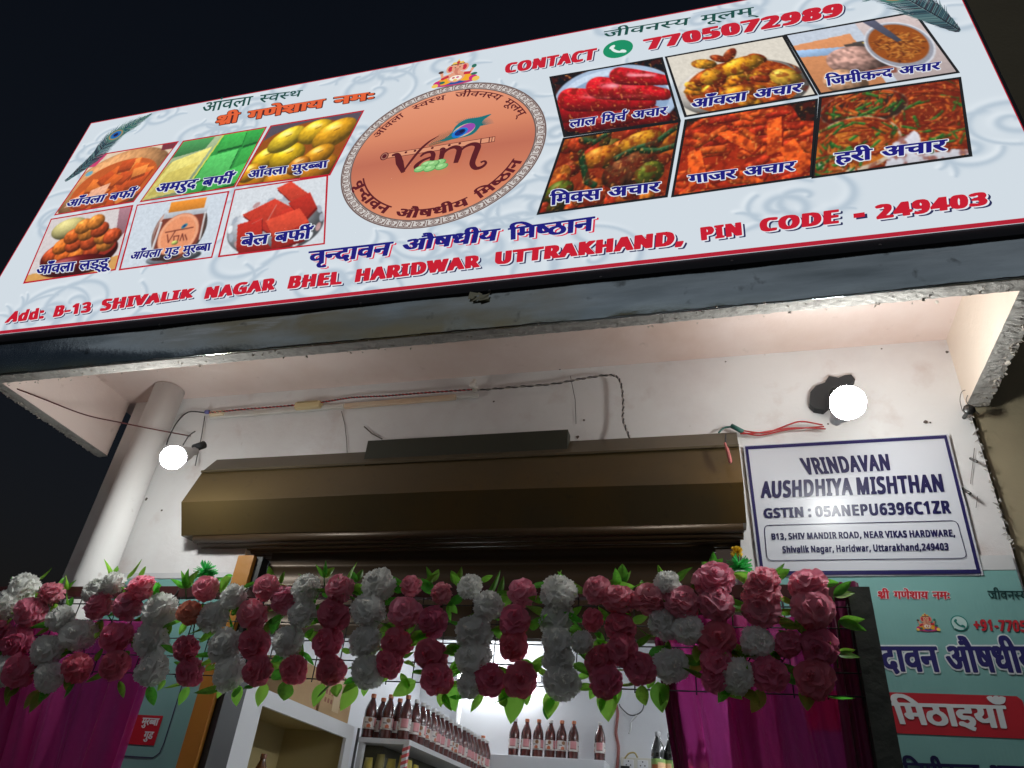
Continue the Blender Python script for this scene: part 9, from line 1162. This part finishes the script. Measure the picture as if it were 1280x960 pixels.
MESH = {'p': [rose_mesh('pink_flower', s, pinkm, False) for s in range(8)], 'd': [rose_mesh('deep_flower', s + 10, deepm, False) for s in range(6)], 'w': [rose_mesh('white_flower', s + 20, whitem, True) for s in range(6)], 'o': [rose_mesh('peach_flower', 40, peachm, False)]}
def leaf_mesh(name, seed, m, wide=.42):
    R = random.Random(seed); b = MB(); n = 8; V = []; bend = R.uniform(-.1, .55); twist = R.uniform(-.6, .6)
    for i in range(n + 1):
        t = i / n; w_ = wide * (sin(pi * t ** .75) ** .85) * .5 + .002; cu = bend * t * t; tw = twist * t
        for j, s_ in enumerate((-1, -.5, 0, .5, 1)): V.append((s_ * w_ * cos(tw), s_ * w_ * sin(tw) - .16 * abs(s_) * w_ * 2 - cu + (.012 * sin(7 * t + j) if abs(s_) == 1 else 0), -t))
    b.add(V, [(i * 5 + j, i * 5 + j + 1, (i + 1) * 5 + j + 1, (i + 1) * 5 + j) for i in range(n) for j in range(4)], None, True)
    me = bpy.data.meshes.new(name); me.from_pydata([tuple(v) for v in b.v], [], b.f); me.polygons.foreach_set('use_smooth', b.smooth); me.materials.append(m); return me
leafm = mat('leaf_green', (.22, .62, .06), .42, trans=.62, each=.45, vary=[((.10, .36, .04), 6, .45, .7, .7)]); leafb = mat('painted_backlit_leaf', (.36, .82, .10), .38, trans=.72, each=.2)  # second, brighter leaf colour imitates shop light shining through from behind
LEAF = [leaf_mesh('leaf_shape', s, leafm, (.34, .50, .42, .60, .38, .46)[s]) for s in range(6)] + [leaf_mesh('painted_backlit_leaf_shape', 9, leafb, .62)]
def child(name, me, parent, w, rot, s):
    o = bpy.data.objects.new(name, me); COL.objects.link(o); o.parent = parent; o.location = Vector(w) - Vector(parent.location); o.rotation_euler = rot; o.scale = s if isinstance(s, tuple) else (s, s, s); return o
# strands: photo pixels of each flower (x, y, radius, kind)
STR = [
 [(8, 757, 20, 'w'), (-6, 795, 20, 'd'), (6, 838, 19, 'w')],
 [(30, 735, 19, 'w'), (39, 766, 21, 'p'), (22, 802, 20, 'd'), (25, 838, 20, 'd')],
 [(64, 742, 16, 'p'), (76, 774, 18, 'w'), (59, 814, 19, 'w'), (62, 846, 19, 'w')],
 [(120, 739, 16, 'w'), (98, 794, 21, 'w'), (97, 835, 19, 'd')],
 [(141, 729, 15, 'w'), (124, 757, 19, 'p'), (146, 797, 20, 'd'), (143, 832, 20, 'd')],
 [(177, 736, 18, 'p'), (160, 758, 18, 'p')],
 [(200, 764, 22, 'w'), (190, 801, 21, 'w'), (190, 837, 21, 'w')],
 [(257, 736, 16, 'p'), (238, 766, 17, 'o'), (233, 811, 17, 'd'), (238, 840, 18, 'd')],
 [(292, 746, 16, 'w'), (267, 771, 20, 'w'), (281, 808, 21, 'w'), (287, 842, 21, 'w')],
 [(316, 769, 20, 'p'), (318, 805, 20, 'd'), (322, 838, 19, 'd')],
 [(333, 735, 17, 'p'), (355, 750, 19, 'p')],
 [(383, 736, 20, 'w'), (378, 768, 17, 'w'), (361, 802, 21, 'w'), (368, 837, 19, 'd')],
 [(425, 737, 19, 'p'), (417, 769, 20, 'd'), (410, 803, 20, 'd'), (414, 837, 20, 'd')],
 [(473, 731, 22, 'w'), (461, 763, 23, 'w'), (457, 802, 21, 'w'), (461, 839, 21, 'w')],
 [(514, 733, 15, 'p'), (506, 766, 21, 'p'), (497, 803, 20, 'd'), (487, 829, 19, 'd')],
 [(552, 742, 15, 'p'), (542, 777, 20, 'd'), (539, 819, 21, 'd'), (546, 848, 21, 'd')],
 [(587, 733, 17, 'w'), (611, 757, 20, 'w'), (592, 791, 23, 'w'), (592, 823, 22, 'w'), (587, 856, 17, 'w'), (612, 850, 20, 'd')],
 [(653, 741, 19, 'p'), (643, 776, 20, 'd'), (642, 806, 20, 'd'), (650, 850, 21, 'd')],
 [(698, 740, 23, 'w'), (695, 773, 21, 'w'), (696, 802, 21, 'w'), (698, 825, 21, 'w'), (702, 853, 23, 'w')],
 [(747, 738, 18, 'p'), (741, 775, 15, 'd'), (727, 803, 14, 'w'), (750, 827, 20, 'd'), (757, 852, 20, 'd')],
 [(774, 750, 21, 'p'), (775, 784, 20, 'd'), (778, 812, 21, 'd'), (801, 836, 21, 'd')],
 [(834, 730, 16, 'w'), (813, 750, 21, 'p'), (830, 780, 20, 'w'), (838, 832, 23, 'w')],
 [(852, 755, 22, 'p'), (860, 787, 21, 'w')],
 [(892, 726, 25, 'p'), (895, 756, 22, 'p'), (896, 800, 23, 'd'), (895, 829, 21, 'd'), (893, 850, 17, 'd')],
 [(955, 727, 20, 'p'), (951, 744, 24, 'p'), (952, 763, 24, 'p'), (946, 803, 21, 'w'), (921, 845, 21, 'w')],
 [(985, 805, 17, 'd'), (962, 843, 22, 'd')],
 [(1010, 733, 24, 'p'), (1016, 762, 26, 'p'), (1024, 808, 25, 'd'), (1018, 848, 26, 'd')]]
NAMEC = {'p': 'pink', 'd': 'dark pink', 'w': 'white', 'o': 'peach'}
def describe(k, st):
    run = []
    for f in st:
        c = NAMEC[f[3]]
        if not run or run[-1][0] != c: run.append([c, 1])
        else: run[-1][1] += 1
    num = ['', 'one', 'two', 'three', 'four', 'five', 'six']
    if len(run) > 3: return '%s strand from the left, mixed dark pink and white blooms' % ordn(k)
    d = ' over '.join('%s %s' % (num[n], c) for c, n in run)
    return '%s strand from the left, %s' % (ordn(k), d)
R = random.Random(77)
TIPS = {3: [], 7: [(236, 864, .055, .1)], 6: [(207, 856, .035, .3)], 8: [(298, 863, .06, -.35), (281, 862, .04, .2)], 9: [(332, 860, .065, -.05)], 12: [(404, 860, .065, .1)], 13: [(446, 862, .075, .35), (458, 858, .04, -.1)], 14: [(489, 848, .055, 1.2), (520, 857, .07, .9)], 15: [(561, 862, .075, -.45), (553, 868, .045, -.1)], 17: [(646, 868, .085, .05), (634, 862, .04, .25), (657, 866, .045, -.2)], 18: [(692, 868, .07, .1), (710, 860, .035, -.2)], 19: [(758, 864, .085, -.1), (746, 862, .04, .4), (768, 860, .05, -.2)], 21: [(822, 858, .075, -.15), (816, 848, .04, .3)], 1: [(48, 868, .06, .2)], 2: [(56, 868, .07, .1)], 26: [(1008, 862, .06, .1)]}
for k, st in enumerate(STR):
    top = at(st[0][0], 738, GY); o = empty('flower_strand', describe(k, st), 'flowers', (top.x, GY + .02, top.z), 'paper flower strands hung on the arch')
    pts = []
    for i, (x, y, r, c) in enumerate(st):
        yy = GY - .022 - R.uniform(0, .02); p = at(x, y, yy); s = r * pxm(x, y, yy) * 1.05; me = R.choice(MESH[c])
        ax = R.uniform(0, 6.28); up = .55 if y < 760 else (.15 if y < 800 else -.12)
        rot = (Matrix.Rotation(R.uniform(-.35, .35), 3, 'Z') @ Matrix.Rotation(-up + R.uniform(-.25, .25), 3, 'X') @ Matrix.Rotation(ax, 3, 'Y')).to_euler()
        child('flower', me, o, p, rot, (s * R.uniform(.9, 1.08), s * .9, s * R.uniform(.9, 1.06))); pts.append(p + Vector((0, .03, 0)))
        nl = 3
        for q in range(nl):
            a = R.uniform(0, 6.28); lp = p + Vector((cos(a) * s * .75, .022 + R.uniform(0, .01), sin(a) * s * .75)); ls = R.uniform(.04, .068)
            rt = (Matrix.Rotation(R.uniform(-1.0, .8), 3, 'X') @ Matrix.Rotation(-a - pi / 2 + R.uniform(-.5, .5), 3, 'Y') @ Matrix.Rotation(R.uniform(-.5, .5), 3, 'Z')).to_euler()
            child('leaf', R.choice(LEAF), o, lp, rt, (ls * R.uniform(.65, 1.2), ls * R.uniform(.5, 2.5), ls))
    for (x, y, ls, ang) in TIPS.get(k, []):
        p = at(x, y - 6, GY + .0); child('leaf', LEAF[6], o, p, Matrix.Rotation(ang, 3, 'Y').to_euler(), (ls, ls, ls))
    b = MB(); P = [Vector((pts[0].x, GY + .03, gt))] + pts; b.tube(spline(P, 4), .002, 5); b.build('string', cblack, o)
# sprigs of leaves along the top
SPR = [(141, 722, [(-.1, .05), (.5, .04)]), (174, 724, [(0, .055)]), (232, 735, [(.5, .08), (-.4, .06), (-1.1, .06), (1.2, .05), (.1, .07)]), (83, 738, [(-.5, .05), (.1, .055), (.6, .05)]), (84, 762, [(.3, .06), (-.3, .06)]), (405, 722, [(-.5, .05), (.2, .055), (.8, .05)]), (540, 728, [(-.4, .05), (.3, .05)]), (572, 730, [(.2, .055), (-.5, .05)]), (778, 730, [(.0, .065), (-.7, .045), (.7, .045)]), (891, 714, [(.1, .06), (-.7, .05), (.7, .05)]), (915, 765, [(.1, .06), (1.0, .05), (-.6, .06)]), (1042, 745, [(.9, .07), (1.4, .06)]), (1048, 776, [(1.5, .07), (2.0, .075)]), (1046, 816, [(1.4, .05), (2.0, .06)]), (446, 728, [(.2, .05), (-.6, .05)]), (690, 730, [(.7, .05)])]
for k, (x, y, lv) in enumerate(SPR):
    p = at(x, y, GY + .01); o = empty('leaf_sprig', 'sprig of green leaves on the flower arch, %s from the left' % ordn(k if k < 12 else k), 'leaves', tuple(p), 'leaf sprigs on the flower arch')
    for ang, ls in lv: ls *= .85; child('leaf', R.choice(LEAF[:6] if k % 3 else LEAF), o, p, (Matrix.Rotation(R.uniform(-.4, .4), 3, 'X') @ Matrix.Rotation(pi + ang, 3, 'Y')).to_euler(), ls)
    b = MB(); b.tube([p, p + Vector((0, .02, -.03))], .0018, 5); b.build('stem', mat('stem_green', (.05, .16, .03), .6), o)
order = sorted(range(len(SPR)), key=lambda i: SPR[i][0]); objs = [o for o in bpy.data.objects if o.name.split('.')[0] == 'leaf_sprig']
for rank, i in enumerate(order): objs[i]['label'] = 'sprig of green leaves on the flower arch, %s from the left' % ordn(rank)
# tinsel ornaments
def tinsel(px, py, Y, r, lab, yellow):
    c = at(px, py, Y); o = empty('tinsel_ornament', lab, 'ornament', tuple(c)); R = random.Random(int(px)); b = MB()
    for i in range(150):
        d = Vector((R.gauss(0, 1), R.gauss(0, 1), R.gauss(0, .8))).normalized(); e = c + d * r * R.uniform(.75, 1.1); w_ = d.orthogonal().normalized() * r * .07; b.add([c + w_, c - w_, e - w_ * .6 + Vector((0, 0, -.1 * r)), e + w_ * .6], [(0, 1, 2, 3)])
    b.build('tinsel', mat('green_tinsel', (.06, .55, .12), .3, trans=.3), o)
    if yellow:
        b = MB(); c2 = c + Vector((-.004, 0, r * 1.15))
        for i in range(60):
            d = Vector((R.gauss(0, 1), R.gauss(0, 1), R.gauss(0, 1))).normalized(); e = c2 + d * r * .5; w_ = d.orthogonal().normalized() * r * .12; b.add([c2 + w_, c2 - w_, e - w_, e + w_], [(0, 1, 2, 3)])
        b.build('yellow_tuft', mat('yellow_tinsel', (.75, .50, .03), .4, trans=.2), o)
        b = MB(); b.lathe([(.001, -r * 1.5), (r * .5, -r * 1.5), (r * .62, -r * .5), (.001, -r * .4)], c, 16); b.build('white_cup', mat('white_plastic'), o)
tinsel(924, 708, 2.06, .036, 'green tinsel tuft with a yellow top beside the wall notice', True)
tinsel(257, 714, 2.06, .038, 'bright green tinsel tuft under the left end of the shutter hood', False)
# ------------------------------------------------------------------ curtains
def curtain(name, top, bottom, Y, folds, lab, m, seed, amp=.018):
    """sheer cloth: top and bottom edges given as (left px, right px, y px)"""
    nx, nz = 150, 22; b = MB(); R = random.Random(seed); V = []
    ph = [R.uniform(0, 6.28) for _ in range(4)]
    tl, tr_ = at(top[0], top[2], Y), at(top[1], top[2], Y); bl_, br = at(bottom[0], bottom[2], Y), at(bottom[1], bottom[2], Y)
    for j in range(nz + 1):
        t = j / nz
        for i in range(nx + 1):
            s_ = i / nx; p = tl.lerp(tr_, s_).lerp(bl_.lerp(br, s_), t); a = amp * (.55 + .45 * t)
            w_ = sin(2 * pi * folds * s_ + ph[0] + .5 * t) + .45 * sin(2 * pi * folds * 2.3 * s_ + ph[1]) + .3 * sin(2 * pi * folds * .45 * s_ + ph[2])
            x = p.x + .35 * a * cos(2 * pi * folds * s_ + ph[0])
            V.append((x, Y + a * w_, p.z))
    b.add(V, [(j * (nx + 1) + i, (j + 1) * (nx + 1) + i, (j + 1) * (nx + 1) + i + 1, j * (nx + 1) + i + 1) for j in range(nz) for i in range(nx)], None, True)
    o = b.build(name, m, origin=tuple(tl)); tag(o, lab, 'curtain'); return o
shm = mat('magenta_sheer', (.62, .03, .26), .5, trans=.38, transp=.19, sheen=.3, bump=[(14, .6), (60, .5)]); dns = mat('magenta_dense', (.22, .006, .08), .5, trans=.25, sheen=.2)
curtain('sheer_curtain', (-30, 214, 775), (-75, 146, 985), GY + .09, 6.5, 'magenta sheer curtain hanging at the left of the flower arch', shm, 3)
curtain('sheer_curtain', (815, 1050, 770), (845, 1105, 985), GY + .09, 5.5, 'magenta sheer curtain at the right, in front of the green labelled bottles', shm, 8)
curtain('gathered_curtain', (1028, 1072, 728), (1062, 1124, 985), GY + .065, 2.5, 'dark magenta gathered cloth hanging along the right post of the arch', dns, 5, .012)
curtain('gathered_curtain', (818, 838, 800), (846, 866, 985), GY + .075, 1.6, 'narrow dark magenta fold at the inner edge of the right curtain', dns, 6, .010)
